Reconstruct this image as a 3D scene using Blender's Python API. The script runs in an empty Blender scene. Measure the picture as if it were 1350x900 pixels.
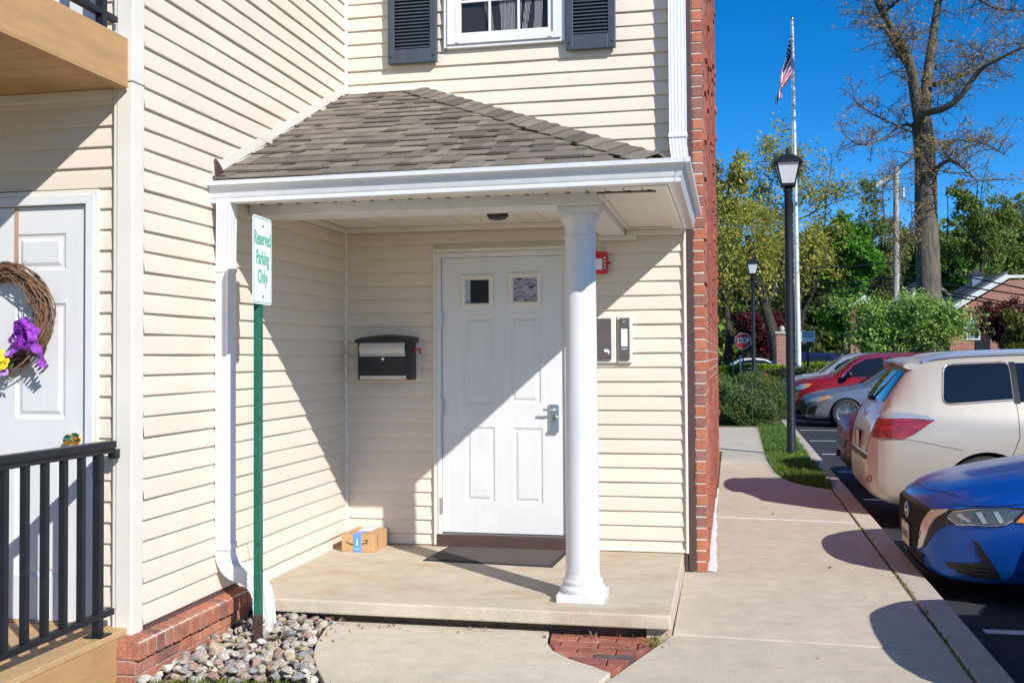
import bpy, bmesh, math, random
import numpy as np
from mathutils import Vector, Matrix
from mathutils.bvhtree import BVHTree

SC = bpy.context.scene
COL = SC.collection
RN = random.Random(11)
NR = np.random.default_rng(5)
PI = math.pi

# ------------------------------------------------------------------ camera
F_PX, YAW, PITCH, ROLL = 1388.86, 0.205086, 0.025536, -0.0061186
CAM = Vector((2.84517, -7.49629, 1.38558))
CY = 450 - 15.93
def cam_axes():
    c, s = math.cos(YAW), math.sin(YAW)
    r = Vector((c, s, 0)); d = Vector((-s, c, 0)); u = Vector((0, 0, 1))
    c, s = math.cos(PITCH), math.sin(PITCH)
    d, u = c*d + s*u, c*u - s*d
    c, s = math.cos(ROLL), math.sin(ROLL)
    r, u = c*r + s*u, c*u - s*r
    return r, u, d
_r, _u, _d = cam_axes()
camd = bpy.data.cameras.new('camera')
cam = bpy.data.objects.new('camera', camd); COL.objects.link(cam)
m = Matrix.Identity(4)
for i in range(3):
    m[i][0], m[i][1], m[i][2], m[i][3] = _r[i], _u[i], -_d[i], CAM[i]
cam.matrix_world = m
camd.sensor_fit = 'HORIZONTAL'; camd.sensor_width = 36.0
camd.lens = 36.0*F_PX/1350.0
camd.shift_y = (CY-450)/1350.0
camd.clip_start = 0.05; camd.clip_end = 2000
SC.camera = cam

# ------------------------------------------------------------------ light
SUN_TRAVEL = Vector((-1.0, 0.943, -0.885)).normalized()
ELEV = math.asin(-SUN_TRAVEL.z)
AZ = math.atan2(-SUN_TRAVEL.x, -SUN_TRAVEL.y)      # clockwise from +Y
w = bpy.data.worlds.new('World'); SC.world = w; w.use_nodes = True
nt = w.node_tree; nt.nodes.clear()
sky = nt.nodes.new('ShaderNodeTexSky'); sky.sky_type = 'NISHITA'; sky.sun_disc = False
sky.sun_elevation = ELEV; sky.sun_rotation = AZ
sky.altitude = 3000; sky.air_density = 1.0; sky.dust_density = 0.0; sky.ozone_density = 6.0
bg = nt.nodes.new('ShaderNodeBackground'); bg.inputs['Strength'].default_value = 0.108
wo_ = nt.nodes.new('ShaderNodeOutputWorld')
hs = nt.nodes.new('ShaderNodeHueSaturation'); hs.inputs['Saturation'].default_value = 1.27
nt.links.new(sky.outputs[0], hs.inputs['Color']); nt.links.new(hs.outputs[0], bg.inputs[0]); nt.links.new(bg.outputs[0], wo_.inputs[0])
sl = bpy.data.lights.new('sun', 'SUN'); sl.energy = 3.7; sl.angle = math.radians(0.5); sl.color = (1.0, 0.975, 0.935)
so = bpy.data.objects.new('sun', sl); COL.objects.link(so)
so.rotation_euler = SUN_TRAVEL.to_track_quat('-Z', 'Y').to_euler(); so.location = (20, -20, 20)
SC.view_settings.view_transform = 'Standard'; SC.view_settings.look = 'None'
SC.view_settings.gamma = 1; SC.view_settings.exposure = 0.62
SC.cycles.max_bounces = 10; SC.cycles.diffuse_bounces = 6; SC.cycles.transparent_max_bounces = 16

# ------------------------------------------------------------------ helpers
def wo(o):
    p = Vector((0, 0, 0))
    while o is not None:
        p = p + o.location; o = o.parent
    return p
def tag(o, label=None, cat=None, group=None, kind=None):
    if label: o['label'] = label
    if cat: o['category'] = cat
    if group: o['group'] = group
    if kind: o['kind'] = kind
    return o
def thing(name, loc, label, cat, group=None):
    o = bpy.data.objects.new(name, None); COL.objects.link(o)
    o.location = loc; o.empty_display_size = 0.2
    return tag(o, label, cat, group)
def link_mesh(name, me, parent=None, loc=None):
    o = bpy.data.objects.new(name, me); COL.objects.link(o)
    if parent is not None: o.parent = parent
    if loc is not None: o.location = Vector(loc) - (wo(parent) if parent is not None else Vector())
    return o
def copy_tree(o, parent=None):
    c = o.copy(); COL.objects.link(c)
    c.parent = parent
    for ch in o.children: copy_tree(ch, c)
    return c

class MB:
    def __init__(self): self.v = []; self.f = []; self.m = []; self.mi = 0
    def add(self, vs, fs):
        n = len(self.v); self.v += [tuple(p) for p in vs]
        for q in fs: self.f.append(tuple(i+n for i in q)); self.m.append(self.mi)
        return self
    def box(self, x0, x1, y0, y1, z0, z1):
        vs = [(x, y, z) for x in (x0, x1) for y in (y0, y1) for z in (z0, z1)]
        return self.add(vs, [(0,1,3,2),(4,6,7,5),(0,4,5,1),(2,3,7,6),(0,2,6,4),(1,5,7,3)])
    def obox(self, c, ax, ay, az):          # centre and three half vectors
        c, ax, ay, az = Vector(c), Vector(ax), Vector(ay), Vector(az)
        vs = [c+i*ax+j*ay+k*az for i in (-1,1) for j in (-1,1) for k in (-1,1)]
        return self.add(vs, [(0,1,3,2),(4,6,7,5),(0,4,5,1),(2,3,7,6),(0,2,6,4),(1,5,7,3)])
    def prism(self, poly, fn, t0, t1):      # poly list of (a,b); fn(a,b,t) -> point
        n = len(poly)
        vs = [fn(a,b,t0) for a,b in poly] + [fn(a,b,t1) for a,b in poly]
        fs = [tuple(range(n))[::-1], tuple(range(n, 2*n))] + [(i,(i+1)%n,n+(i+1)%n,n+i) for i in range(n)]
        return self.add(vs, fs)
    def bar(self, a, b, w, h, up=(0,0,1)):  # square bar between two points
        a, b = Vector(a), Vector(b); d = (b-a); L = d.length; d.normalize()
        up = Vector(up); s = d.cross(up)
        if s.length < 1e-5: s = Vector((1,0,0))
        s.normalize(); t = s.cross(d)
        return self.obox((a+b)/2, s*w/2, d*L/2, t*h/2)
    def tube(self, pts, rad, n=8, cap=True):
        pts = [Vector(p) for p in pts]
        if not hasattr(rad, '__len__'): rad = [rad]*len(pts)
        rings = []; prev = None
        for i, p in enumerate(pts):
            d = (pts[min(i+1,len(pts)-1)] - pts[max(i-1,0)])
            if d.length < 1e-9: d = Vector((0,0,1))
            d.normalize()
            if prev is None:
                s = d.cross(Vector((0,0,1)))
                if s.length < 1e-3: s = d.cross(Vector((0,1,0)))
            else: s = prev - d*prev.dot(d)
            if s.length < 1e-6: s = Vector((1,0,0))
            s.normalize(); prev = s; t = d.cross(s)
            rings.append([p + (s*math.cos(2*PI*k/n) + t*math.sin(2*PI*k/n))*rad[i] for k in range(n)])
        vs = [q for r in rings for q in r]; fs = []
        for i in range(len(rings)-1):
            for k in range(n):
                a, b = i*n+k, i*n+(k+1)%n
                fs.append((a, b, b+n, a+n))
        if cap:
            fs.append(tuple(range(n))[::-1]); fs.append(tuple(range((len(rings)-1)*n, len(rings)*n)))
        return self.add(vs, fs)
    def lathe(self, prof, c, n=32, axis='z', sx=1, sy=1, caps=(True,True)):
        vs = []; fs = []; c = Vector(c)
        for r, h in prof:
            for k in range(n):
                a = 2*PI*k/n; x, y = r*math.cos(a)*sx, r*math.sin(a)*sy
                vs.append(c + (Vector((x,y,h)) if axis=='z' else Vector((x,h,y)) if axis=='y' else Vector((h,x,y))))
        for i in range(len(prof)-1):
            for k in range(n):
                a, b = i*n+k, i*n+(k+1)%n
                fs.append((a,b,b+n,a+n))
        if caps[0]: fs.append(tuple(range(n))[::-1])
        if caps[1]: fs.append(tuple(range((len(prof)-1)*n, len(prof)*n)))
        return self.add(vs, fs)
    def ball(self, c, rx, ry, rz, n=12, m=8):
        prof = [(max(math.sin(PI*i/m),1e-4), -math.cos(PI*i/m)) for i in range(m+1)]
        vs = []; fs = []; c = Vector(c)
        for r, h in prof:
            for k in range(n):
                a = 2*PI*k/n; vs.append(c+Vector((r*math.cos(a)*rx, r*math.sin(a)*ry, h*rz)))
        for i in range(m):
            for k in range(n):
                a, b = i*n+k, i*n+(k+1)%n; fs.append((a,b,b+n,a+n))
        return self.add(vs, fs)
    def grid(self, rows):                   # rows: list of equal-length point lists
        n = len(rows[0]); vs = [p for r in rows for p in r]; fs = []
        for i in range(len(rows)-1):
            for k in range(n-1): a = i*n+k; fs.append((a, a+1, a+n+1, a+n))
        return self.add(vs, fs)
    def build(self, name, mats, parent=None, smooth=None, bevel=0, seg=2, recalc=True):
        me = bpy.data.meshes.new(name)
        off = wo(parent) if parent is not None else Vector()
        me.from_pydata([(x-off.x, y-off.y, z-off.z) for x,y,z in self.v], [], self.f)
        if not isinstance(mats, (list, tuple)): mats = [mats]
        for a in mats: me.materials.append(a)
        if len(mats) > 1: me.polygons.foreach_set('material_index', self.m)
        if recalc or bevel:
            b = bmesh.new(); b.from_mesh(me)
            if recalc: bmesh.ops.recalc_face_normals(b, faces=b.faces)
            if bevel:
                es = [e for e in b.edges if e.is_manifold and e.calc_face_angle(0) > 0.5]
                bmesh.ops.bevel(b, geom=es, offset=bevel, offset_type='OFFSET', segments=seg, profile=0.5, affect='EDGES', clamp_overlap=True)
            b.to_mesh(me); b.free()
        if smooth is not None:
            me.shade_smooth(); me.set_sharp_from_angle(angle=math.radians(smooth))
        me.update()
        o = bpy.data.objects.new(name, me); COL.objects.link(o)
        if parent is not None: o.parent = parent
        return o

def clip_poly(poly, a, b, c):               # keep a*x+b*y <= c
    out = []
    for i in range(len(poly)):
        p, q = poly[i], poly[(i+1)%len(poly)]
        dp, dq = a*p[0]+b*p[1]-c, a*q[0]+b*q[1]-c
        if dp <= 0: out.append(p)
        if (dp < 0 < dq) or (dq < 0 < dp):
            t = dp/(dp-dq); out.append((p[0]+(q[0]-p[0])*t, p[1]+(q[1]-p[1])*t))
    return out
def clip_rect(poly, x0, x1, y0, y1):
    for a,b,c in ((-1,0,-x0),(1,0,x1),(0,-1,-y0),(0,1,y1)):
        poly = clip_poly(poly, a, b, c)
        if len(poly) < 3: return []
    return poly
def inside(p, poly):
    r = False; x, y = p
    for i in range(len(poly)):
        (x1,y1),(x2,y2) = poly[i], poly[i-1]
        if (y1 > y) != (y2 > y) and x < (x2-x1)*(y-y1)/(y2-y1)+x1: r = not r
    return r
def crom(pts, n):                            # Catmull-Rom through points
    out = []; P = [Vector(p) for p in pts]
    for i in range(len(P)-1):
        p0, p1, p2, p3 = P[max(i-1,0)], P[i], P[i+1], P[min(i+2,len(P)-1)]
        for k in range(n):
            t = k/n
            out.append(0.5*((2*p1)+(p2-p0)*t+(2*p0-5*p1+4*p2-p3)*t*t+(3*p1-p0-3*p2+p3)*t**3))
    out.append(P[-1]); return out

def text_mesh(name, txt, size, mat, parent, M4, extrude=0.0008, align='CENTER', sx=1.0, spacing=1.0, bold=0.0):
    cu = bpy.data.curves.new(name, 'FONT'); cu.body = txt; cu.size = size; cu.align_x = align; cu.align_y = 'CENTER'
    cu.extrude = extrude; cu.offset = bold; cu.space_line = spacing
    to = bpy.data.objects.new(name+'_tmp', cu); COL.objects.link(to)
    dg = bpy.context.evaluated_depsgraph_get()
    me = bpy.data.meshes.new_from_object(to.evaluated_get(dg))
    bpy.data.objects.remove(to); bpy.data.curves.remove(cu)
    me.transform(Matrix.Diagonal((sx,1,1,1))); me.transform(M4)
    off = wo(parent); me.transform(Matrix.Translation(-off))
    me.materials.clear(); me.materials.append(mat)
    me.name = name
    o = bpy.data.objects.new(name, me); COL.objects.link(o); o.parent = parent
    return o
def frame(origin, ex, ey):
    ex, ey = Vector(ex).normalized(), Vector(ey).normalized(); ez = ex.cross(ey)
    m = Matrix.Identity(4)
    for i in range(3): m[i][0], m[i][1], m[i][2], m[i][3] = ex[i], ey[i], ez[i], origin[i]
    return m

# ------------------------------------------------------------------ materials
class NG:
    def __init__(self, name):
        self.mat = bpy.data.materials.new(name); self.mat.use_nodes = True
        self.t = self.mat.node_tree; self.t.nodes.clear()
        self.out = self.n('ShaderNodeOutputMaterial')
    def n(self, ty, **kw):
        x = self.t.nodes.new(ty)
        for k, v in kw.items():
            if k.startswith('i_'): x.inputs[k[2:].replace('_',' ')].default_value = v
            else: setattr(x, k, v)
        return x
    def l(self, a, b): self.t.links.new(a, b)
    def pos(self, scale=(1,1,1)):
        g = self.n('ShaderNodeNewGeometry'); mp = self.n('ShaderNodeMapping'); mp.inputs['Scale'].default_value = scale
        self.l(g.outputs['Position'], mp.inputs['Vector']); return mp.outputs[0]
    def noise(self, vec, scale, detail=4, rough=0.55):
        x = self.n('ShaderNodeTexNoise'); x.inputs['Scale'].default_value = scale
        x.inputs['Detail'].default_value = detail; x.inputs['Roughness'].default_value = rough
        self.l(vec, x.inputs['Vector']); return x.outputs['Fac']
    def ramp(self, fac, stops, interp='LINEAR'):
        x = self.n('ShaderNodeValToRGB'); cr = x.color_ramp; cr.interpolation = interp
        while len(cr.elements) > 1: cr.elements.remove(cr.elements[0])
        cr.elements[0].position = stops[0][0]; cr.elements[0].color = (*stops[0][1], 1)
        for p, c in stops[1:]:
            e = cr.elements.new(p); e.color = (*c, 1)
        self.l(fac, x.inputs[0]); return x.outputs[0]
    def mix(self, fac, a, b, mode='MIX'):
        x = self.n('ShaderNodeMix', data_type='RGBA', blend_type=mode)
        for s, val in ((0, fac), (6, a), (7, b)):
            if hasattr(val, 'links') or hasattr(val, 'is_linked'): self.l(val, x.inputs[s])
            elif isinstance(val, (int, float)): x.inputs[s].default_value = val
            else: x.inputs[s].default_value = (*val, 1)
        return x.outputs[2]
    def rand(self): return self.n('ShaderNodeObjectInfo').outputs['Random']
    def island(self): return self.n('ShaderNodeNewGeometry').outputs['Random Per Island']
    def bsdf(self, col, rough=0.5, metal=0, spec=0.5, coat=0, normal=None, **kw):
        p = self.n('ShaderNodeBsdfPrincipled')
        if hasattr(col, 'is_linked'): self.l(col, p.inputs['Base Color'])
        else: p.inputs['Base Color'].default_value = (*col, 1)
        if hasattr(rough, 'is_linked'): self.l(rough, p.inputs['Roughness'])
        else: p.inputs['Roughness'].default_value = rough
        p.inputs['Metallic'].default_value = metal
        p.inputs['Specular IOR Level'].default_value = spec
        p.inputs['Coat Weight'].default_value = coat
        p.inputs['Coat Roughness'].default_value = 0.03
        if normal is not None: self.l(normal, p.inputs['Normal'])
        self.l(p.outputs[0], self.out.inputs[0]); return p
    def bump(self, h, strength, dist=0.01):
        b = self.n('ShaderNodeBump'); b.inputs['Strength'].default_value = strength; b.inputs['Distance'].default_value = dist
        self.l(h, b.inputs['Height']); return b.outputs[0]

def simple(name, col, rough=0.5, var=0.08, scale=5, bump=0.0, bscale=60, metal=0, spec=0.5, coat=0, rnd=0.0, stretch=(1,1,1), streak=0.0):
    g = NG(name); P = g.pos(stretch)
    f = g.noise(P, scale, 5, 0.6)
    lo = tuple(c*(1-var) for c in col); hi = tuple(min(c*(1+var), 1) for c in col)
    c = g.ramp(f, [(0.3, lo), (0.7, hi)])
    if streak:
        st = g.noise(g.pos((14,14,1.4)), 1.6, 6, 0.7); c = g.mix(g.ramp(st, [(0.5,(0,0,0)),(0.78,(streak*2,)*3)]), c, tuple(x*0.62 for x in col))
    if rnd:
        v = g.ramp(g.rand(), [(0, (1-rnd,)*3), (1, (1+rnd,)*3)])
        c = g.mix(1.0, c, v, 'MULTIPLY')
    nrm = g.bump(g.noise(P, bscale, 3), bump, 0.004) if bump else None
    g.bsdf(c, rough, metal, spec, coat, nrm)
    return g.mat

def siding_mat():
    g = NG('cream vinyl siding'); P = g.pos((1,1,1))
    big = g.noise(P, 1.3, 4); Pg = g.pos((3,3,90)); grain = g.noise(Pg, 3.0, 4)
    c = g.ramp(big, [(0.3, (0.695,0.603,0.49)), (0.7, (0.73,0.638,0.525))])
    c = g.mix(0.06, c, g.ramp(grain, [(0.35,(0.55,0.45,0.32)),(0.65,(0.95,0.85,0.7))]))
    Ps = g.pos((9,9,0.8)); st = g.noise(Ps, 1.5, 5, 0.7)
    c = g.mix(g.ramp(st, [(0.56,(0,0,0)),(0.8,(0.16,0.16,0.16))]), c, (0.42,0.37,0.30))
    v = g.ramp(g.rand(), [(0,(0.97,)*3),(1,(1.02,)*3)]); c = g.mix(1.0, c, v, 'MULTIPLY')
    g.bsdf(c, 0.42, 0, 0.4, 0, g.bump(grain, 0.08, 0.002)); return g.mat
def concrete_mat(name, base, rust=0.0, dark=0.12, agg=0.5, pits=0.0):
    g = NG(name); P = g.pos()
    b = g.noise(P, 1.1, 6, 0.62); md = g.noise(P, 7, 5, 0.6); fi = g.noise(P, 160, 2, 0.6); sp = g.noise(P, 420, 1, 0.5)
    lo = tuple(c*(1-dark*1.3) for c in base); hi = tuple(c*(1+dark*0.8) for c in base)
    c = g.ramp(b, [(0.36, lo), (0.64, hi)])
    s2 = g.noise(P, 3.1, 7, 0.72); c = g.mix(g.ramp(s2, [(0.50,(0,0,0)),(0.72,(0.42,0.42,0.42))]), c, tuple(x*0.62 for x in base))
    c = g.mix(0.40, c, g.ramp(md, [(0.34, tuple(x*0.68 for x in base)), (0.66, tuple(x*1.26 for x in base))]))
    c = g.mix(agg*0.5, c, g.ramp(fi, [(0.32, tuple(x*0.6 for x in base)), (0.62, tuple(x*1.25 for x in base))]))
    c = g.mix(g.ramp(sp, [(0.68,(0,0,0)),(0.74,(0.5,0.5,0.5))]), c, tuple(x*0.5 for x in base))
    if rust:
        r = g.noise(g.pos((0.8,2.2,1)), 1.7, 6, 0.7)
        c = g.mix(g.ramp(r, [(0.5,(0,0,0)),(0.72,(rust,rust,rust))]), c, (0.42,0.24,0.11))
    if pits:
        pt = g.noise(g.pos((1,1.6,1)), 42, 2, 0.5); pm = g.noise(P, 2.2, 3)
        pt = g.mix(1.0, g.ramp(pt, [(0.66,(0,0,0)),(0.72,(1,1,1))]), g.ramp(pm, [(0.45,(0,0,0)),(0.6,(pits,)*3)]), 'MULTIPLY'); c = g.mix(pt, c, tuple(x*0.30 for x in base))
    v = g.ramp(g.rand(), [(0,(0.93,)*3),(1,(1.05,)*3)]); c = g.mix(1.0, c, v, 'MULTIPLY')
    h = g.mix(0.5, g.ramp(fi, [(0,(0,0,0)),(1,(1,1,1))]), g.ramp(md, [(0,(0,0,0)),(1,(1,1,1))]))
    g.bsdf(c, 0.9, 0, 0.25, 0, g.bump(h, 0.55, 0.005)); return g.mat
def palette_mat(name, cols, rough=0.8, gscale=120, gstr=0.25, bump=0.4, bd=0.004, blot=0.25, spec=0.3):
    """Colour picked by the object's own random number, with grain."""
    g = NG(name); P = g.pos(); n = len(cols)
    c = g.ramp(g.rand(), [(i/n, k) for i, k in enumerate(cols)], 'CONSTANT')
    bl = g.noise(P, 9, 5, 0.65); fi = g.noise(P, gscale, 3, 0.6)
    c = g.mix(1.0, c, g.ramp(bl, [(0.3,(1-blot,)*3),(0.7,(1+blot,)*3)]), 'MULTIPLY')
    c = g.mix(1.0, c, g.ramp(fi, [(0.3,(1-gstr,)*3),(0.7,(1+gstr,)*3)]), 'MULTIPLY')
    g.bsdf(c, rough, 0, spec, 0, g.bump(fi, bump, bd)); return g.mat
def island_mat(name, cols, rough=0.8, trans=0.0, jitter=0.2, spec=0.25):
    """For many small pieces in one mesh: colour by island, optional light through leaves."""
    g = NG(name); n = len(cols)
    c = g.ramp(g.island(), [(i/max(n-1,1), k) for i, k in enumerate(cols)])
    P = g.pos(); c = g.mix(1.0, c, g.ramp(g.noise(P, 0.9, 3), [(0.3,(1-jitter,)*3),(0.7,(1+jitter,)*3)]), 'MULTIPLY')
    p = g.bsdf(c, rough, 0, spec)
    if trans:
        t = g.n('ShaderNodeBsdfTranslucent'); g.l(c, t.inputs[0])
        mx = g.n('ShaderNodeMixShader'); mx.inputs[0].default_value = trans
        g.l(p.outputs[0], mx.inputs[1]); g.l(t.outputs[0], mx.inputs[2]); g.l(mx.outputs[0], g.out.inputs[0])
    return g.mat
def paint_mat(name, col, metal=0.0, rough=0.35, flake=0.0, dust=0.0):
    g = NG(name); P = g.pos(); c = col
    if flake or dust:
        f = g.noise(P, 900, 1); c = g.ramp(f, [(0.35, tuple(x*(1-flake) for x in col)), (0.65, tuple(min(x*(1+flake),1) for x in col))])
    if dust:
        d = g.noise(P, 3, 5, 0.65); c = g.mix(g.ramp(d, [(0.45,(0,0,0)),(0.8,(dust,)*3)]), c, (0.4,0.36,0.3))
    pp = g.bsdf(c, rough, metal, 0.4, 0.38); pp.inputs['Coat Roughness'].default_value = 0.07; return g.mat
def glass_dark(name, col=(0.012,0.015,0.018), rough=0.03):
    g = NG(name); g.bsdf(col, rough, 0, 0.7, 0.3); return g.mat

MT = {}
MT['siding'] = siding_mat()
MT['trim'] = simple('cream trim', (0.74,0.69,0.60), 0.4, 0.05, 3, 0.05)
MT['white'] = simple('white paint', (0.69,0.685,0.675), 0.35, 0.04, 4, 0.03, streak=0.16)
MT['whitemetal'] = simple('white aluminium', (0.72,0.725,0.73), 0.28, 0.04, 7, 0.02, 30, streak=0.14)
MT['doorwhite'] = simple('white door paint', (0.68,0.675,0.665), 0.3, 0.04, 3, 0.05, 25, streak=0.12)
MT['brown'] = simple('brown metal', (0.085,0.047,0.042), 0.4, 0.12, 9)
MT['darkgap'] = simple('dark gap', (0.02,0.017,0.014), 0.9, 0.2)
MT['concrete'] = concrete_mat('porch concrete', (0.55,0.475,0.36), 0.6, 0.12, 0.75)
MT['walk'] = concrete_mat('sidewalk concrete', (0.565,0.488,0.378), 0.05, 0.10, 0.8)
MT['walk2'] = concrete_mat('walkway concrete', (0.60,0.53,0.415), 0.12, 0.13, 0.8, 0.9)
MT['curb'] = concrete_mat('curb concrete', (0.54,0.475,0.38), 0.06, 0.15, 0.8)
MT['caulk'] = simple('white patch', (0.72,0.71,0.68), 0.8, 0.12, 14, 0.3, 60)
MT['brick'] = palette_mat('red brick', [(0.38,0.155,0.095),(0.33,0.135,0.09),(0.44,0.195,0.11),(0.26,0.12,0.09),(0.37,0.165,0.11),(0.40,0.15,0.09)], 0.85, 90, 0.28, 0.6)
MT['brick2'] = palette_mat('orange red brick', [(0.41,0.135,0.075),(0.36,0.115,0.07),(0.28,0.125,0.095),(0.46,0.175,0.095),(0.38,0.12,0.07),(0.32,0.15,0.115),(0.43,0.15,0.085)], 0.9, 60, 0.22, 0.5, 0.004, 0.15)
MT['paver'] = palette_mat('paver brick', [(0.34,0.115,0.075),(0.29,0.105,0.075),(0.38,0.15,0.10),(0.12,0.09,0.085),(0.33,0.12,0.08),(0.27,0.10,0.08)], 0.9, 80, 0.3, 0.6)
MT['mortar'] = simple('mortar', (0.60,0.53,0.44), 0.95, 0.2, 25, 0.6, 90)
MT['shingle'] = palette_mat('asphalt shingle', [(0.222,0.19,0.152),(0.178,0.15,0.122),(0.262,0.223,0.178),(0.15,0.126,0.104),(0.205,0.174,0.14),(0.24,0.204,0.163),(0.187,0.158,0.129)], 0.95, 260, 0.55, 0.6, 0.004, 0.14, 0.1)
MT['stone'] = palette_mat('river stone', [(0.386,0.340,0.274),(0.302,0.292,0.266),(0.462,0.405,0.319),(0.529,0.494,0.433),(0.185,0.178,0.171),(0.370,0.292,0.220),(0.386,0.316,0.198),(0.277,0.227,0.213),(0.437,0.389,0.327),(0.353,0.219,0.167),(0.277,0.279,0.274),(0.504,0.462,0.395),(0.420,0.373,0.304)], 0.85, 60, 0.25, 0.5, 0.004, 0.35, 0.2)
MT['asphalt'] = concrete_mat('asphalt', (0.038,0.041,0.047), 0.0, 0.15, 0.9)
MT['line'] = simple('white road paint', (0.66,0.66,0.64), 0.7, 0.12, 20, 0.2)
MT['soil'] = simple('soil', (0.10,0.075,0.05), 0.95, 0.4, 14, 0.8, 60)
MT['lawn'] = simple('lawn ground', (0.075,0.12,0.028), 0.95, 0.4, 3, 0.8, 60)
MT['grass'] = island_mat('grass blades', [(0.07,0.13,0.02),(0.12,0.21,0.035),(0.16,0.26,0.05),(0.10,0.18,0.03)], 0.6, 0.35)
MT['tan'] = simple('tan painted wood', (0.47,0.275,0.115), 0.6, 0.12, 4, 0.25, 40, stretch=(6,1,6))
MT['tandeck'] = simple('tan deck board', (0.48,0.305,0.14), 0.65, 0.14, 5, 0.25, 40, rnd=0.06)
MT['blackmetal'] = simple('black painted metal', (0.014,0.016,0.020), 0.45, 0.2, 12, 0.05, spec=0.3)
MT['shutter'] = simple('slate shutter plastic', (0.045,0.058,0.078), 0.5, 0.15, 12, 0.12, 70, stretch=(1,1,0.15))
MT['glass'] = glass_dark('window glass')
MT['brass'] = simple('brass', (0.75,0.55,0.20), 0.2, 0.05, 20, metal=1)
MT['steel'] = simple('satin steel', (0.62,0.62,0.62), 0.3, 0.05, 20, metal=1)
MT['chrome'] = simple('chrome', (0.80,0.80,0.80), 0.08, 0.02, 20, metal=1)
MT['rubber'] = simple('rubber', (0.022,0.022,0.023), 0.75, 0.2, 20, 0.2)
MT['mat'] = simple('door mat carpet', (0.085,0.068,0.060), 0.95, 0.25, 240, 0.6, 260)
MT['greenpost'] = simple('green post paint', (0.012,0.115,0.065), 0.45, 0.25, 30, 0.2)
MT['rust'] = simple('rusty post foot', (0.06,0.028,0.022), 0.8, 0.3, 30, 0.3)
MT['signwhite'] = simple('sign white', (0.80,0.82,0.82), 0.35, 0.03, 5)
MT['signgreen'] = simple('sign green', (0.035,0.43,0.27), 0.4, 0.03, 5)
MT['blackplastic'] = simple('black plastic', (0.014,0.014,0.015), 0.4, 0.2, 30, 0.05)
MT['red'] = simple('red plastic', (0.55,0.015,0.02), 0.35, 0.06, 20)
MT['plasticwhite'] = simple('beige metal', (0.62,0.58,0.52), 0.35, 0.05, 20)
MT['cardboard'] = simple('cardboard', (0.52,0.31,0.145), 0.85, 0.07, 10, 0.15, 80)
MT['tapeblue'] = simple('blue tape', (0.09,0.30,0.78), 0.35, 0.04, 10)
MT['inkblack'] = simple('black print', (0.02,0.018,0.016), 0.6, 0.1)
MT['paper'] = simple('paper label', (0.75,0.77,0.80), 0.6, 0.04)

# ================================================================== GROUND
ZW, ZA = -0.13, -0.27          # walk level, asphalt level
def sheet(poly, z, name, mat, thick=0.02):
    b = MB(); b.prism(poly, lambda a,c,t: (a,c,t), z-thick, z)
    return b.build(name, mat)
o = sheet([(-400,-400),(400,-400),(400,400),(-400,400)], -0.34, 'ground', MT['lawn']); tag(o, kind='structure')
LOT = sheet([(4.13,-16),(34,-16),(34,25.4),(4.13,25.4)], ZA, 'parking_lot', MT['asphalt'], 0.05); tag(LOT, kind='structure')
o = sheet([(-90,41),(120,41),(120,48),(-90,48)], -0.2, 'road', MT['asphalt'], 0.05); tag(o, kind='structure')
SOIL = sheet([(-6,-9),(3.945,-9),(3.945,0.5),(-6,0.5)], ZW-0.035, 'soil_bed', MT['soil'], 0.05); tag(SOIL, kind='structure')
o = sheet([(-40,0.505),(3.945,0.505),(3.945,40.8),(-40,40.8)], ZW-0.012, 'lawn', MT['lawn'], 0.15); tag(o, kind='structure')
o = sheet([(3.95,25.6),(80,25.6),(80,40.8),(3.95,40.8)], ZW-0.012, 'lawn', MT['lawn'], 0.15); tag(o, kind='structure')
o = sheet([(-90,48.2),(120,48.2),(120,130),(-90,130)], ZW, 'lawn', MT['lawn'], 0.15); tag(o, kind='structure')

# sidewalk panels
SW = bpy.data.objects.new('sidewalk', None); COL.objects.link(SW); SW.location = (3.2,2,ZW); tag(SW, kind='structure')
XR = [(3.93,4.85),(3.80,5.02),(3.66,5.22),(3.54,5.5),(3.45,5.9),(3.385,6.5),(3.345,7.4),(3.33,8.9)]
JY = [0.06, 2.56, 4.2]
def panel(poly, z=ZW, mat='walk', name='concrete_panel', parent=None):
    b = MB(); b.prism(poly, lambda a,c,t: (a,c,t), z-0.09, z); return b.build(name, MT[mat], parent or SW, bevel=0.006, seg=2)
g_ = 0.004
panel([(2.515,-1.68),(3.925,-1.765),(3.925,-12),(-0.4,-12),(2.245,-2.60)], ZW)
panel([(2.5165,-1.672),(2.508,-0.012),(2.508,0.045),(3.92,-0.085),(3.925,-1.757)], ZW+0.004)
panel([(2.60,0.045),(2.68,0.05),(2.68,2.62),(3.925,2.46),(3.925,-0.077)], ZW+0.001)
panel([(2.68,2.632),(2.68,9.6)] + [(3.325,8.93)] + XR[::-1][1:] + [(3.925,4.84),(3.925,2.475)], ZW)
panel([(2.2,9.63),(2.2,15.2),(3.37,15.2),(3.33,8.955),(2.68,9.62)], ZW)
b = MB(); b.prism([(2.68,2.622),(2.69,2.63),(3.925,2.470),(3.925,2.463)], lambda a,c,t:(a,c,t), ZW-0.09, ZW-0.003)
b.prism([(2.70,2.585),(3.90,2.43),(3.90,2.46),(2.70,2.615)], lambda a,c,t:(a,c,t), ZW, ZW+0.0045)
b.build('joint_filler', MT['caulk'], SW)
pts = [(2.665,0.02,ZW)]
b = MB()
ys = [0.02+i*0.12 for i in range(40)]
rows = []
for y in ys:
    wd = 0.022+0.042*max(0, 1-y/3.2) + RN.uniform(-0.008,0.008)
    rows.append([(2.66,y,ZW+0.012),(2.665+wd*0.5,y,ZW+0.009),(2.665+wd,y,ZW+0.0035)])
b.grid(rows); b.build('patch_strip', MT['caulk'], SW, smooth=60)
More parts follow.
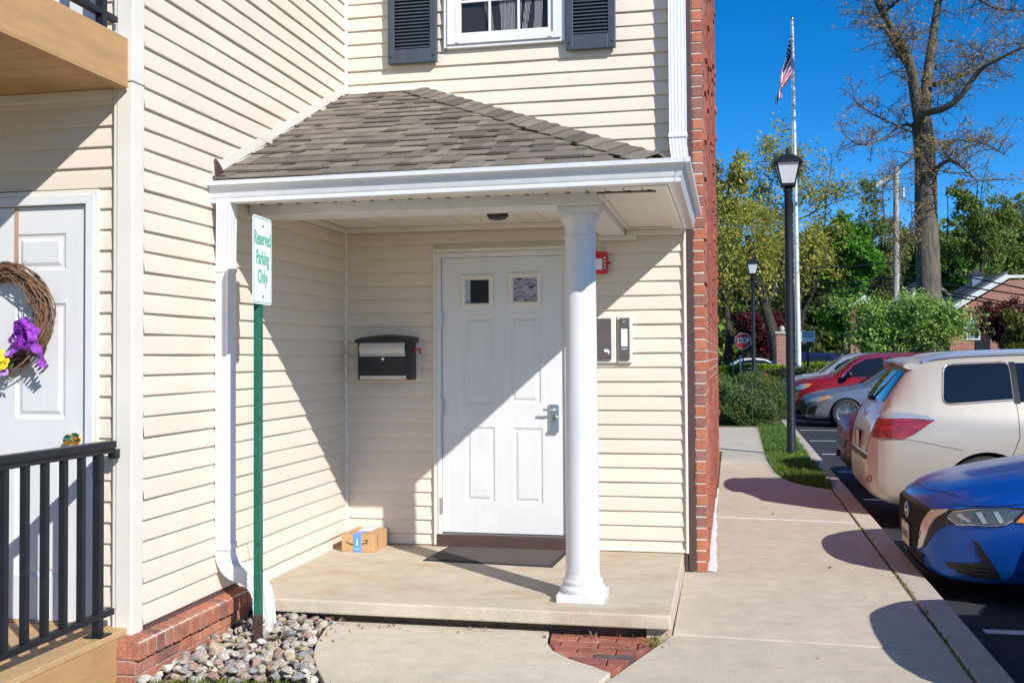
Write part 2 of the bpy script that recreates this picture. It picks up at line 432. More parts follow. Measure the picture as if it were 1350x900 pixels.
# walkway in front of the porch
WK = bpy.data.objects.new('walkway', None); COL.objects.link(WK); WK.location = (1.3,-2.3,ZW); tag(WK, kind='structure')
left = [(0.55,-1.66),(0.60,-1.90),(0.655,-2.15),(0.735,-2.40),(0.85,-2.62),(0.99,-2.86),(1.18,-3.2),(1.3,-3.8),(1.3,-5.2)]
cut = [(2.225,-2.60),(2.262,-2.42),(2.16,-2.325),(2.03,-2.22),(1.925,-2.09),(1.865,-1.93),(1.835,-1.66)]
panel(left + [(1.45,-5.2)] + cut, ZW, 'walk2', 'concrete_panel', WK)
# brick paver patch
PV = bpy.data.objects.new('brick_paving', None); COL.objects.link(PV); PV.location = (2.2,-1.9,ZW); tag(PV, kind='structure')
ppoly = [(1.85,-1.66),(1.88,-1.925),(1.94,-2.08),(2.04,-2.205),(2.17,-2.31),(2.262,-2.385),(2.46,-1.70),(2.46,-1.66)]
def paver_cells():
    for r in range(8):
        y1 = -1.668 - r*0.1; y0 = y1-0.094; off = (0.1 if r%2 else 0.0) + RN.uniform(-0.02,0.02)
        for k in range(5):
            x0 = 1.72+off+k*0.205; yield x0, x0+0.198, y0, y1
tilt = lambda x,y: -0.25*(x-2.2)
for x0,x1,y0,y1 in paver_cells():
    ang = 0.0
    pl = ppoly[:]
    # patch is non convex only slightly: clip the brick by cell
    q = clip_rect(pl, x0,x1,y0,y1)
    if len(q) < 3: continue
    ar = abs(sum(q[i-1][0]*q[i][1]-q[i][0]*q[i-1][1] for i in range(len(q))))/2
    if ar < 0.0015: continue
    dz = RN.uniform(-0.006,0.004)
    b = MB(); b.prism(q, lambda a,c,t:(a,c,t), ZW-0.05, ZW-0.008+dz); b.build('brick', MT['paver'], PV, bevel=0.004, seg=1)
# curb
CB = bpy.data.objects.new('curb', None); COL.objects.link(CB); CB.location = (4.04,0,ZA); tag(CB, kind='structure')
y = -13.0; k = 0
while y < 25:
    L = 3.05
    b = MB()
    b.prism([(3.948,-0.32),(4.145,-0.32),(4.128,ZW-0.02),(4.112,ZW-0.002),(3.948,ZW)], lambda a,c,t:(a,t,c), y+0.004, y+L-0.004)
    b.build('curb_stone', MT['curb'], CB, bevel=0.006); y += L; k += 1
# parking lines
for i, yl in enumerate([-6.5,-3.6,-0.74,2.15,5.1,8.03,10.72,13.5,16.4,19.3,22.2]):
    b = MB(); n = 26; L0, L1 = 4.30, 9.3
    rows = [[(L0+(L1-L0)*j/n, yl-0.05+RN.uniform(-.003,.003), ZA+0.004), (L0+(L1-L0)*j/n, yl+0.05+RN.uniform(-.003,.003), ZA+0.004)] for j in range(n+1)]
    b.grid(rows); b.build('painted_line', MT['line'], LOT)

# ================================================================== BUILDING
BLD = thing('apartment_building', (0,0,ZW), 'cream sided apartment building with brick side wall around the entry', 'building')
b = MB()
b.box(-6,-0.002, -2.86,8, -0.2,7.5)
b.box(-0.002,2.60, 0.02,8, -0.2,7.5)
b.build('wall_core', MT['trim'], BLD)
P_LAP, Z_LAP = 0.1016, 0.0868
PROF = [(0.0,0.0),(0.0195,0.0),(0.0212,0.003),(0.0185,0.03),(0.0125,0.075),(0.0045,0.1045),(0.0,0.1045)]
def lap_wall(name, fn, s_of, z0, z1, holes):
    """fn(out, s, z) -> world point; s_of(z) -> (s0, s1); holes = [(s0,s1,z0,z1)]"""
    par = bpy.data.objects.new(name, None); COL.objects.link(par); par.parent = BLD
    n = int(math.floor((z0-Z_LAP)/P_LAP))
    while True:
        zl = Z_LAP + n*P_LAP; n += 1
        if zl > z1: break
        segs = [s_of(zl)]
        za, zb = max(zl, z0), min(zl+P_LAP, z1)
        if zb-za < 0.01: continue
        for h0,h1,hz0,hz1 in holes:
            if hz1 > zl+0.03 and hz0 < zl+P_LAP-0.03:
                ns = []
                for a,c in segs:
                    if h0 > a: ns.append((a, min(c,h0)))
                    if h1 < c: ns.append((max(a,h1), c))
                segs = ns
        ns = []
        for a,c in segs:
            if c-a > 1.2 and RN.random() < 0.22:
                j_ = a+(c-a)*RN.uniform(0.2,0.8); ns += [(a,j_),(j_-0.004,c)]
            else: ns.append((a,c))
        segs = ns
        for a,c in segs:
            if c-a < 0.02: continue
            wob = RN.uniform(-0.0016,0.0016)
            prof = [(ou+(wob if ou>0 else 0), min(max(zl+zz, za), zl+0.1045 if zb>za else zb)) for ou,zz in PROF]
            prof = [(ou, z) for ou,z in prof]
            b = MB(); nn = len(prof); ns_ = max(2, int((c-a)/0.35)+1)
            rows = []
            ph, am = RN.uniform(0,6.3), RN.uniform(0.0006,0.0020)
            for i in range(ns_+1):
                s = a+(c-a)*i/ns_; dd = am*math.sin(ph+s*5.3)+am*0.7*math.sin(ph*2+s*11)
                rows.append([fn(ou+(dd if ou>0 else 0), s, z) for ou,z in prof])
            b.grid(rows)
            b.build('siding_board', MT['siding'], par)
    return par
lap_wall('side_siding', lambda o_,s,z: (o_, s, z), lambda z: (-2.80,-0.012), 0.085, 4.6, [])
lap_wall('entry_siding', lambda o_,s,z: (s, -o_+0.018, z), lambda z: (0.03,2.523), 0.012, 4.6, [(0.70,1.752,0,2.172),(0.79,1.70,3.64,5)])
lap_wall('stoop_siding', lambda o_,s,z: (s, -2.862-o_, z), lambda z: (-3.0,-0.075), 0.10, 4.6, [(-1.30,-0.172,0.0,2.19),(-1.30,-0.172,3.0,5)])
# trims of the shell
def trimbox(name, mat, x0,x1,y0,y1,z0,z1, parent=BLD, bevel=0.003):
    return MB().box(x0,x1,y0,y1,z0,z1).build(name, MT[mat], parent, bevel=bevel)
# outside corner post (front and side faces with fluted edges)
b = MB(); b.box(-0.082,0.022, -2.905,-2.80, 0.03,2.725); b.build('corner_post', MT['trim'], BLD, bevel=0.006)
b = MB(); b.box(-0.064,0.026, -2.909,-2.815, 0.031,2.724)
b.build('corner_post_face', MT['trim'], BLD, bevel=0.008)
b = MB(); b.box(-0.082,0.022, -2.905,-2.80, 2.729,7.0); b.box(-0.064,0.026,-2.909,-2.815,2.729,7.0); b.build('corner_post', MT['trim'], BLD, bevel=0.006)
# inside corner
b = MB(); b.box(0.0,0.030, -0.030,0.018, 0.0,2.34); b.box(0.0,0.030,-0.030,0.018,3.36,7); b.build('inside_corner_trim', MT['trim'], BLD, bevel=0.006)
# right J channel and brown corner
trimbox('edge_trim','trim', 2.522,2.541, -0.022,0.02, 0.004,2.30); trimbox('edge_trim','trim', 2.522,2.541, -0.022,0.02, 2.42,7)
trimbox('starter_strip','trim', 1.752,2.541, -0.012,0.018, 0.006,0.030)
trimbox('corner_flashing','brown', 2.5415,2.592, -0.020,0.03, ZW+0.02,7.0)
trimbox('base_flashing','brown', 2.515,2.540, -0.010,0.04, ZW,0.0)
# brown base strip of the side wall
b = MB(); b.prism([(0.0,0.060),(0.034,0.062),(0.034,0.070),(0.018,0.078),(0.018,0.086),(0.0,0.09)], lambda a,c,t:(a,t,c), -2.80,-1.80); b.build('base_flashing', MT['brown'], BLD)
# rowlock brick ledge + courses beneath
LED = bpy.data.objects.new('brick_ledge', None); COL.objects.link(LED); LED.parent = BLD
MB().box(-0.02,0.088, -2.984,-1.80, ZW-0.05,0.058).build('mortar_bed', MT['mortar'], LED)
MB().box(0.02,0.114, -2.981,-1.80, -0.018,0.0555).build('mortar_bed', MT['mortar'], LED)
yb = -2.995; i = 0
while yb < -1.82:
    wd = 0.070
    b = MB(); dx = RN.uniform(-0.004,0.004)
    x1 = 0.124+dx; z0 = -0.026
    b.prism([(-0.03,0.070),(-0.03,z0),(x1,z0),(x1,0.048),(x1-0.03,0.062)], lambda a,c,t:(a,t,c), yb, yb+wd)
    b.build('brick', MT['brick'], LED, bevel=0.005, seg=2); yb += wd+0.0105
for r, (zt_, off) in enumerate([(-0.036,0.0),(-0.105,0.1)]):
    yb = -2.993; first = True
    while yb < -1.85:
        L = 0.095 if (first and r) else 0.195
        first = False
        MB().box(-0.02,0.098, yb, min(yb+L,-1.8), zt_-0.060, zt_).build('brick', MT['brick'], LED, bevel=0.004); yb += L+0.010
# end-face brick of ledge facing the camera is the first rowlock brick; fills to the corner

# brick side wall at the right
BW = bpy.data.objects.new('brick_wall', None); COL.objects.link(BW); BW.parent = BLD
MB().box(2.592,2.6625, 0.004,7.30, ZW-0.1,7.4).build('mortar_bed', MT['mortar'], BW)
CH = 0.0775
def rough_brick(x0,x1,y0,y1,z0,z1, seed):
    rr = random.Random(seed); b = MB(); b.box(x0,x1,y0,y1,z0,z1)
    b.v = [(x+rr.uniform(-.0015,.0015), y+rr.uniform(-.0015,.0015), z+rr.uniform(-.0015,.0015)) for x,y,z in b.v]
    return b
rest = MB(); cnt = 0
for c in range(97):
    z0 = ZW+0.006+c*CH; z1 = z0+CH-0.011
    # end stretcher/header seen from the front
    off = 0.0 if c%2 else 0.10
    proud = RN.choice([0,0,0,0.002,0.004])
    yk = 0.0; k = 0
    first = 0.10 if c%2 else 0.20
    while yk < 7.28:
        L = first if k == 0 else 0.20
        x1 = 2.666 + RN.choice([0,0,0.001,0.002]) + (0.016 if RN.random()<0.03 else 0.0)
        x0 = 2.594 if k == 0 else 2.60
        y0 = yk - (proud if k == 0 else 0); y1 = min(yk+L-0.010, 7.30)
        if k < 5 and z0 < 4.35:
            rough_brick(x0,x1,y0,y1,z0,z1, c*100+k).build('brick', MT['brick2'], BW, bevel=0.002, seg=1); cnt += 1
        elif z0 < 7.35:
            q = rough_brick(x0,x1,y0,y1,z0,z1, c*100+k); rest.add(q.v, q.f)
        yk += L; k += 1
o = rest.build('bricks_beyond', island_mat('far wall brick', [(0.40,0.10,0.06),(0.22,0.09,0.075),(0.45,0.15,0.08),(0.31,0.085,0.06),(0.38,0.11,0.07)], 0.9), BW, recalc=False); tag(o, kind='stuff')

# ================================================================== PORCH SLAB
SLB = thing('porch_slab', (1.25,-0.9,ZW), 'low beige concrete porch slab in front of the white entry door', 'porch')
b = MB(); b.prism([(0.0,-1.79),(2.515,-1.80),(2.505,-0.0),(2.50,0.03),(0.0,0.03)], lambda a,c,t:(a,c,t), -0.078, 0.0)
b.build('slab', MT['concrete'], SLB, bevel=0.012, seg=3)
b = MB(); b.prism([(0.02,-1.70),(2.47,-1.71),(2.47,0.02),(0.02,0.02)], lambda a,c,t:(a,c,t), ZW-0.05, -0.07)
b.build('footing', MT['soil'], SLB)
MB().box(2.38,2.509,-1.745,0.02, ZW-0.05,-0.0785).build('footing', MT['concrete'], SLB)

# ================================================================== PORCH COLUMN
CX, CYc = 2.000, -1.485
PC = thing('porch_column', (CX,CYc,0), 'round white porch column with square base and moulded capital', 'column')
MB().box(CX-0.134,CX+0.134, CYc-0.134,CYc+0.134, 0.0,0.046).build('plinth', MT['white'], PC, bevel=0.004)
b = MB(); b.lathe([(0.128,0.046),(0.131,0.056),(0.131,0.068),(0.124,0.080),(0.114,0.084),(0.112,0.092),(0.116,0.100),(0.116,0.108),(0.110,0.116),(0.104,0.120),(0.101,0.132),(0.097,0.150)], (CX,CYc,0), 48)
b.build('base_moulding', MT['white'], PC, smooth=40)
b = MB(); b.lathe([(0.097,0.150),(0.0955,0.5),(0.093,1.0),(0.090,1.5),(0.0865,2.02),(0.086,2.05)], (CX,CYc,0), 48)
b.build('shaft', MT['white'], PC, smooth=40)
b = MB(); b.lathe([(0.086,2.05),(0.0925,2.052),(0.0935,2.062),(0.0925,2.072),(0.088,2.074),(0.089,2.12),(0.094,2.14),(0.104,2.158),(0.110,2.172),(0.112,2.19),(0.112,2.196),(0.106,2.198)], (CX,CYc,0), 48)
b.build('capital', MT['white'], PC, smooth=40)
MB().box(CX-0.118,CX+0.118, CYc-0.118,CYc+0.118, 2.197,2.2345).build('abacus', MT['white'], PC, bevel=0.004)

# ================================================================== PORCH ROOF
PR = thing('porch_roof', (1.25,-1.0,2.24), 'hipped brown shingle porch roof with white gutter over the entry', 'roof')
EA, EZ, RX, RZ, XE = -2.055, 2.385, 0.616, 3.352, 2.535     # eave y, eave z, ridge end x, ridge z, right eave x
XG = XE; XE = 2.472
A,B,C_,D,E_,Fp = (0.004,EA,EZ),(XE,EA,EZ),(XE,0.015,EZ),(RX,0.015,RZ),(0.004,0.015,RZ),(0.004,0.015,EZ)
DECK = MB().add([A,B,C_,D,E_,Fp], [(0,1,3,4),(1,2,3),(0,4,5),(5,4,3,2),(0,5,2,1)]).build('roof_deck', MT['shingle'], PR)
SL = math.hypot(-EA, RZ-EZ); su = Vector((0,-EA,RZ-EZ)).normalized(); sn = Vector((1,0,0)).cross(su)
def roof_pt(u, s, h): return Vector((0,EA,EZ)) + Vector((1,0,0))*u + su*s + sn*h
hipk = (XE-RX)/SL
row = 0; s0 = -0.035
EXPO = 0.142
while s0 < SL-0.01:
    s1 = min(s0+EXPO+0.02, SL)
    u = -0.05*RN.random(); 
    while u < XE:
        wd = RN.choice([0.06,0.08,0.10,0.13,0.16,0.19]); 
        thick = RN.random() < 0.5
        poly = [(max(u,0.006),s0),(min(u+wd,XE+0.02),s0),(min(u+wd,XE+0.02),s1),(max(u,0.006),s1)]
        if u+wd > 0.01:
            q = clip_poly(poly, 1, hipk, XE+0.012)
            if len(q) >= 3:
                tk = 0.0075 if thick else 0.0
                drop = RN.uniform(-0.004,0.004) + (0.0 if thick else 0.018)
                def hh(s): return 0.006+0.012*(1-(s-s0)/(EXPO+0.02))
                q = [(a, max(c, s0) + (drop if c == s0 else 0)) for a,c in q]
                n = len(q)
                vs = [roof_pt(a,c,hh(c)-0.006) for a,c in q] + [roof_pt(a,c,hh(c)+tk) for a,c in q]
                fs = [tuple(range(n))[::-1], tuple(range(n,2*n))]+[(i,(i+1)%n,n+(i+1)%n,n+i) for i in range(n)]
                MB().add(vs, fs).build('shingle', MT['shingle'], DECK)
                # underlayer shows between the tabs
        u += wd
    b = MB(); q = clip_poly([(0.006,s0+0.016),(XE+0.02,s0+0.016),(XE+0.02,s1),(0.006,s1)], 1, hipk, XE+0.01)
    row += 1; s0 += EXPO
# right slope: one strip per course
SLR = math.hypot(XE-RX, RZ-EZ); ru = Vector((-(XE-RX),0,RZ-EZ)).normalized(); rn_ = Vector((0,1,0)).cross(ru)
def rroof(v, s, h): return Vector((XE,EA,EZ)) + Vector((0,1,0))*v + ru*s + rn_*h
s0 = -0.035; kk = (-EA)/SLR
while s0 < SLR-0.02:
    v = 0
    while v < -EA:
        q = clip_poly([(v,s0),(v+0.3,s0),(v+0.3,s0+0.16),(v,s0+0.16)], -1, kk, 0.0)
        q = clip_poly(q, 1, 0, -EA+0.01) if len(q)>2 else []
        if len(q) >= 3:
            n = len(q); f_ = lambda s: 0.006+0.012*(1-(s-s0)/0.16)
            vs = [rroof(a,c,f_(c)-0.006) for a,c in q]+[rroof(a,c,f_(c)) for a,c in q]
            MB().add(vs, [tuple(range(n))[::-1], tuple(range(n,2*n))]+[(i,(i+1)%n,n+(i+1)%n,n+i) for i in range(n)]).build('shingle', MT['shingle'], DECK)
        v += 0.3
    s0 += EXPO
# hip caps
hb, ht = Vector((XE+0.01,EA-0.01,EZ)), Vector((RX,0.0,RZ)); hd = (ht-hb); HL = hd.length; hd.normalize()
fside = sn.cross(hd); fside = -fside if fside.x > 0 else fside
rside = rn_.cross(hd); rside = -rside if rside.y < 0 else rside
fside.normalize(); rside.normalize(); hup = (sn+rn_).normalized()
t = 0.0
while t < HL-0.02:
    L = 0.165; t1 = min(t+L, HL+0.02)
    vs = []
    for tt, lift in ((t,0.026),(t1,0.014)):
        c = hb+hd*tt
        for th in (0.0, 0.008):
            vs += [c+fside*0.125+sn*(lift+th-0.004), c+fside*0.05+sn*(lift+th+0.006), c+hup*(lift+th+0.012), c+rside*0.05+rn_*(lift+th+0.006), c+rside*0.125+rn_*(lift+th-0.004)]
    fs = []
    for k in range(4):
        fs += [(k,k+1,11+k,10+k),(5+k,15+k,16+k,6+k),(k,5+k,6+k,k+1),(10+k,11+k,16+k,15+k)]
    fs += [(0,10,15,5),(4,9,19,14)]
    MB().add(vs, fs).build('hip_cap', MT['shingle'], PR, smooth=35); t += 0.143
XH = XE; XE = XG
# top flashing and wall flashing strips
b = MB(); b.add([roof_pt(0.0,-0.02,0.03)+Vector((0.022,0,0)), roof_pt(0.0,SL,0.03)+Vector((0.022,0,0)), roof_pt(0.0,SL,0.085)+Vector((0.022,0,0)), roof_pt(0.0,-0.02,0.085)+Vector((0.022,0,0)),
       roof_pt(0.0,-0.02,0.03)+Vector((0.006,0,0)), roof_pt(0.0,SL,0.03)+Vector((0.006,0,0)), roof_pt(0.0,SL,0.085)+Vector((0.006,0,0)), roof_pt(0.0,-0.02,0.085)+Vector((0.006,0,0))],
      [(0,1,2,3),(4,7,6,5),(0,3,7,4),(1,5,6,2),(2,6,7,3),(0,4,5,1)])
b.build('wall_flashing', MT['trim'], PR)
MB().box(0.02,RX+0.05, -0.012,0.012, RZ+0.012,RZ+0.05).build('top_flashing', MT['trim'], PR, bevel=0.003)
c0 = Vector((RX+0.04,-0.008,RZ+0.045)); c1 = Vector((XH-0.08,-0.008,EZ+0.09))
dd_ = (c1-c0).normalized(); nn_ = Vector((-dd_.z,0,dd_.x)); nn_ = -nn_ if nn_.z<0 else nn_
MB().obox((c0+c1)/2+nn_*0.0, (c1-c0)/2, Vector((0,0.012,0)), nn_*0.022).build('side_flashing', MT['trim'], PR)
# kick-out flashing, brown
b = MB()
kp = [(-0.0,0.0),(0.02,-0.05),(0.11,-0.06),(0.115,-0.02),(0.10,0.03),(0.07,0.07),(0.03,0.095)]
b.prism([(-2.085,2.455),(-2.075,2.40),(-1.99,2.385),(-1.965,2.41),(-1.985,2.445),(-2.02,2.475),(-2.075,2.505)], lambda a,c,t:(t,a,c), 0.018, 0.030)
b.prism([(-2.085,2.40),(-1.97,2.40),(-1.97,2.407),(-2.085,2.407)], lambda a,c,t:(t,a,c), 0.018, 0.09)
b.build('kickout_flashing', MT['brown'], PR, bevel=0.002)
# gutter: ogee profile swept round the corner
GP = [(0.0,0.0),(0.058,0.0),(0.066,0.003),(0.067,0.018),(0.058,0.024),(0.066,0.031),(0.072,0.045),(0.079,0.070),(0.084,0.080),(0.092,0.088),(0.116,0.093),(0.118,0.116),(0.108,0.118),(0.106,0.104),(0.070,0.09),(0.05,0.06),(0.012,0.010),(0.004,0.012),(0.0,0.11),(-0.004,0.11)]
GZ = 2.262
def gsweep(path_fn, stations, name, capends=True):
    b = MB(); rows = [[path_fn(s, o_, h) for o_,h in GP] for s in stations]
    n = len(GP)
    b.grid(rows)
    b.grid([[Vector(r[i]) for i in range(n)] for r in (rows[0],)] + [[Vector(rows[0][i]) for i in range(n)]]) if False else None
    return b
def gz(x): return GZ - 0.018*(1-x/2.6)
front = gsweep(lambda s,o_,h: (s if s < 2.5 else XE+o_, EA-o_, gz(s)+h), [0.012,0.3,0.9,1.5,2.1,2.6], 'gutter')
front.build('gutter', MT['whitemetal'], PR, smooth=25, recalc=False)
side = gsweep(lambda s,o_,h: (XE+o_, (EA-o_) if s < EA+0.01 else s, GZ+h), [EA,-1.5,-1.0,-0.5,-0.09], 'gutter')
side.build('gutter', MT['whitemetal'], PR, smooth=25, recalc=False)
# end caps + corner joint strip
cap = [(o_,h) for o_,h in GP[:14]]
b = MB(); b.prism([(0,0),(0.052,0),(0.060,0.02),(0.054,0.046),(0.066,0.07),(0.09,0.09),(0.118,0.094),(0.118,0.116),(0,0.112)], lambda a,c,t:(t,EA-a,gz(0)+c), 0.008,0.012)
b.build('gutter_end_cap', MT['whitemetal'], PR)
b = MB(); b.prism([(0,0),(0.052,0),(0.060,0.02),(0.054,0.046),(0.066,0.07),(0.09,0.09),(0.118,0.094),(0.118,0.116),(0,0.112)], lambda a,c,t:(XE+a,t,GZ+c), -0.09,-0.086)
b.build('gutter_end_cap', MT['whitemetal'], PR)
b = MB(); rows = [[(XE+o_+0.003+(-0.03 if s==0 else 0.0), EA-o_-0.003+(0.0 if s<2 else 0.03), GZ+h-0.001) for o_,h in GP[1:12]] for s in (0,1,2)]
b.grid(rows); b.build('gutter_corner_seam', MT['whitemetal'], PR, smooth=25, recalc=False)
# fascia, soffit, beams, ceiling
MB().box(0.01,XE+0.0, EA,EA+0.02, 2.255,2.385).build('fascia', MT['whitemetal'], PR, bevel=0.002)
MB().box(XE-0.02,XE-0.001, EA+0.02,-0.02, 2.2575,2.385).build('fascia', MT['whitemetal'], PR, bevel=0.002)
SO = MB().box(0.012,XE-0.024, EA+0.03,0.0, 2.372,2.384).build('soffit', MT['white'], PR)
x = 0.03
while x < XE-0.06:                                       # front soffit strips
    MB().box(x,min(x+0.098,XE-0.03), EA+0.021,-1.645, 2.300,2.308).build('soffit_panel', MT['trim'], SO, bevel=0.003); x += 0.102
y = -1.62
while y < -0.06:                                         # right soffit strips
    MB().box(2.125,XE-0.024, y, min(y+0.074,-0.035), 2.2905,2.298).build('soffit_panel', MT['trim'], SO, bevel=0.003); y += 0.077
x = 0.035
while x < 1.9:                                           # porch ceiling strips
    MB().box(x,min(x+0.15,1.92), -1.40,-0.005, 2.350,2.358).build('ceiling_panel', MT['trim'], SO, bevel=0.003); x += 0.1535
b = MB()
for i in range(21): b.box(0.10+i*0.115,0.125+i*0.115, -1.668,-1.655, 2.2965,2.3005)
b.build('vent_slots', MT['darkgap'], SO)
MB().box(0.02,2.118, -1.643,-1.395, 2.235,2.37).build('front_beam', MT['whitemetal'], PR, bevel=0.004)
MB().box(1.94,2.116, -1.394,-0.006, 2.2365,2.37).build('side_beam', MT['whitemetal'], PR, bevel=0.004)
b = MB(); b.box(2.117,2.150,-1.643,-0.03, 2.280,2.292); b.box(2.455,2.512,-2.03,-0.03, 2.272,2.2895); b.box(2.12,2.455,-0.055,-0.03,2.276,2.2895); b.box(1.93,2.20,-0.03,-0.008,2.205,2.2355)
b.build('soffit_trim', MT['trim'], PR, bevel=0.003)
MB().box(0.03,1.93, -0.03,-0.012, 2.315,2.349).build('ceiling_trim', MT['trim'], PR, bevel=0.003)
MB().box(2.12,2.52, -0.028,-0.012, 2.235,2.275).build('ceiling_trim', MT['trim'], PR, bevel=0.003)
MB().box(0.019,0.034, -1.64,-0.03, 2.31,2.349).build('ceiling_trim', MT['trim'], PR, bevel=0.003)

# porch ceiling light
LT = thing('ceiling_light', (1.35,-0.75,2.35), 'small dark round light fixture on the porch ceiling', 'light')
MB().lathe([(0.085,0.0),(0.085,-0.014),(0.078,-0.02)], (1.35,-0.75,2.350), 24).build('base', MT['brown'], LT, smooth=40)
MB().lathe([(0.072,-0.02),(0.070,-0.045),(0.055,-0.062),(0.02,-0.070)], (1.35,-0.75,2.350), 24).build('lens', MT['blackplastic'], LT, smooth=40)
MB().box(1.33,1.37,-0.835,-0.825,2.325,2.335).build('sensor', MT['plasticwhite'], LT)

# ================================================================== DOORS
def panel_leaf(root, x0,x1,z0,z1, yf, thick, panels, mat, lites=()):
    """Door leaf facing -Y with pressed panels; panels = [(px0,px1,pz0,pz1)]."""
    holes = list(panels)+list(lites)
    xs = sorted({x0,x1}|{h[i] for h in holes for i in (0,1)}); zs = sorted({z0,z1}|{h[i] for h in holes for i in (2,3)})
    b = MB()
    for i in range(len(xs)-1):
        for j in range(len(zs)-1):
            cx, cz = (xs[i]+xs[i+1])/2, (zs[j]+zs[j+1])/2
            if any(h[0]<cx<h[1] and h[2]<cz<h[3] for h in holes): continue
            b.add([(xs[i],yf,zs[j]),(xs[i+1],yf,zs[j]),(xs[i+1],yf,zs[j+1]),(xs[i],yf,zs[j+1])],[(0,1,2,3)])
    b.box(x0,x1,yf+0.012,yf+thick,z0,z1)
    b.add([(x0,yf,z0),(x0,yf+0.012,z0),(x0,yf+0.012,z1),(x0,yf,z1)],[(0,1,2,3)]); b.add([(x1,yf,z0),(x1,yf+0.012,z0),(x1,yf+0.012,z1),(x1,yf,z1)],[(3,2,1,0)])
    b.add([(x0,yf,z0),(x1,yf,z0),(x1,yf+0.012,z0),(x0,yf+0.012,z0)],[(3,2,1,0)]); b.add([(x0,yf,z1),(x1,yf,z1),(x1,yf+0.012,z1),(x0,yf+0.012,z1)],[(0,1,2,3)])
    leaf = b.build('door_leaf', mat, root, recalc=False)
    for px0,px1,pz0,pz1 in panels:
        b = MB(); loops = []
        for ins, dp in ((0,0),(0.010,0.007),(0.022,0.0085),(0.040,0.001),(0.041,0.001)):
            loops.append([(px0+ins,yf+dp,pz0+ins),(px1-ins,yf+dp,pz0+ins),(px1-ins,yf+dp,pz1-ins),(px0+ins,yf+dp,pz1-ins)])
        vs = [p for l in loops for p in l]; fs = []
        for k in range(len(loops)-1):
            for i in range(4): fs.append((k*4+i,k*4+(i+1)%4,(k+1)*4+(i+1)%4,(k+1)*4+i))
        n = (len(loops)-1)*4; fs.append((n,n+1,n+2,n+3)); b.add(vs, fs); b.build('panel', mat, leaf, recalc=False)
    return leaf
ED = thing('entry_door', (1.22,0,0.09), 'white six-panel steel door with two small square lites under the porch', 'door')
def dx_(px): return 0.758+(px-583)*(1.671-0.758)/(745-583)
YF = 0.0
zb, zt = 0.100, 2.110
def dz_(py): return zt-(py-340)*(zt-zb)/(704-340)
lites = [(dx_(609),dx_(652.5),dz_(407),dz_(363)),(dx_(672.5),dx_(716),dz_(405.5),dz_(361.5))]
pans = [(dx_(612),dx_(651),dz_(534),dz_(419)),(dx_(674),dx_(714),dz_(533),dz_(418)),(dx_(614),dx_(653),dz_(663),dz_(564)),(dx_(677),dx_(716),dz_(664),dz_(565))]
leaf = panel_leaf(ED, 0.760,1.671, zb,zt, YF, 0.045, pans, MT['doorwhite'], lites)
MT['oldframe'] = simple('yellowed lite frame', (0.72,0.68,0.58), 0.4, 0.04)
g = NG('patterned glass'); P = g.pos((1,1,1)); wv = g.n('ShaderNodeTexWave'); wv.inputs['Scale'].default_value = 7; wv.inputs['Distortion'].default_value = 14; wv.inputs['Detail'].default_value = 1; wv.inputs['Detail Scale'].default_value = 1.6; wv.bands_direction = 'Z'
g.l(P, wv.inputs[0]); c = g.ramp(wv.outputs['Fac'], [(0.08,(0.05,0.03,0.045)),(0.16,(0.30,0.25,0.29)),(0.7,(0.36,0.30,0.35))]); g.bsdf(c, 0.15, 0, 0.5); MT['patglass'] = g.mat
g = NG('dark door pane'); g.bsdf((0.022,0.013,0.010), 0.12, 0, 0.15); MT['darkpane'] = g.mat
for i,(a,c,e,f) in enumerate(lites):
    lt = bpy.data.objects.new('lite', None); COL.objects.link(lt); lt.parent = ED
    b = MB(); loops = []
    for ins, dp in ((0,0.0),(0.0,-0.010),(0.010,-0.015),(0.030,-0.013),(0.036,-0.002),(0.038,0.006)):
        loops.append([(a+ins,YF+dp,e+ins),(c-ins,YF+dp,e+ins),(c-ins,YF+dp,f-ins),(a+ins,YF+dp,f-ins)])
    fs = [(k*4+j,k*4+(j+1)%4,(k+1)*4+(j+1)%4,(k+1)*4+j) for k in range(len(loops)-1) for j in range(4)]
    b.add([p for l in loops for p in l], fs).build('lite_frame', MT['oldframe'], lt, recalc=False)
    MB().box(a+0.03,c-0.03,YF+0.004,YF+0.010,e+0.03,f-0.03).build('pane', MT['darkpane'] if i == 0 else MT['patglass'], lt)
    if i == 0:
        MT['inside'] = simple('dim interior', (0.05,0.028,0.02), 0.7, 0.2); MT['reflection_paint'] = simple('pale blue painted reflection', (0.35,0.42,0.5), 0.9, 0.5, 30)
        MB().box(a+0.036,a+0.07,YF+0.0025,YF+0.0035,e+0.038,f-0.04).build('painted_reflection', MT['reflection_paint'], lt)  # pale strip before the pane: a reflection painted in solid colour
# frame (brick mould) + cream J channel
b = MB(); b.box(0.716,0.757,-0.022,0.05,0.09,2.155); b.box(1.674,1.742,-0.022,0.05,0.09,2.155); b.box(0.757,1.674,-0.022,0.05,2.113,2.155)
b.box(0.730,0.750,-0.028,-0.02,0.09,2.147); b.box(1.690,1.735,-0.028,-0.02,0.09,2.147); b.box(0.7505,1.6895,-0.028,-0.02,2.125,2.147)
b.build('door_frame', MT['white'], ED, bevel=0.003)
b = MB(); b.box(0.699,0.7155,-0.026,0.02,0.012,2.178); b.box(1.7425,1.752,-0.026,0.02,0.012,2.178); b.box(0.7157,1.7423,-0.026,0.02,2.1555,2.178)
b.build('door_trim', MT['trim'], ED, bevel=0.002)
MB().box(0.7557,1.6757,-0.012,0.05,0.086,0.0975).build('threshold', MT['steel'], ED, bevel=0.002)
MB().box(0.757,1.674,-0.004,0.04,0.0978,0.1045).build('door_sweep', MT['rubber'], ED)
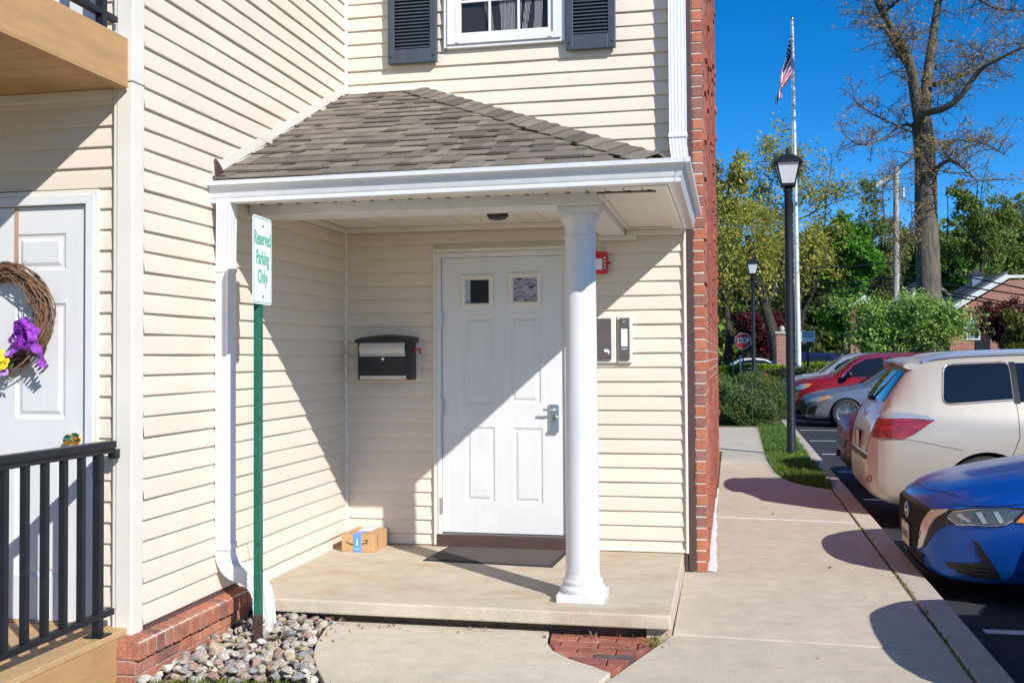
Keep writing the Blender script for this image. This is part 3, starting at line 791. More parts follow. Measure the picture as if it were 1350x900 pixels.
MB().box(0.716,1.752,-0.024,0.04,0.0,0.0858).build('sill', MT['brown'], ED, bevel=0.004)
for z in (1.66,1.02,0.24 if False else 0.30):
    h = MB(); h.box(0.748,0.768,-0.034,-0.0295,z-0.055,z+0.055); h.tube([(0.759,-0.036,z-0.057),(0.759,-0.036,z+0.057)],0.006,8)
    h.build('hinge', MT['steel'], ED)
# storefront lever lock
lx = dx_(731); LK = bpy.data.objects.new('lock', None); COL.objects.link(LK); LK.parent = ED
MB().box(lx-0.036,lx+0.038,-0.016,-0.001,dz_(569),dz_(534)).build('lock_plate', MT['steel'], LK, bevel=0.005)
b = MB(); b.tube([(lx+0.01,-0.015,dz_(541)),(lx+0.01,-0.055,dz_(541)),(lx-0.015,-0.062,dz_(541)),(lx-0.07,-0.062,dz_(540.5))],[0.010,0.010,0.010,0.008],10); b.build('lever', MT['steel'], LK, smooth=40)
b = MB(); b.lathe([(0.024,0),(0.024,-0.008),(0.019,-0.014),(0.004,-0.014)],(lx+0.004,-0.016,dz_(552)),20,'y'); b.build('cylinder', MT['chrome'], LK, smooth=40)
MB().box(lx-0.034,lx+0.034,-0.030,-0.0165,dz_(570),dz_(567)).build('lock_lip', MT['steel'], LK)

# door mat
MATT = thing('door_mat', (1.24,-0.28,0), 'dark brown ribbed doormat with grey border before the door', 'doormat')
mp = [(0.775,-0.560),(1.672,-0.640),(1.70,-0.035),(0.815,0.0)]
q = [(0.775,-0.57),(1.680,-0.645),(1.705,-0.045),(0.815,-0.028)]
MB().prism(q, lambda a,c,t:(a,c,t), 0.0, 0.005).build('rubber_border', MT['rubber'], MATT)
cx = sum(p[0] for p in q)/4; cy = sum(p[1] for p in q)/4
q2 = [(cx+(a-cx)*0.945, cy+(c-cy)*0.90) for a,c in q]
MB().prism(q2, lambda a,c,t:(a,c,t), 0.0052, 0.011).build('carpet', MT['mat'], MATT)

# parcel
PKG = thing('cardboard_parcel', (0.25,-0.2,0), 'small brown cardboard parcel with blue tape in the porch corner', 'box')
PKG.location = (0.105,-0.345,0)
b = MB(); b.box(0.105,0.345,-0.345,-0.02,0.001,0.125); b.build('carton', MT['cardboard'], PKG, bevel=0.003)
b = MB(); b.box(0.192,0.250,-0.3462,-0.3455,0.001,0.1256); b.box(0.192,0.250,-0.3455,-0.02,0.1255,0.1262); b.build('tape', MT['tapeblue'], PKG)
MB().box(0.175,0.275,-0.20,-0.045,0.1264,0.1270).build('shipping_label', MT['paper'], PKG)
# curved arrow mark
arc = [Vector((0.135+0.012*0 + t*0.165, -0.3465, 0.072-0.022*math.sin(PI*min(1,t*1.05)))) for t in [i/20 for i in range(21)]]
b = MB()
for i in range(20):
    t = i/20; wd = 0.0022+0.0035*math.sin(PI*t); a, c = arc[i], arc[i+1]
    if 0.186 < a.x < 0.252: continue
    b.add([a+Vector((0,0,-wd)),c+Vector((0,0,-wd)),c+Vector((0,0,wd)),a+Vector((0,0,wd))],[(0,1,2,3)])
e = arc[-1]; b.add([e+Vector((-0.030,0,0.016)),e+Vector((0.004,0,0.018)),e+Vector((0.004,0,0.012)),e+Vector((-0.026,0,0.011))],[(0,1,2,3)])
b.add([e+Vector((0.004,0,0.018)),e+Vector((-0.006,0,-0.018)),e+Vector((-0.011,0,-0.015)),e+Vector((-0.003,0,0.013))],[(0,1,2,3)])
b.build('arrow_mark', MT['inkblack'], PKG)
b = MB(); b.tube([(0.20+0.0,-0.3467,0.03),(0.222,-0.3467,0.018),(0.244,-0.3467,0.03)],0.0022,6); b.box(0.218,0.226,-0.3468,-0.3464,0.045,0.085); b.box(0.212,0.232,-0.3468,-0.3464,0.09,0.094); b.build('tape_mark', MT['paper'], PKG)
text_mesh('side_print', 'amazon', 0.030, MT['inkblack'], PKG, frame(Vector((0.3456,-0.26,0.066)), (0,0,1), (0,-1,0)), 0.0003)

# ================================================================== MAILBOX
MX = thing('wall_mailbox', (0.36,-0.02,1.21), 'black and white locking mailbox with red flag on the siding', 'mailbox')
b = MB(); b.box(0.150,0.562,-0.125,-0.004,1.218,1.500); b.build('body', MT['blackplastic'], MX, bevel=0.004)
b = MB(); top = [(-0.135,1.492),(-0.135,1.506),(-0.10,1.520),(-0.05,1.528),(0.0,1.530),(0.0,1.492)]
n = 14; rows = []
for i in range(n+1):
    t = i/n; x = 0.128+t*0.456; bow = 0.022*math.sin(PI*t)
    rows.append([(x,a-0.004,c+bow*(c-1.492)/0.038) for a,c in top])
b.grid(rows); nn = len(top); b.add(rows[0],[tuple(range(nn))]); b.add(rows[-1],[tuple(range(nn))[::-1]]); b.add([rows[0][0],rows[0][-1],rows[-1][-1],rows[-1][0]],[(0,1,2,3)])
b.build('lid', MT['blackplastic'], MX, smooth=35)
b = MB(); rows = [[(x,-0.126-0.024*math.sin(PI*t)*0.8-0.003,1.402+0.09*t) for x in (0.168,0.516)] for t in [i/8 for i in range(9)]]; b.grid(rows); b.box(0.168,0.516,-0.139,-0.126,1.392,1.402)
b.build('slot_cover', MT['plasticwhite'], MX, smooth=50)
MB().box(0.162,0.522,-0.129,-0.1255,1.252,1.390).build('front_door', MT['blackplastic'], MX, bevel=0.002)
MB().box(0.168,0.522,-0.134,-0.1255,1.222,1.250).build('bottom_strip', MT['plasticwhite'], MX, bevel=0.002)
b = MB(); b.lathe([(0.012,0),(0.012,-0.006),(0.006,-0.008)],(0.345,-0.129,1.372),14,'y'); b.build('key_lock', MT['chrome'], MX)
b = MB(); b.box(0.563,0.568,-0.075,-0.055,1.418,1.446); b.box(0.568,0.618,-0.070,-0.064,1.436,1.450); b.box(0.600,0.618,-0.070,-0.064,1.405,1.436); b.build('flag', MT['red'], MX)
MB().box(0.14,0.60,-0.010,0.0,1.214,1.535).build('mounting_block', MT['trim'], MX)

# ================================================================== FIRE ALARM, INTERCOM
FA = thing('fire_alarm', (1.95,-0.05,2.04), 'red fire alarm horn strobe on the wall behind the column', 'alarm')
b = MB(); b.box(1.87,1.992,-0.065,-0.01,1.968,2.125); b.build('body', MT['red'], FA, bevel=0.012)
MB().box(1.90,1.957,-0.076,-0.066,1.995,2.075).build('strobe_lens', MT['paper'], FA, bevel=0.006)
b = MB(); 
for i in range(4): b.box(1.968,1.978,-0.067,-0.0651,2.00+i*0.024,2.012+i*0.024)
b.build('lettering', MT['paper'], FA)
MB().tube([(1.992,-0.035,2.045),(2.012,-0.035,2.045)],0.010,8).build('side_knob', MT['red'], FA)
IC = thing('intercom_panel', (2.107,-0.03,1.5), 'narrow dark door intercom with a white name strip in cream surround', 'intercom')
b = MB(); b.box(2.055,2.160,-0.030,0.0,1.335,1.668); b.build('surround', MT['trim'], IC, bevel=0.003)
b = MB(); b.box(2.071,2.142,-0.048,-0.0305,1.356,1.652); b.build('body', simple('grey plastic', (0.10,0.095,0.09), 0.4), IC, bevel=0.004)
MB().box(2.084,2.128,-0.051,-0.0482,1.450,1.575).build('name_strip', MT['paper'], IC)
MB().lathe([(0.014,0),(0.014,-0.006),(0.004,-0.01)],(2.106,-0.048,1.626),16,'y').build('camera_lens', MT['chrome'], IC)
MB().box(2.086,2.126,-0.0505,-0.0482,1.431,1.436).build('slot', MT['paper'], IC)
KB = thing('key_box', (1.95,-0.03,1.5), 'dark square panel with white mark beside the column', 'panel')
MB().box(1.865,2.045,-0.026,0.0,1.335,1.668).build('surround', MT['trim'], KB, bevel=0.003)
MB().box(1.878,2.012,-0.046,-0.0265,1.358,1.650).build('cover', simple('brown grey plastic', (0.105,0.09,0.08), 0.35), KB, bevel=0.004)
b = MB(); b.prism([(1.965,1.412),(1.985,1.412),(1.995,1.395),(2.0,1.405),(1.998,1.425),(1.985,1.432),(1.96,1.432)], lambda a,c,t:(a,t,c), -0.0475,-0.0462); b.build('mark', MT['paper'], KB)

# ================================================================== UPPER WINDOW
WN = thing('upper_window', (1.245,-0.02,3.67), 'white framed upper window with muntins above the porch roof', 'window')
x0,x1,z0,z1 = 0.826,1.662,3.682,5.10
b = MB(); b.box(x0-0.006,x0+0.052,-0.045,0.03,z0,z1); b.box(x1-0.052,x1+0.006,-0.045,0.03,z0,z1); b.box(x0+0.052,x1-0.052,-0.045,0.03,z0,z0+0.045); b.build('frame', MT['white'], WN, bevel=0.003)
b = MB(); b.box(x0-0.036,x0-0.0065,-0.030,0.02,z0-0.02,z1); b.box(x1+0.0065,x1+0.036,-0.030,0.02,z0-0.02,z1); b.box(x0-0.0065,x1+0.0065,-0.030,0.02,z0-0.026,z0-0.0005); b.build('surround', MT['white'], WN, bevel=0.003)
g = NG('clear window pane'); tr = g.n('ShaderNodeBsdfTransparent'); gl = g.n('ShaderNodeBsdfGlossy'); gl.inputs['Roughness'].default_value = 0.02; mx = g.n('ShaderNodeMixShader'); mx.inputs[0].default_value = 0.02
g.l(tr.outputs[0],mx.inputs[1]); g.l(gl.outputs[0],mx.inputs[2]); g.l(mx.outputs[0],g.out.inputs[0]); MT['clearpane'] = g.mat
SS = MB(); SS.box(x0+0.0525,x0+0.092,-0.025,0.01,z0+0.0455,z1); SS.box(x1-0.092,x1-0.0525,-0.025,0.01,z0+0.0455,z1); SS.box(x0+0.092,x1-0.092,-0.025,0.01,z0+0.0455,z0+0.085); SS = SS.build('sash', MT['white'], WN, bevel=0.003)
gx0,gx1,gz0 = x0+0.093,x1-0.093,z0+0.0855
for k in (1,2):
    xm = gx0+(gx1-gx0)*k/3; MB().box(xm-0.009,xm+0.009,-0.013,-0.006,gz0,z1).build('muntin', MT['white'], SS)
zm = gz0+0.235; MB().box(gx0,gx1,-0.012,-0.007,zm-0.009,zm+0.009).build('muntin', MT['white'], SS)
MT['curt'] = simple('lace drapery', (0.10,0.095,0.09), 0.9, 0.6, 24, stretch=(5,1,1.2))
MB().box(gx0-0.01,gx1+0.01,0.0165,0.019,gz0-0.01,z1).build('room_shade_sheet', simple('painted room shade',(0.012,0.010,0.010),0.9), WN)  # near-black sheet painted in place of the unlit room behind the panes
g = NG('striped drape'); wv = g.n('ShaderNodeTexWave'); wv.inputs['Scale'].default_value = 30; wv.inputs['Distortion'].default_value = 3; g.l(g.pos((1,1,0.6)), wv.inputs[0]); g.bsdf(g.ramp(wv.outputs['Fac'],[(0.35,(0.03,0.028,0.03)),(0.6,(0.26,0.25,0.26))]),0.9); MT['drape'] = g.mat; MT['drape2'] = simple('beige drape',(0.20,0.155,0.115),0.9,0.2,30)
for (xa,xb,xc,xd,mm) in ((gx0+0.12,gx0+0.19,gx0+0.21,gx0+0.245,'drape2'),(gx0+0.27,gx0+0.40,gx0+0.30,gx0+0.36,'drape'),(gx0+0.40,gx0+0.47,gx0+0.31,gx0+0.44,'drape'),(gx0+0.52,gx0+0.57,gx0+0.45,gx0+0.49,'drape'),(gx0+0.56,gx0+0.62,gx0+0.54,gx0+0.60,'drape')):
    b = MB(); rows = []
    for i in range(9):
        t = i/8; rows.append([(xc+(xa-xc)*t+((xd+(xb-xd)*t)-(xc+(xa-xc)*t))*j/6, 0.009+0.004*math.sin(j*2.1), gz0+(0.5)*t) for j in range(7)])
    b.grid(rows); b.build('drape', MT[mm], WN, smooth=60, recalc=False)
for k in range(3):
    a = gx0+(gx1-gx0)*k/3; MB().box(a+0.001,a+(gx1-gx0)/3-0.001,-0.004,0.002,gz0,z1).build('pane', MT['clearpane'], SS)
b = MB(); b.box(x0+0.06,x0+0.085,-0.052,-0.0455,z0+0.008,z0+0.018); b.box(x1-0.085,x1-0.06,-0.052,-0.0455,z0+0.008,z0+0.018); b.build('weep_cover', MT['trim'], WN)
def shutter(xa, xb, zb_, label):
    S = thing('window_shutter', ((xa+xb)/2,-0.03,zb_), label, 'shutter', 'louvred shutters of the upper window')
    zt_ = 5.2; y0,y1 = -0.062,-0.02
    b = MB(); b.box(xa,xa+0.052,y0,y1,zb_,zt_); b.box(xb-0.052,xb,y0,y1,zb_,zt_); b.box(xa+0.052,xb-0.052,y0+0.001,y1,zb_,zb_+0.105); b.build('frame', MT['shutter'], S, bevel=0.004)
    MB().box(xa+0.05,xb-0.05,y1-0.006,y1-0.001,zb_+0.1,zt_).build('backing', MT['shutter'], S)
    z = zb_+0.112
    while z < zt_-0.02:
        b = MB(); b.prism([(y0+0.004,z),(y0+0.004,z+0.006),(y1-0.008,z+0.026),(y1-0.008,z+0.018)], lambda a,c,t:(t,a,c), xa+0.0525,xb-0.0525); b.build('louver', MT['shutter'], S); z += 0.0255
    b = MB()
    for xx in (xa+0.025,xb-0.025): b.lathe([(0.009,0),(0.008,-0.004),(0.003,-0.006)],(xx,y0,zb_+0.05),10,'y')
    b.build('screw', MT['blackplastic'], S)
shutter(0.366,0.742,3.560,'slate blue louvred shutter left of the upper window')
shutter(1.706,2.062,3.580,'slate blue louvred shutter right of the upper window')

# ================================================================== DOWNSPOUTS
def ribbed_rect(w_, d_, n=5, rib=0.0035):
    """Closed outline of a corrugated rectangular pipe, centred."""
    pts = []
    def side(p, q, nrm):
        k = 4*n
        for i in range(k):
            t = i/k; dd = -rib*(1 if (i%4) in (1,2) else 0)
            pts.append((p[0]+(q[0]-p[0])*t+nrm[0]*dd, p[1]+(q[1]-p[1])*t+nrm[1]*dd))
    a, c = w_/2, d_/2
    side((-a,-c),(a,-c),(0,-1)); side((a,-c),(a,c),(1,0)); side((a,c),(-a,c),(0,1)); side((-a,c),(-a,-c),(-1,0))
    return pts
def pipe(path, prof, name, mat, parent, wave=0.0):
    """path: list of (centre, e1, e2)"""
    b = MB(); rows = []
    for i,(c,e1,e2) in enumerate(path):
        k = 1.0 - (wave if i%2 else 0)
        rows.append([Vector(c)+Vector(e1)*a*k+Vector(e2)*d*k for a,d in prof+[prof[0]]])
    b.grid(rows); b.add(rows[-1][:-1],[tuple(range(len(prof)))]); b.add(rows[0][:-1],[tuple(range(len(prof)))[::-1]])
    return b.build(name, mat, parent, smooth=28, recalc=True)
DS = thing('downspout', (0.06,-1.93,-0.1), 'white corrugated downspout at the left corner of the porch roof', 'downspout')
pr_ = ribbed_rect(0.075, 0.100, 3, 0.003)      # e1 = out (X), e2 = along Y
ex, ey, ez = Vector((1,0,0)), Vector((0,1,0)), Vector((0,0,1))
# outlet + offset + vertical run
pipe([((0.098,-2.085,2.262),ex,ey),((0.098,-2.085,2.225),ex,ey),((0.095,-2.078,2.185),ex,ey),((0.058,-2.015,1.915),ex,ey),((0.054,-2.008,1.86),ex,ey)], pr_, 'offset_section', MT['whitemetal'], DS)
pipe([((0.054,-2.008,1.87),ex,ey),((0.054,-2.008,0.30),ex,ey)], pr_, 'pipe', MT['whitemetal'], DS)
for z in (1.885,0.335): MB().box(0.012,0.097,-2.064,-1.952,z-0.018,z+0.018).build('strap', MT['whitemetal'], DS, bevel=0.003)
path = []
for i in range(13):                             # lower elbow turning outward
    a = math.radians(75)*i/12; R_ = 0.12
    c = Vector((0.054+R_*(1-math.cos(a)), -2.008, 0.30-R_*math.sin(a)))
    e1 = Vector((math.cos(a),0,math.sin(a))); path.append((c, e1, ey))
pipe(path, ribbed_rect(0.078,0.103,3,0.002), 'elbow', MT['whitemetal'], DS, wave=0.05)
c1 = path[-1][0]; path2 = [(c1, path[-1][1], ey)]
d1 = Vector((math.sin(math.radians(75)),0,-math.cos(math.radians(75))))
c2 = c1+d1*0.035
for i in range(11):
    a = math.radians(75-70*i/10)
    e1 = Vector((math.cos(a),0,math.sin(a)))
    if i: c2 = c2+Vector((math.sin(a),0,-math.cos(a)))*0.019
    path2.append((c2.copy(), e1, ey))
pipe(path2, ribbed_rect(0.080,0.105,3,0.002), 'elbow', MT['whitemetal'], DS, wave=0.05)
path3 = [(c2, Vector((0.995,0,0.087)), ey),(c2+Vector((0.012,0,-0.13)), Vector((0.995,0,0.087)), ey)]
pipe(path3, ribbed_rect(0.082,0.108,3,0.002), 'outlet', MT['whitemetal'], DS)
D2 = thing('downspout', (2.51,-0.06,2.4), 'white corrugated downspout on the upper wall by the brick corner', 'downspout')
pr2 = ribbed_rect(0.118, 0.078, 5, 0.003)
pipe([((2.497,-0.062,7.0),ex,ey),((2.497,-0.062,2.86),ex,ey)], pr2, 'pipe', MT['whitemetal'], D2)
pipe([((2.497,-0.062,2.87),ex,ey),((2.505,-0.064,2.80),ex,ey),((2.545,-0.105,2.45),ex,ey),((2.56,-0.12,2.365),ex,ey)], pr2, 'offset_section', MT['whitemetal'], D2)
MB().box(2.43,2.562,-0.108,-0.02,2.905,2.935).build('strap', MT['whitemetal'], D2, bevel=0.003)

# ================================================================== PARKING SIGN
SG = thing('parking_sign', (0.365,-2.235,ZW), 'white reserved parking sign with green lettering on a green post', 'sign')
up = [(-0.030,0.012),(-0.020,0.012),(-0.014,-0.014),(0.014,-0.014),(0.020,0.012),(0.030,0.012),(0.030,0.008),(0.024,0.008),(0.018,-0.019),(-0.018,-0.019),(-0.024,0.008),(-0.030,0.008)]
sgx, sgy = 0.362, -2.235; SGA = math.radians(4.5)
b = MB(); b.prism(up, lambda a,c,t:(sgx-c-0.004, sgy+a, t), 0.02, 1.82); b.build('post', MT['greenpost'], SG)
b = MB(); b.prism(up, lambda a,c,t:(sgx-c-0.004, sgy+a, t), -0.3, 0.02); b.build('post_foot', MT['rust'], SG)
sy0, sy1, sz0, sz1 = sgy-0.140, sgy+0.140, 1.672, 2.142
def rrect(a0,a1,c0,c1,r,n=5):
    out = []
    for (cx,cy,s) in ((a1-r,c1-r,0),(a0+r,c1-r,90),(a0+r,c0+r,180),(a1-r,c0+r,270)):
        for i in range(n+1):
            t = math.radians(s+90*i/n); out.append((cx+r*math.cos(t), cy+r*math.sin(t)))
    return out
px_ = sgx+0.018
MB().prism(rrect(sy0,sy1,sz0,sz1,0.028), lambda a,c,t:(t,a,c), px_, px_+0.003).build('plate', MT['signwhite'], SG)
ou, inn = rrect(sy0+0.008,sy1-0.008,sz0+0.008,sz1-0.008,0.022), rrect(sy0+0.012,sy1-0.012,sz0+0.012,sz1-0.012,0.019)
b = MB(); n = len(ou); b.add([(px_+0.0036,a,c) for a,c in ou]+[(px_+0.0036,a,c) for a,c in inn], [(i,(i+1)%n,n+(i+1)%n,n+i) for i in range(n)]); b.build('border', MT['signgreen'], SG)
for txt, zc in (('Reserved',2.022),('Parking',1.918),('Only',1.817)):
    text_mesh('lettering', txt, 0.104, MT['signgreen'], SG, frame(Vector((px_+0.0042,sgy,zc)), (0,1,0), (0,0,1)), 0.0003, sx=0.62 if txt!='Only' else 0.70, bold=0.0012)
b = MB()
for z in (sz0+0.042,sz1-0.05): b.lathe([(0.008,0),(0.007,0.005),(0.002,0.006)],(px_+0.003,sgy,z),10,'x')
b.build('bolt', MT['steel'], SG)

_piv = Vector((sgx+0.018,sgy,0))
for o in list(SG.children):                       # the plate is turned a little on its post
    if o.name.split('.')[0] in ('plate','border','lettering','bolt'):
        off = _piv-wo(SG); o.data.transform(Matrix.Translation(off) @ Matrix.Rotation(SGA,4,'Z') @ Matrix.Translation(-off))
# ================================================================== STONE BED
ST = thing('river_stone_bed', (0.45,-2.3,ZW), 'bed of mixed river stones around the sign post and downspout', 'stones')
variants = []
for s in range(14):
    bm = bmesh.new(); bmesh.ops.create_icosphere(bm, subdivisions=2, radius=1.0); rr = random.Random(s)
    sx,sy,sz = rr.uniform(0.75,1.3), rr.uniform(0.6,1.0), rr.uniform(0.42,0.8)
    cuts = [(Vector((rr.uniform(-1,1),rr.uniform(-1,1),rr.uniform(-1,1))).normalized(), rr.uniform(0.5,0.82)) for _ in range(11)]
    ph = [rr.uniform(0,6) for _ in range(6)]
    for v in bm.verts:
        k = 1+0.10*math.sin(2.3*v.co.x+ph[0])*math.cos(2.1*v.co.y+ph[1])+0.08*math.sin(3.7*v.co.z+ph[2]+v.co.x*2)+rr.uniform(-.018,.018)
        if s%3 == 0: k *= 1-0.12*max(0,abs(v.co.x+v.co.y*0.4)-0.6)
        for cn, cd in cuts:
            ov = v.co.dot(cn)-cd
            if ov > 0: v.co -= cn*ov*0.85
        v.co = Vector((v.co.x*sx*k, v.co.y*sy*k, v.co.z*sz*k))*1.12
    me = bpy.data.meshes.new('stone'); bm.to_mesh(me); bm.free(); me.materials.append(MT['stone']); me.shade_smooth(); me.set_sharp_from_angle(angle=math.radians(24)); variants.append(me)
spoly = [(0.11,-3.0),(0.11,-1.83),(0.13,-1.72),(0.70,-1.70),(0.60,-1.78),(0.585,-1.95),(0.64,-2.15),(0.72,-2.40),(0.82,-2.60),(0.90,-2.78),(0.55,-2.90)]
placed = []; tries = 0
for layer, (nmax, rmin, rmax, zc) in enumerate([(190,0.024,0.042,-0.128),(105,0.020,0.037,-0.102),(20,0.016,0.026,-0.08)]):
    cnt = 0; tries = 0; lay = []
    while cnt < nmax and tries < 9000:
        tries += 1
        x, y = RN.uniform(0.1,0.92), RN.uniform(-3.0,-1.69)
        r = RN.uniform(rmin, rmax)
        if not inside((x,y), spoly): continue
        if layer and min(abs(x-0.11), 9) < 0.03: continue
        if any((x-a)**2+(y-c)**2 < (0.74*(r+q))**2 for a,c,q in lay): continue
        if (x-0.36)**2+(y+2.235)**2 < (r*0.8+0.02)**2: continue
        if layer and not inside((x+0.03,y), spoly): continue
        lay.append((x,y,r)); cnt += 1
        o = link_mesh('stone', RN.choice(variants), ST, (x,y,zc+0.018*max(0,1-math.hypot(x-0.34,y+2.1)/0.4)+RN.uniform(-.012,.012)))
        o.scale = (r*RN.uniform(0.9,1.15),r,r*RN.uniform(0.85,1.1)); o.rotation_euler = (RN.uniform(-.5,.5),RN.uniform(-.5,.5),RN.uniform(0,6.28))

# ================================================================== LEFT STOOP, RAIL, BALCONY, DOOR
SP = thing('entry_stoop', (-1.2,-4.2,0), 'tan boarded stoop with tan fascia at the left', 'stoop')
y = -2.872
k = 0
while y > -6.5:
    MB().box(-3.0,-0.004, y-0.138,y, 0.072,0.100).build('deck_board', MT['tandeck'], SP, bevel=0.003); y -= 0.143
MB().box(-0.04,-0.0, -6.5,-2.912, -0.25,0.0715).build('fascia', MT['tan'], SP, bevel=0.003)
MB().box(-0.0395,0.004, -6.5,-2.912, 0.0718,0.101).build('edge_board', MT['tandeck'], SP, bevel=0.004)
def rail(name, label, yb0, yb1, zr0, zr1, xr, posts, group=None):
    RL = thing(name, (xr,(yb0+yb1)/2,zr0), label, 'railing', group)
    b = MB(); b.box(xr-0.028,xr+0.028, yb0,yb1, zr1-0.022,zr1+0.012); b.build('top_rail', MT['blackmetal'], RL, bevel=0.006)
    MB().box(xr-0.016,xr+0.016, yb0,yb1, zr1-0.045,zr1-0.0225).build('top_channel', MT['blackmetal'], RL)
    MB().box(xr-0.018,xr+0.018, yb0,yb1, zr0+0.075,zr0+0.105).build('bottom_rail', MT['blackmetal'], RL, bevel=0.003)
    y = yb1-0.11
    i = 0
    while y > yb0+0.03:
        if i == 0:
            MB().box(xr-0.019,xr+0.019,y-0.019,y+0.019,zr0+0.006,zr1-0.046).build('post', MT['blackmetal'], RL, bevel=0.002)
            MB().box(xr-0.045,xr+0.045,y-0.045,y+0.045,zr0,zr0+0.0058).build('base_plate', MT['blackmetal'], RL)
        else: MB().box(xr-0.0145,xr+0.0145,y-0.0145,y+0.0145,zr0+0.1055,zr1-0.0455).build('baluster', MT['blackmetal'], RL, bevel=0.0015)
        y -= 0.130; i += 1
    b = MB(); b.box(xr-0.02,xr+0.02,yb1-0.002,yb1+0.035,zr1-0.075,zr1-0.03); b.build('bracket', MT['blackmetal'], RL)
rail('stoop_railing','black metal railing on the ground level stoop', -6.0,-2.965, 0.103,0.985, -0.045, 1, 'black metal railings')
BC = thing('balcony', (-1.2,-4.2,2.7), 'tan boarded balcony overhead at the upper left', 'balcony')
MB().box(-0.035,0.008, -6.5,-2.925, 2.700,2.930).build('fascia', MT['tan'], BC, bevel=0.003)
MB().box(-0.05,0.010, -6.5,-2.925, 2.690,2.6995).build('fascia_edge', MT['tan'], BC)
y = -2.872
while y > -6.5:
    MB().box(-3.0,-0.052, y-0.138,y, 2.702,2.722).build('soffit_board', MT['tandeck'], BC, bevel=0.002); y -= 0.1405
MB().box(-3.0,-0.036, -6.5,-2.872, 2.86,2.931).build('floor', MT['tandeck'], BC)
MB().box(-3.0,-0.085, -2.893,-2.8725, 2.655,2.7005).build('ledger_trim', MT['trim'], BC, bevel=0.003)
rail('balcony_railing','black metal railing on the balcony at the upper left', -6.0,-2.93, 2.933,3.85, -0.060, 1, 'black metal railings')
def side_door(z0, label, full):
    Dr = thing('stoop_door', (-0.7,-2.88,z0), label, 'door')
    xr, wd, h = -0.236, 0.914, 2.03
    xl = xr-wd; yf = -2.878
    def q(a,c,e,f): return (xl+a*wd, xl+c*wd, z0+e*h, z0+f*h)
    pans = [q(0.13,0.435,0.845,0.935),q(0.565,0.87,0.845,0.935),q(0.13,0.435,0.485,0.765),q(0.565,0.87,0.485,0.765),q(0.13,0.435,0.105,0.395),q(0.565,0.87,0.105,0.395)]
    lf = panel_leaf(Dr, xl,xr, z0,z0+h, yf, 0.04, pans, MT['doorwhite'])
    b = MB()
    b.box(xr+0.004,xr+0.048,-2.905,-2.85,z0-0.02,z0+h+0.05); b.box(xl-0.048,xl-0.004,-2.905,-2.85,z0-0.02,z0+h+0.05); b.box(xl-0.004,xr+0.004,-2.905,-2.85,z0+h+0.005,z0+h+0.05)
    b.build('door_frame', MT['white'], Dr, bevel=0.003)
    b = MB(); b.box(xr+0.0485,xr+0.066,-2.898,-2.86,z0-0.02,z0+h+0.075); b.box(xl-0.066,xl-0.0485,-2.898,-2.86,z0-0.02,z0+h+0.075); b.box(xl-0.0485,xr+0.0485,-2.898,-2.86,z0+h+0.0505,z0+h+0.075)
    b.build('door_trim', MT['trim'], Dr, bevel=0.002)
    MB().box(xl-0.004,xr+0.004,-2.91,-2.86,z0-0.03,z0-0.002).build('threshold', MT['tan'], Dr)
    if full:
        b = MB(); b.lathe([(0.032,0),(0.031,-0.006),(0.014,-0.010),(0.012,-0.028),(0.024,-0.036),(0.029,-0.05),(0.025,-0.062),(0.008,-0.068)],(xr-0.064,yf,0.995),24,'y'); b.build('knob', MT['brass'], Dr, smooth=40)
side_door(0.108, 'white six-panel front door with a vine wreath on the stoop', True)
side_door(2.95, 'white upper door behind the balcony railing', False)

# wreath
WR = thing('door_wreath', (-0.66,-2.93,1.58), 'brown grapevine wreath with purple bow and yellow flowers on white door', 'wreath')
wc = Vector((-0.665,-2.935,1.588))
MT['vine'] = island_mat('grape vine', [(0.10,0.05,0.028),(0.19,0.10,0.055),(0.26,0.155,0.09),(0.14,0.075,0.045)], 0.8)
b = MB()
for s in range(64):
    rr = random.Random(s*3+1); Rr = rr.uniform(0.20,0.262); ph = rr.uniform(0,6.28); dpt = rr.uniform(-0.03,0.04); span = rr.uniform(2.2,5.5)
    tw, ta = rr.uniform(2,6), rr.uniform(0.008,0.024); pts = []
    for i in range(26):
        a = ph+span*i/25; r_ = Rr+ta*math.sin(tw*a+ph); pts.append(wc+Vector((r_*math.cos(a), dpt+ta*math.cos(tw*a+ph*2), r_*math.sin(a))))
    r0 = rr.uniform(0.0028,0.0062); b.tube(pts, [r0*(0.75+0.3*math.sin(i*1.3)) for i in range(26)], 5)
for s in range(46):
    rr = random.Random(900+s); a = rr.uniform(0,6.28); sg = rr.choice([1,1,-1]); p = wc+Vector((0.265*math.cos(a) if sg>0 else 0.205*math.cos(a), rr.uniform(-.03,.02), (0.265 if sg>0 else 0.205)*math.sin(a)))
    d = Vector((math.cos(a+rr.uniform(-.9,.9)), rr.uniform(-.4,.2), math.sin(a+rr.uniform(-.9,.9))))*sg
    b.tube([p, p+d*0.018+Vector((0,0,rr.uniform(-.005,.008))), p+d*rr.uniform(0.03,0.055)], [0.002,0.0015,0.0008], 4)
b.build('vine_ring', MT['vine'], WR, smooth=60, recalc=False)
g = NG('purple ribbon'); P = g.pos(); p = g.bsdf(g.ramp(g.noise(P,60,3),[(0.3,(0.28,0.03,0.46)),(0.7,(0.55,0.14,0.74))]),0.35,0,0.5); t = g.n('ShaderNodeBsdfTranslucent'); t.inputs[0].default_value=(0.62,0.18,0.80,1)
mx = g.n('ShaderNodeMixShader'); mx.inputs[0].default_value=0.35; g.l(p.outputs[0],mx.inputs[1]); g.l(t.outputs[0],mx.inputs[2]); g.l(mx.outputs[0],g.out.inputs[0]); MT['ribbon']=g.mat
bc = wc+Vector((0.178,-0.06,-0.085)); BOW = None; b = MB()
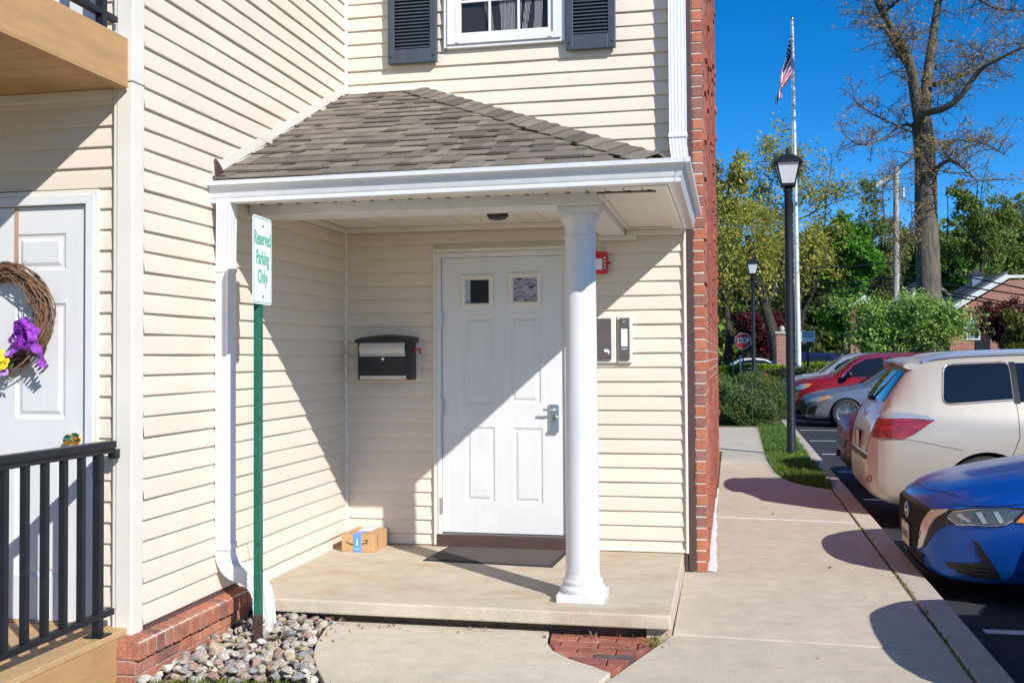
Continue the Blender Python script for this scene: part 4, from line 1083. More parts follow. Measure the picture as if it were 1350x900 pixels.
for s in range(15):
    rr = random.Random(40+s); a = s*2.39; L = rr.uniform(0.05,0.085); el = rr.uniform(-0.2,0.7)
    d = Vector((math.cos(a)*math.cos(el), -0.5*abs(math.sin(el))-0.15, math.sin(a)*math.cos(el))).normalized(); sd = d.cross(Vector((0,1,0.2))).normalized(); up_ = d.cross(sd)
    rows = []
    for i in range(11):
        t = i/10*2*PI*0.93; c = bc + d*(L*0.5*(1-math.cos(t))) + sd*(0.024*math.sin(t)); ww = 0.016+0.008*math.sin(t/2)
        rows.append([c-up_*ww, c-up_*ww*0.3+d*0.003, c+up_*ww*0.3, c+up_*ww])
    b.grid(rows)
for pts in ([(0,0,0),(-0.03,-0.012,-0.04),(-0.065,-0.01,-0.07),(-0.085,-0.012,-0.105)],[(0.01,0,0),(0.045,-0.01,-0.05),(0.075,-0.005,-0.08),(0.085,0,-0.125),(0.078,0,-0.155)],[(0,0,0.01),(0.0,-0.01,0.05),(0.012,-0.01,0.085)]):
    cr = crom([bc+Vector(p_) for p_ in pts], 4); rows = []
    for i,c in enumerate(cr):
        d = (cr[min(i+1,len(cr)-1)]-cr[max(i-1,0)]).normalized(); sd = d.cross(Vector((0,1,0))).normalized(); tw = 0.012*math.sin(i*0.8)
        rows.append([c-sd*0.020+Vector((0,tw,0)), c+Vector((0,-tw*0.5,0)), c+sd*0.020-Vector((0,tw,0))])
    b.grid(rows)
b.build('bow', MT['ribbon'], WR, smooth=60, recalc=False)
MT['gauze'] = simple('striped gauze', (0.12,0.12,0.13), 0.8, 0.5, 90, stretch=(0.2,0.2,1)); b = MB()
rows = []
for i in range(9):
    t = i/8; rows.append([bc+Vector((-0.01+0.075*t+0.05*j*(0.4+0.8*t), 0.012-0.01*math.sin(j*3+t*4), -0.075-0.125*t+0.055*j*(1-t*0.2))) for j in (0,0.33,0.66,1)])
for i in range(8):
    a0 = [x_.lerp(y_,0.0) for x_,y_ in zip(rows[i],rows[i+1])]; a1 = [x_.lerp(y_,0.55) for x_,y_ in zip(rows[i],rows[i+1])]; b.grid([a0,a1])
b.build('gauze_tail', MT['gauze'], WR, recalc=False)
MT['petalY'] = simple('yellow petal', (0.85,0.62,0.02), 0.6, 0.15, 60); MT['petalC'] = simple('flower centre', (0.25,0.07,0.01), 0.7); MT['petalL'] = simple('lilac petal', (0.50,0.28,0.72), 0.6, 0.15, 60); MT['leafg'] = simple('flower leaf', (0.05,0.13,0.03), 0.6, 0.3, 40)
def flower(c, r, npet, mat, seed, center=True):
    rr = random.Random(seed); b = MB(); tl = Vector((rr.uniform(-.4,.4),-1,rr.uniform(-.2,.5))).normalized(); s1 = tl.cross(Vector((0,0,1))).normalized(); s2 = s1.cross(tl)
    for k in range(npet):
        a = 2*PI*k/npet+rr.uniform(-.2,.2); d = s1*math.cos(a)+s2*math.sin(a); sd = tl.cross(d); rows = []
        for i in range(5):
            t = i/4; ww = r*0.62*math.sin(PI*(0.12+0.8*t))**0.7; cc = c+d*r*t+tl*(r*0.28*math.sin(PI*t*0.8)+0.002*k)
            rows.append([cc-sd*ww, cc+tl*0.003, cc+sd*ww])
        b.grid(rows)
    fl = b.build('flower', mat, WR, smooth=60, recalc=False)
    if center:
        q = MB(); q.ball(c+tl*0.006, r*0.22,r*0.22,r*0.22,8,5); q.build('flower_center', MT['petalC'], fl, smooth=60)
for i,(dx,dz) in enumerate([(-0.005,-0.155),(0.072,-0.228),(0.01,-0.235),(-0.06,-0.17),(-0.06,-0.25),(-0.13,-0.2),(0.035,-0.19)]):
    flower(wc+Vector((dx,-0.065,dz)), 0.036, 5, MT['petalY'], i)
for i,(dx,dz) in enumerate([(0.05,-0.185),(0.04,-0.272),(0.062,-0.262),(-0.015,-0.282),(-0.045,-0.285),(0.085,-0.175),(-0.1,-0.255),(0.02,-0.29)]):
    flower(wc+Vector((dx,-0.06,dz)), 0.020, 5, MT['petalL'], 50+i, False)
b = MB()
for s in range(60):
    rr = random.Random(300+s); c = wc+Vector((rr.uniform(-0.15,0.1),-0.045+rr.uniform(-.01,.02),rr.uniform(-0.27,-0.17))); d = Vector((rr.uniform(-1,1),-0.3,rr.uniform(-1,1))).normalized(); sd = d.cross(Vector((0,1,0))).normalized()
    b.add([c,c+d*0.018+sd*0.010,c+d*0.04,c+d*0.018-sd*0.010],[(0,1,2,3)])
b.build('leaves', MT['leafg'], WR, recalc=False)
MB().box(wc.x-0.010+0.035,wc.x+0.012+0.035,-2.8815,-2.8795,wc.z+0.22,2.135).build('hanger_strap', simple('tan strap',(0.45,0.27,0.18),0.7), WR)

# ================================================================== VEHICLES
def pchip(xs, ys, x):
    xs = np.asarray(xs, float); ys = np.asarray(ys, float); h = np.diff(xs); d = np.diff(ys)/h
    m = np.zeros_like(ys); m[0], m[-1] = d[0], d[-1]
    for i in range(1, len(xs)-1):
        if d[i-1]*d[i] > 0:
            w1, w2 = 2*h[i]+h[i-1], h[i]+2*h[i-1]; m[i] = (w1+w2)/(w1/d[i-1]+w2/d[i])
    i = np.clip(np.searchsorted(xs, x)-1, 0, len(h)-1); t = (x-xs[i])/h[i]
    return (2*t**3-3*t**2+1)*ys[i]+(t**3-2*t**2+t)*h[i]*m[i]+(-2*t**3+3*t**2)*ys[i+1]+(t**3-t**2)*h[i]*m[i+1]

class Car:
    """Local frame: x from nose to tail, y left/right, z up from the ground; everything built at the origin, then placed."""
    def __init__(self, name, table, label, paint, wheels, wr, cat='car', group=None):
        self.root = thing(name, (0,0,0), label, cat, group); self.paint = paint
        T = np.array(table, float); self.L = T[-1,0]
        def par(x): return [pchip(T[:,0], T[:,k], x) for k in range(1, T.shape[1])]
        xs = np.unique(np.concatenate([T[:,0], np.linspace(0, self.L, 64)]))
        rows = []
        for x in xs:
            zb, zs, zt, w_, wt, ct = par(x)
            hh = zs-zb
            P = [(0,zb),(0.55*w_,zb),(0.86*w_,zb+0.02*hh),(0.955*w_,zb+0.12*hh),(0.99*w_,zb+0.34*hh),(w_,zb+0.60*hh),(0.992*w_,zb+0.80*hh),(0.965*w_,zs),
                 (0.965*w_+(wt-0.965*w_)*0.5+0.012,(zs+zt-ct)/2),(wt,zt-ct),(0.86*wt,zt-ct*0.52),(0.5*wt,zt-ct*0.14),(0,zt)]
            c = crom([(a,b_,0) for a,b_ in P], 3); rows.append([(x, p.x, p.y) for p in c])
        b = MB(); n = len(rows[0])
        full = [[(x,-y,z) for x,y,z in r[::-1]] + [(x,y,z) for x,y,z in r[1:-1]] for r in rows]
        N = len(full[0]); vs = [p for r in full for p in r]; fs = []
        for i in range(len(full)-1):
            for k in range(N): a, c = i*N+k, i*N+(k+1)%N; fs.append((a,c,c+N,a+N))
        fs.append(tuple(range(N))[::-1]); fs.append(tuple(range((len(full)-1)*N, len(full)*N)))
        b.add(vs, fs)
        body = b.build('body', paint, self.root, smooth=38)
        self.bvh = BVHTree.FromObject(body, bpy.context.evaluated_depsgraph_get()) if False else BVHTree.FromPolygons([Vector(v.co) for v in body.data.vertices], [tuple(p.vertices) for p in body.data.polygons])
        self.body = body
        # wheel wells cut out of the body
        for (wx, half, clr) in wheels:
            for sgn in (-1, 1):
                cu = MB(); cu.lathe([(clr, -0.30),(clr, 0.30)], (wx, sgn*(half-0.02), wr), 40, 'y'); co = cu.build('cutter', MT['rubber'])
                mod = body.modifiers.new('b', 'BOOLEAN'); mod.operation = 'DIFFERENCE'; mod.solver = 'EXACT'; mod.object = co
                dg = bpy.context.evaluated_depsgraph_get(); me = bpy.data.meshes.new_from_object(body.evaluated_get(dg))
                body.modifiers.clear(); old = body.data; body.data = me; bpy.data.objects.remove(co)
                ln = MB(); rw = []
                for k in range(25):
                    a = PI*k/24*1.2-0.1*PI; rw.append([(wx+(clr-0.004)*math.cos(a), sgn*(half-0.29), wr+(clr-0.004)*math.sin(a)), (wx+(clr-0.004)*math.cos(a), sgn*(half-0.035), wr+(clr-0.004)*math.sin(a))])
                ln.grid(rw); ln.add([(wx+math.cos(2*PI*k/24)*clr, sgn*(half-0.29), wr+math.sin(2*PI*k/24)*clr) for k in range(24)], [tuple(range(24))])
                ln.build('wheel_well', MT['rubber'], self.root, recalc=False)
        body.data.shade_smooth(); body.data.set_sharp_from_angle(angle=math.radians(38))
    def cast(self, a, c, d):
        if d == 'front': o_, v = Vector((-2,a,c)), Vector((1,0,0))
        elif d == 'rear': o_, v = Vector((self.L+2,a,c)), Vector((-1,0,0))
        elif d == 'near': o_, v = Vector((a,-3,c)), Vector((0,1,0))
        elif d == 'far': o_, v = Vector((a,3,c)), Vector((0,-1,0))
        else: o_, v = Vector((a,c,4)), Vector((0,0,-1))
        h = self.bvh.ray_cast(o_, v)
        if h[0] is None:
            h2 = self.bvh.find_nearest(o_+v*2.2); return h2[0], -v
        return h[0], h[1]
    def decal(self, name, poly, d, mat, off=0.004, cell=0.05, parent=None, smooth=40, skirt=0.012):
        """Patch that follows the body: polygon (a,c) in the view direction d, lifted by off along the normal."""
        b = MB(); key = {}
        xs = [p[0] for p in poly]; ys = [p[1] for p in poly]
        dirv = {'front':Vector((-1,0,0)),'rear':Vector((1,0,0)),'near':Vector((0,-1,0)),'far':Vector((0,1,0)),'top':Vector((0,0,1))}[d]
        def vid(p):
            k = (round(p[0],4), round(p[1],4))
            if k not in key:
                h, n = self.cast(p[0], p[1], d); n = Vector(n)
                if n.dot(dirv) < 0: n = -n
                b.v.append(tuple(h + (n*0.5+dirv*0.5)*off)); key[k] = len(b.v)-1
            return key[k]
        i0, i1 = math.floor(min(xs)/cell), math.ceil(max(xs)/cell); j0, j1 = math.floor(min(ys)/cell), math.ceil(max(ys)/cell)
        for i in range(i0,i1):
            for j in range(j0,j1):
                q = clip_rect(poly, i*cell,(i+1)*cell, j*cell,(j+1)*cell)
                ids = []
                for p in q:
                    k = vid(p)
                    if k not in ids: ids.append(k)
                if len(ids) >= 3: b.f.append(tuple(ids)); b.m.append(0)
        # skirt so the piece has an edge
        cnt = {}
        for f in b.f:
            for i in range(len(f)):
                e = (f[i], f[(i+1)%len(f)]); cnt[tuple(sorted(e))] = cnt.get(tuple(sorted(e)),0)+1
        dn = {}
        for (p, q), c in list(cnt.items()):
            if c == 1:
                for v in (p,q):
                    if v not in dn: b.v.append(tuple(Vector(b.v[v])-dirv*skirt)); dn[v] = len(b.v)-1
                b.f.append((p,q,dn[q],dn[p])); b.m.append(0)
        return b.build(name, mat, parent or self.root, smooth=smooth)
    def strip(self, name, pts, d, mat, r=0.006, off=0.003, parent=None, n=5):
        P = []
        for i in range(len(pts)-1):
            for k in range(6): t = k/6; P.append((pts[i][0]+(pts[i+1][0]-pts[i][0])*t, pts[i][1]+(pts[i+1][1]-pts[i][1])*t))
        P.append(pts[-1]); W = []
        dirv = {'front':Vector((-1,0,0)),'rear':Vector((1,0,0)),'near':Vector((0,-1,0)),'far':Vector((0,1,0)),'top':Vector((0,0,1))}[d]
        for p in P: h,_ = self.cast(p[0],p[1],d); W.append(h+dirv*off)
        return MB().tube(W, r, n).build(name, mat, parent or self.root, smooth=60)
    def wheel(self, wx, half, wr, spokes=5, rimr=0.215, width=0.20, steel=None):
        for sgn in (-1, 1):
            yo = sgn*half
            W = bpy.data.objects.new('wheel', None); COL.objects.link(W); W.parent = self.root; W.location = (wx, yo, wr)
            c = Vector((wx,yo,wr)); s = -sgn
            prof = [(rimr,0.0),(rimr+0.012,-0.004),(wr-0.035,-0.002),(wr-0.010,0.012),(wr,0.03),(wr,width-0.03),(wr-0.012,width-0.01),(rimr,width)]
            MB().lathe([(r_, s*(h)) for r_,h in prof], c, 40, 'y', caps=(False,True)).build('tyre', MT['rubber'], W, smooth=35)
            b = MB()
            b.lathe([(rimr,s*0.0),(rimr+0.004,s*0.004),(rimr-0.012,s*0.008),(rimr-0.016,s*0.06),(rimr-0.03,s*0.10),(0.02,s*0.10)], c, 40, 'y', caps=(False,True))
            b.lathe([(0.055,s*0.03),(0.055,s*0.008),(0.03,s*0.004),(0.005,s*0.004)], c, 20, 'y')
            for k in range(spokes):
                for dlt in (-0.17, 0.17):
                    a = 2*PI*k/spokes+0.3; a2 = a+dlt
                    p0 = c+Vector((0.04*math.cos(a),s*0.018,0.04*math.sin(a))); p1 = c+Vector(((rimr-0.01)*math.cos(a2),s*0.012,(rimr-0.01)*math.sin(a2)))
                    b.bar(p0, p1, 0.026, 0.022, (0,1,0))
            b.build('rim', steel or MT['alloy'], W, smooth=35)
            MB().lathe([(0.13,s*0.085),(0.13,s*0.095)], c, 24, 'y').build('brake_disc', MT['steel'], W)
    def place(self, xnose, yc, flip=False):
        if flip: self.root.rotation_euler = (0,0,PI); self.root.location = (xnose+self.L, yc, ZA)
        else: self.root.location = (xnose, yc, ZA)

MT['alloy'] = simple('alloy wheel', (0.55,0.56,0.57), 0.28, 0.05, 20, metal=0.9)
MT['carglass'] = glass_dark('car glass', (0.010,0.013,0.017), 0.02)
g = NG('lamp glass'); g.bsdf((0.42,0.44,0.46), 0.08, 0.25, 0.6, 1.0, g.bump(g.noise(g.pos(),55,2),0.35,0.01)); MT['lampglass'] = g.mat
g = NG('smoked lamp'); g.bsdf((0.10,0.105,0.115), 0.1, 0.3, 0.6, 1.0, g.bump(g.noise(g.pos(),38,2),0.4,0.012)); MT['lampdark'] = g.mat
g = NG('red lamp'); g.bsdf(g.ramp(g.noise(g.pos((1,1,2.2)),16,3),[(0.35,(0.16,0.004,0.006)),(0.65,(0.42,0.012,0.014))]), 0.1, 0, 0.5, 1.0, g.bump(g.noise(g.pos(),60,2),0.2,0.01)); MT['redlamp'] = g.mat
MT['amber'] = simple('amber lens', (0.75,0.22,0.02), 0.15, 0.08, 30, coat=1)
MT['plate'] = simple('licence plate', (0.62,0.58,0.38), 0.5, 0.06, 40)
MT['mesh'] = simple('black grille', (0.008,0.008,0.009), 0.45, 0.3, 60)
MT['wstrip'] = simple('black trim', (0.012,0.012,0.013), 0.35, 0.1)
def ell(cx, cy, rx, ry, n=16): return [(cx+rx*math.cos(2*PI*k/n), cy+ry*math.sin(2*PI*k/n)) for k in range(n)]

#            x     zb   zs   zt    w     wt   ct
SEDAN = [(0.00,0.40,0.52,0.60,0.34,0.28,0.03),(0.015,0.30,0.545,0.635,0.46,0.39,0.04),(0.05,0.225,0.575,0.675,0.565,0.47,0.045),(0.10,0.195,0.605,0.705,0.64,0.53,0.05),
         (0.18,0.18,0.645,0.745,0.715,0.59,0.055),(0.30,0.175,0.69,0.785,0.785,0.64,0.055),(0.50,0.175,0.74,0.83,0.845,0.69,0.055),(0.80,0.175,0.80,0.885,0.885,0.725,0.055),
         (1.15,0.175,0.855,0.945,0.905,0.73,0.05),(1.30,0.175,0.875,0.98,0.907,0.72,0.05),(1.55,0.175,0.89,1.125,0.908,0.66,0.06),(2.00,0.175,0.905,1.37,0.908,0.585,0.075),
         (2.35,0.175,0.92,1.44,0.908,0.57,0.075),(2.80,0.175,0.94,1.445,0.908,0.57,0.075),(3.25,0.175,0.96,1.395,0.905,0.57,0.075),(3.65,0.175,0.975,1.27,0.90,0.60,0.07),(4.00,0.18,0.985,1.13,0.89,0.66,0.05),
         (4.35,0.20,0.985,1.085,0.86,0.69,0.05),(4.52,0.26,0.95,1.06,0.80,0.64,0.05),(4.60,0.34,0.86,0.98,0.72,0.56,0.05),(4.63,0.45,0.75,0.85,0.6,0.46,0.05)]
SUVT  = [(0.00,0.42,0.66,0.76,0.40,0.33,0.04),(0.02,0.33,0.70,0.81,0.54,0.46,0.05),(0.07,0.26,0.75,0.865,0.67,0.56,0.055),(0.15,0.23,0.79,0.905,0.76,0.62,0.06),(0.30,0.22,0.84,0.955,0.85,0.70,0.06),
         (0.60,0.215,0.90,1.01,0.915,0.755,0.06),(1.00,0.215,0.945,1.06,0.945,0.77,0.055),(1.20,0.215,0.965,1.10,0.95,0.75,0.055),(1.55,0.215,0.985,1.36,0.952,0.70,0.07),(1.95,0.215,1.00,1.60,0.953,0.655,0.085),
         (2.40,0.215,1.02,1.685,0.954,0.65,0.09),(3.10,0.215,1.05,1.695,0.954,0.655,0.09),(3.80,0.215,1.085,1.675,0.952,0.66,0.09),(4.22,0.22,1.11,1.635,0.945,0.66,0.09),(4.36,0.225,1.12,1.58,0.935,0.665,0.085),(4.48,0.235,1.13,1.44,0.92,0.68,0.075),
         (4.58,0.25,1.135,1.29,0.90,0.71,0.06),(4.645,0.27,1.10,1.18,0.875,0.72,0.05),(4.70,0.30,1.02,1.09,0.845,0.71,0.05),(4.745,0.33,0.90,0.97,0.80,0.67,0.05),(4.775,0.38,0.74,0.82,0.72,0.60,0.05),(4.785,0.44,0.66,0.74,0.58,0.46,0.05)]

BLUET = [(0.00,0.36,0.52,0.60,0.26,0.21,0.03),(0.015,0.26,0.545,0.635,0.37,0.31,0.04),(0.05,0.19,0.575,0.675,0.48,0.40,0.045),(0.10,0.155,0.605,0.705,0.57,0.47,0.05),
         (0.18,0.14,0.645,0.745,0.66,0.545,0.055),(0.30,0.135,0.69,0.785,0.75,0.61,0.055),(0.50,0.14,0.74,0.83,0.83,0.68,0.055)] + [(a,b_-0.02,c,d,e,f,g__) for a,b_,c,d,e,f,g__ in SEDAN if a > 0.6]
# ---- blue sedan, nose to the curb
MT['blue'] = paint_mat('metallic blue paint', (0.004,0.085,0.42), 0.4, 0.28, 0.2)
blue = Car('parked_car', BLUET, 'bright blue sedan with nose over the curb beside the sidewalk', MT['blue'], [(0.93,0.905,0.355),(3.63,0.90,0.355)], 0.325, 'car', 'cars parked along the curb')
blue.wheel(0.93,0.892,0.325); blue.wheel(3.63,0.89,0.325)
R = blue
MT['satin'] = simple('satin chrome', (0.62,0.62,0.61), 0.22, 0.04, 20, metal=0.85)
for s in (-1,1):
    sd = 'near' if s < 0 else 'far'; fr = lambda pts: [(-s*a_,c_) for a_,c_ in pts]
    R.decal('headlight_bezel', [(0.140,0.560),(0.178,0.618),(0.304,0.650),(0.491,0.668),(0.60,0.668),(0.56,0.612),(0.525,0.578),(0.475,0.549),(0.41,0.535),(0.291,0.532),(0.195,0.520)], sd, MT['wstrip'], 0.006, 0.03)
    R.decal('headlight', [(0.156,0.568),(0.185,0.609),(0.304,0.639),(0.491,0.657),(0.578,0.655),(0.538,0.616),(0.512,0.587),(0.467,0.559),(0.408,0.545),(0.291,0.542),(0.201,0.532)], sd, MT['lampdark'], 0.010, 0.025)
    R.decal('turn_signal', [(0.527,0.576),(0.577,0.63),(0.68,0.655),(0.66,0.60),(0.575,0.574)], sd, MT['amber'], 0.013, 0.03)
    R.decal('lamp_element', [(0.308,0.620),(0.340,0.627),(0.372,0.556),(0.345,0.553)], sd, MT['lampglass'], 0.0135, 0.02)
    R.decal('lamp_element', [(0.405,0.632),(0.432,0.637),(0.462,0.572),(0.438,0.562)], sd, MT['lampglass'], 0.0135, 0.02)
    R.decal('lamp_element', [(0.205,0.588),(0.225,0.606),(0.285,0.560),(0.262,0.553)], sd, MT['lampglass'], 0.0135, 0.02)
    R.strip('lamp_rim', [(0.158,0.566),(0.203,0.530),(0.292,0.539),(0.408,0.542),(0.468,0.556),(0.514,0.585)], sd, MT['satin'], 0.0045, 0.011)
    R.strip('lamp_rim', [(0.158,0.570),(0.186,0.611),(0.304,0.641),(0.491,0.660)], sd, MT['satin'], 0.0035, 0.011)
    R.decal('chrome_trim', fr([(-.526,.601),(-.639,.625),(-.619,.598),(-.567,.554),(-.524,.493),(-.490,.415),(-.441,.334),(-.378,.310),(-.406,.40),(-.435,.49),(-.485,.552)]), 'front', MT['satin'], 0.016, 0.02)
    R.decal('bumper_recess', fr([(-.639,.625),(-.627,.568),(-.675,.529),(-.627,.511),(-.56,.463),(-.506,.394),(-.454,.336),(-.441,.334),(-.490,.415),(-.524,.493),(-.567,.554),(-.619,.598)]), 'front', MT['wstrip'], 0.008, 0.02)
    FR = R.decal('fog_recess', [(0.285,0.435),(0.318,0.433),(0.456,0.200),(0.323,0.192),(0.225,0.205),(0.157,0.241),(0.139,0.266),(0.348,0.298)], sd, MT['wstrip'], 0.008, 0.025)
    for z_ in (0.222,0.246,0.270): R.strip('fog_louver', [(0.20,z_),(0.29,z_-0.004),(0.375,z_)], sd, MT['blackplastic'], 0.005, 0.012)
R.decal('grille', [(-0.526,0.601),(-0.30,0.628),(0,0.636),(0.30,0.628),(0.526,0.601),(0.435,0.49),(0.378,0.31),(-0.378,0.31),(-0.435,0.49)], 'front', MT['mesh'], 0.006, 0.03)
R.decal('lower_grille', [(-0.44,0.285),(0.44,0.285),(0.37,0.195),(-0.37,0.195)], 'front', MT['mesh'], 0.008, 0.03)
R.decal('front_lip', [(-0.52,0.190),(0.52,0.190),(0.50,0.160),(-0.50,0.160)], 'front', MT['wstrip'], 0.02, 0.03)
gr = MB()                                           # hexagon lattice in the grille
for i in range(-14,15):
    for j in range(10):
        a = i*0.036+(0.018 if j%2 else 0); c = 0.335+j*0.031
        if abs(a) > 0.37+0.12*(c-0.31)/0.29 or c > 0.612: continue
        h,_ = R.cast(a,c,'front'); q = [(h.x-0.012, h.y+0.0195*math.cos(PI/6+PI/3*k), h.z+0.0185*math.sin(PI/6+PI/3*k)) for k in range(7)]
        gr.tube(q, 0.0026, 4, False)
o = gr.build('grille_lattice', MT['blackplastic'], R.root); tag(o, kind='stuff')
py_ = -0.08
h,_ = R.cast(py_,0.38,'front'); MB().box(h.x-0.026,h.x-0.018,py_-0.16,py_+0.16,0.292,0.458).build('plate_frame', MT['wstrip'], R.root, bevel=0.004)
MB().box(h.x-0.030,h.x-0.0262,py_-0.15,py_+0.15,0.300,0.450).build('licence_plate', MT['plate'], R.root)
b = MB()
for k in range(6): b.box(h.x-0.0312,h.x-0.0301,py_-0.118+k*0.041,py_-0.094+k*0.041,0.345,0.400)
b.build('plate_characters', simple('plate ink',(0.05,0.05,0.06),0.5), R.root)
ey_ = -0.14
h,_ = R.cast(ey_,0.545,'front'); b = MB(); b.tube([(h.x-0.022,ey_+0.058*math.cos(2*PI*k/24),0.545+0.052*math.sin(2*PI*k/24)) for k in range(25)],0.008,6,False); b.box(h.x-0.030,h.x-0.020,ey_-0.07,ey_+0.07,0.533,0.557); b.build('emblem', MT['satin'], R.root, smooth=50)
for s in (-1,1):
    sd = 'near' if s < 0 else 'far'
    R.strip('hood_seam', [(0.098,0.0),(0.100,s*0.15),(0.113,s*0.279),(0.165,s*0.45),(0.245,s*0.62)], 'top', MT['wstrip'], 0.0035, 0.0)
    R.strip('hood_seam', [(0.245,0.655),(0.412,0.667),(0.58,0.690),(0.90,0.735),(1.25,0.79)], sd, MT['wstrip'], 0.0035, 0.0)
    R.decal('side_window', [(1.62,0.955),(2.02,1.30),(2.55,1.365),(2.55,0.985)], sd, MT['carglass'], 0.004, 0.12); R.decal('side_window', [(2.60,0.985),(2.60,1.365),(3.2,1.32),(3.55,1.16),(3.50,1.02)], sd, MT['carglass'], 0.004, 0.12)
R.decal('windshield', [(1.36,-0.60),(1.36,0.60),(1.98,0.54),(1.98,-0.54)], 'top', MT['carglass'], 0.005, 0.12); R.decal('rear_window', [(3.35,-0.50),(3.35,0.50),(3.92,0.58),(3.92,-0.58)], 'top', MT['carglass'], 0.005, 0.12)
for s in (-1,1): MB().ball((1.72,s*0.985,0.99),0.09,0.10,0.065,10,7).build('mirror', MT['blue'], R.root, smooth=60)
R.place(4.085, 0.62)

# ---- beige SUV, tail to the curb
MT['beige'] = paint_mat('champagne paint', (0.56,0.505,0.42), 0.3, 0.36, 0.05, 0.10)
suv = Car('parked_car', SUVT, 'champagne beige SUV backed up to the curb behind the blue sedan', MT['beige'], [(0.98,0.95,0.40),(3.77,0.95,0.40)], 0.365, 'car', 'cars parked along the curb')
suv.wheel(0.98,0.935,0.365,6,0.225); suv.wheel(3.77,0.935,0.365,6,0.225)
S = suv
for s in (-1,1):
    sd = 'near' if s < 0 else 'far'; L = S.L
    S.decal('side_window', [(L-1.26,1.242),(L-1.26,1.50),(L-1.252,1.54),(L-1.225,1.562),(L-1.19,1.568),(L-0.78,1.552),(L-0.735,1.543),(L-0.71,1.522),(L-0.695,1.485),(L-0.665,1.26),(L-0.668,1.225),(L-0.685,1.206),(L-0.715,1.200)], sd, MT['carglass'], 0.005, 0.07)
    S.strip('window_trim', [(L-1.26,1.230),(L-1.262,1.50),(L-1.255,1.55),(L-1.225,1.573),(L-1.19,1.579),(L-0.78,1.563),(L-0.73,1.552),(L-0.70,1.53),(L-0.684,1.487),(L-0.654,1.26),(L-0.658,1.218),(L-0.68,1.196),(L-0.715,1.189),(L-1.26,1.230)], sd, simple('grey window trim',(0.25,0.25,0.26),0.3), 0.0055, 0.003)
    S.decal('side_window', [(L-2.20,1.20),(L-2.18,1.575),(L-1.32,1.565),(L-1.31,1.215)], sd, MT['carglass'], 0.005, 0.1)
    S.decal('side_window', [(L-3.25,1.14),(L-2.85,1.43),(L-2.60,1.545),(L-2.28,1.57),(L-2.27,1.18)], sd, MT['carglass'], 0.005, 0.1)
    S.decal('window_pillar', [(L-1.315,1.20),(L-1.315,1.575),(L-1.265,1.575),(L-1.265,1.20)], sd, MT['wstrip'], 0.006, 0.08)
    S.strip('door_seam', [(L-1.28,1.195),(L-1.285,0.9),(L-1.24,0.78),(L-1.20,0.70)], sd, MT['wstrip'], 0.004, -0.001)
    S.strip('door_seam', [(L-2.23,1.19),(L-2.24,0.6),(L-2.22,0.40)], sd, MT['wstrip'], 0.004, -0.001)
    S.decal('tail_light', [(L-0.14,0.875),(L-0.30,0.875),(L-0.40,0.925),(L-0.56,1.045),(L-0.44,1.055),(L-0.30,1.06),(L-0.115,1.055)], sd, MT['redlamp'], 0.012, 0.04)
    S.decal('tail_light_clear', [(L-0.12,1.058),(L-0.30,1.063),(L-0.44,1.06),(L-0.575,1.047),(L-0.50,1.088),(L-0.36,1.112),(L-0.13,1.115)], sd, MT['lampglass'], 0.013, 0.04)
    S.decal('tail_light', [(s*0.86,0.875),(s*0.70,0.89),(s*0.67,1.0),(s*0.69,1.05),(s*0.86,1.055)], 'rear', MT['redlamp'], 0.012, 0.04)
    S.decal('tail_light_clear', [(s*0.86,1.058),(s*0.69,1.053),(s*0.70,1.09),(s*0.84,1.112)], 'rear', MT['lampglass'], 0.012, 0.04)
    S.strip('bumper_seam', [(L-0.30,0.872),(L-0.55,0.83),(L-0.80,0.775)], sd, MT['wstrip'], 0.003, -0.001)
    rp = [(L-0.52,s*0.60),(L-0.80,s*0.625),(L-1.6,s*0.635),(L-2.4,s*0.615)]
    pts = []
    for i,(a,c) in enumerate(rp): h,_ = S.cast(a,c,'top'); pts.append(h+Vector((0,0,0.006 if i==0 else 0.045 if i==1 else 0.055)))
    cr = crom(pts,5); rows = [[p+Vector((0,-0.022,-0.012)),p+Vector((0,-0.018,0.016)),p+Vector((0,0.018,0.016)),p+Vector((0,0.022,-0.012)),p+Vector((0,-0.022,-0.012))] for p in cr]
    MB().grid(rows).build('roof_rail', simple('silver rail',(0.50,0.52,0.55),0.3,0.05,metal=0.7), S.root, smooth=30)
L = S.L
S.decal('rear_window', [(-0.60,1.205),(0.60,1.205),(0.625,1.26),(0.56,1.53),(-0.56,1.53),(-0.625,1.26)], 'rear', MT['carglass'], 0.010, 0.06)
b = MB(); rows = []
for y_ in [-0.66+0.11*i for i in range(13)]:
    k = abs(y_)/0.66; xr = L-0.30-0.05*k**3; zz = 1.595-0.05*k**2.5
    rows.append([(L-0.62,y_,1.625-0.075*k**2.2),(L-0.50,y_,1.628-0.075*k**2.2),(L-0.40,y_,zz+0.028),(xr,y_,zz+0.008),(xr+0.010,y_,zz-0.012),(xr-0.02,y_,zz-0.03),(L-0.45,y_,zz-0.045),(L-0.60,y_,1.54)])
b.grid(rows); nn = len(rows[0]); b.add(rows[0],[tuple(range(nn))]); b.add(rows[-1],[tuple(range(nn))[::-1]])
b.build('spoiler', MT['beige'], S.root, smooth=45)
b = MB(); h,_ = S.cast(0.0,1.215,'rear'); b.ball((h.x+0.03,0,1.215),0.03,0.03,0.025,8,6); b.tube([(h.x+0.03,0,1.22),(h.x+0.018,-0.20,1.245),(h.x+0.010,-0.42,1.262)],[0.014,0.012,0.006],6); b.build('rear_wiper', MT['wstrip'], S.root, smooth=50)
h,_ = S.cast(0,0.80,'rear'); S.decal('plate_recess', [(-0.29,0.74),(0.29,0.74),(0.27,0.90),(-0.27,0.90)], 'rear', simple('beige recess',(0.30,0.26,0.21),0.5), 0.004, 0.06)
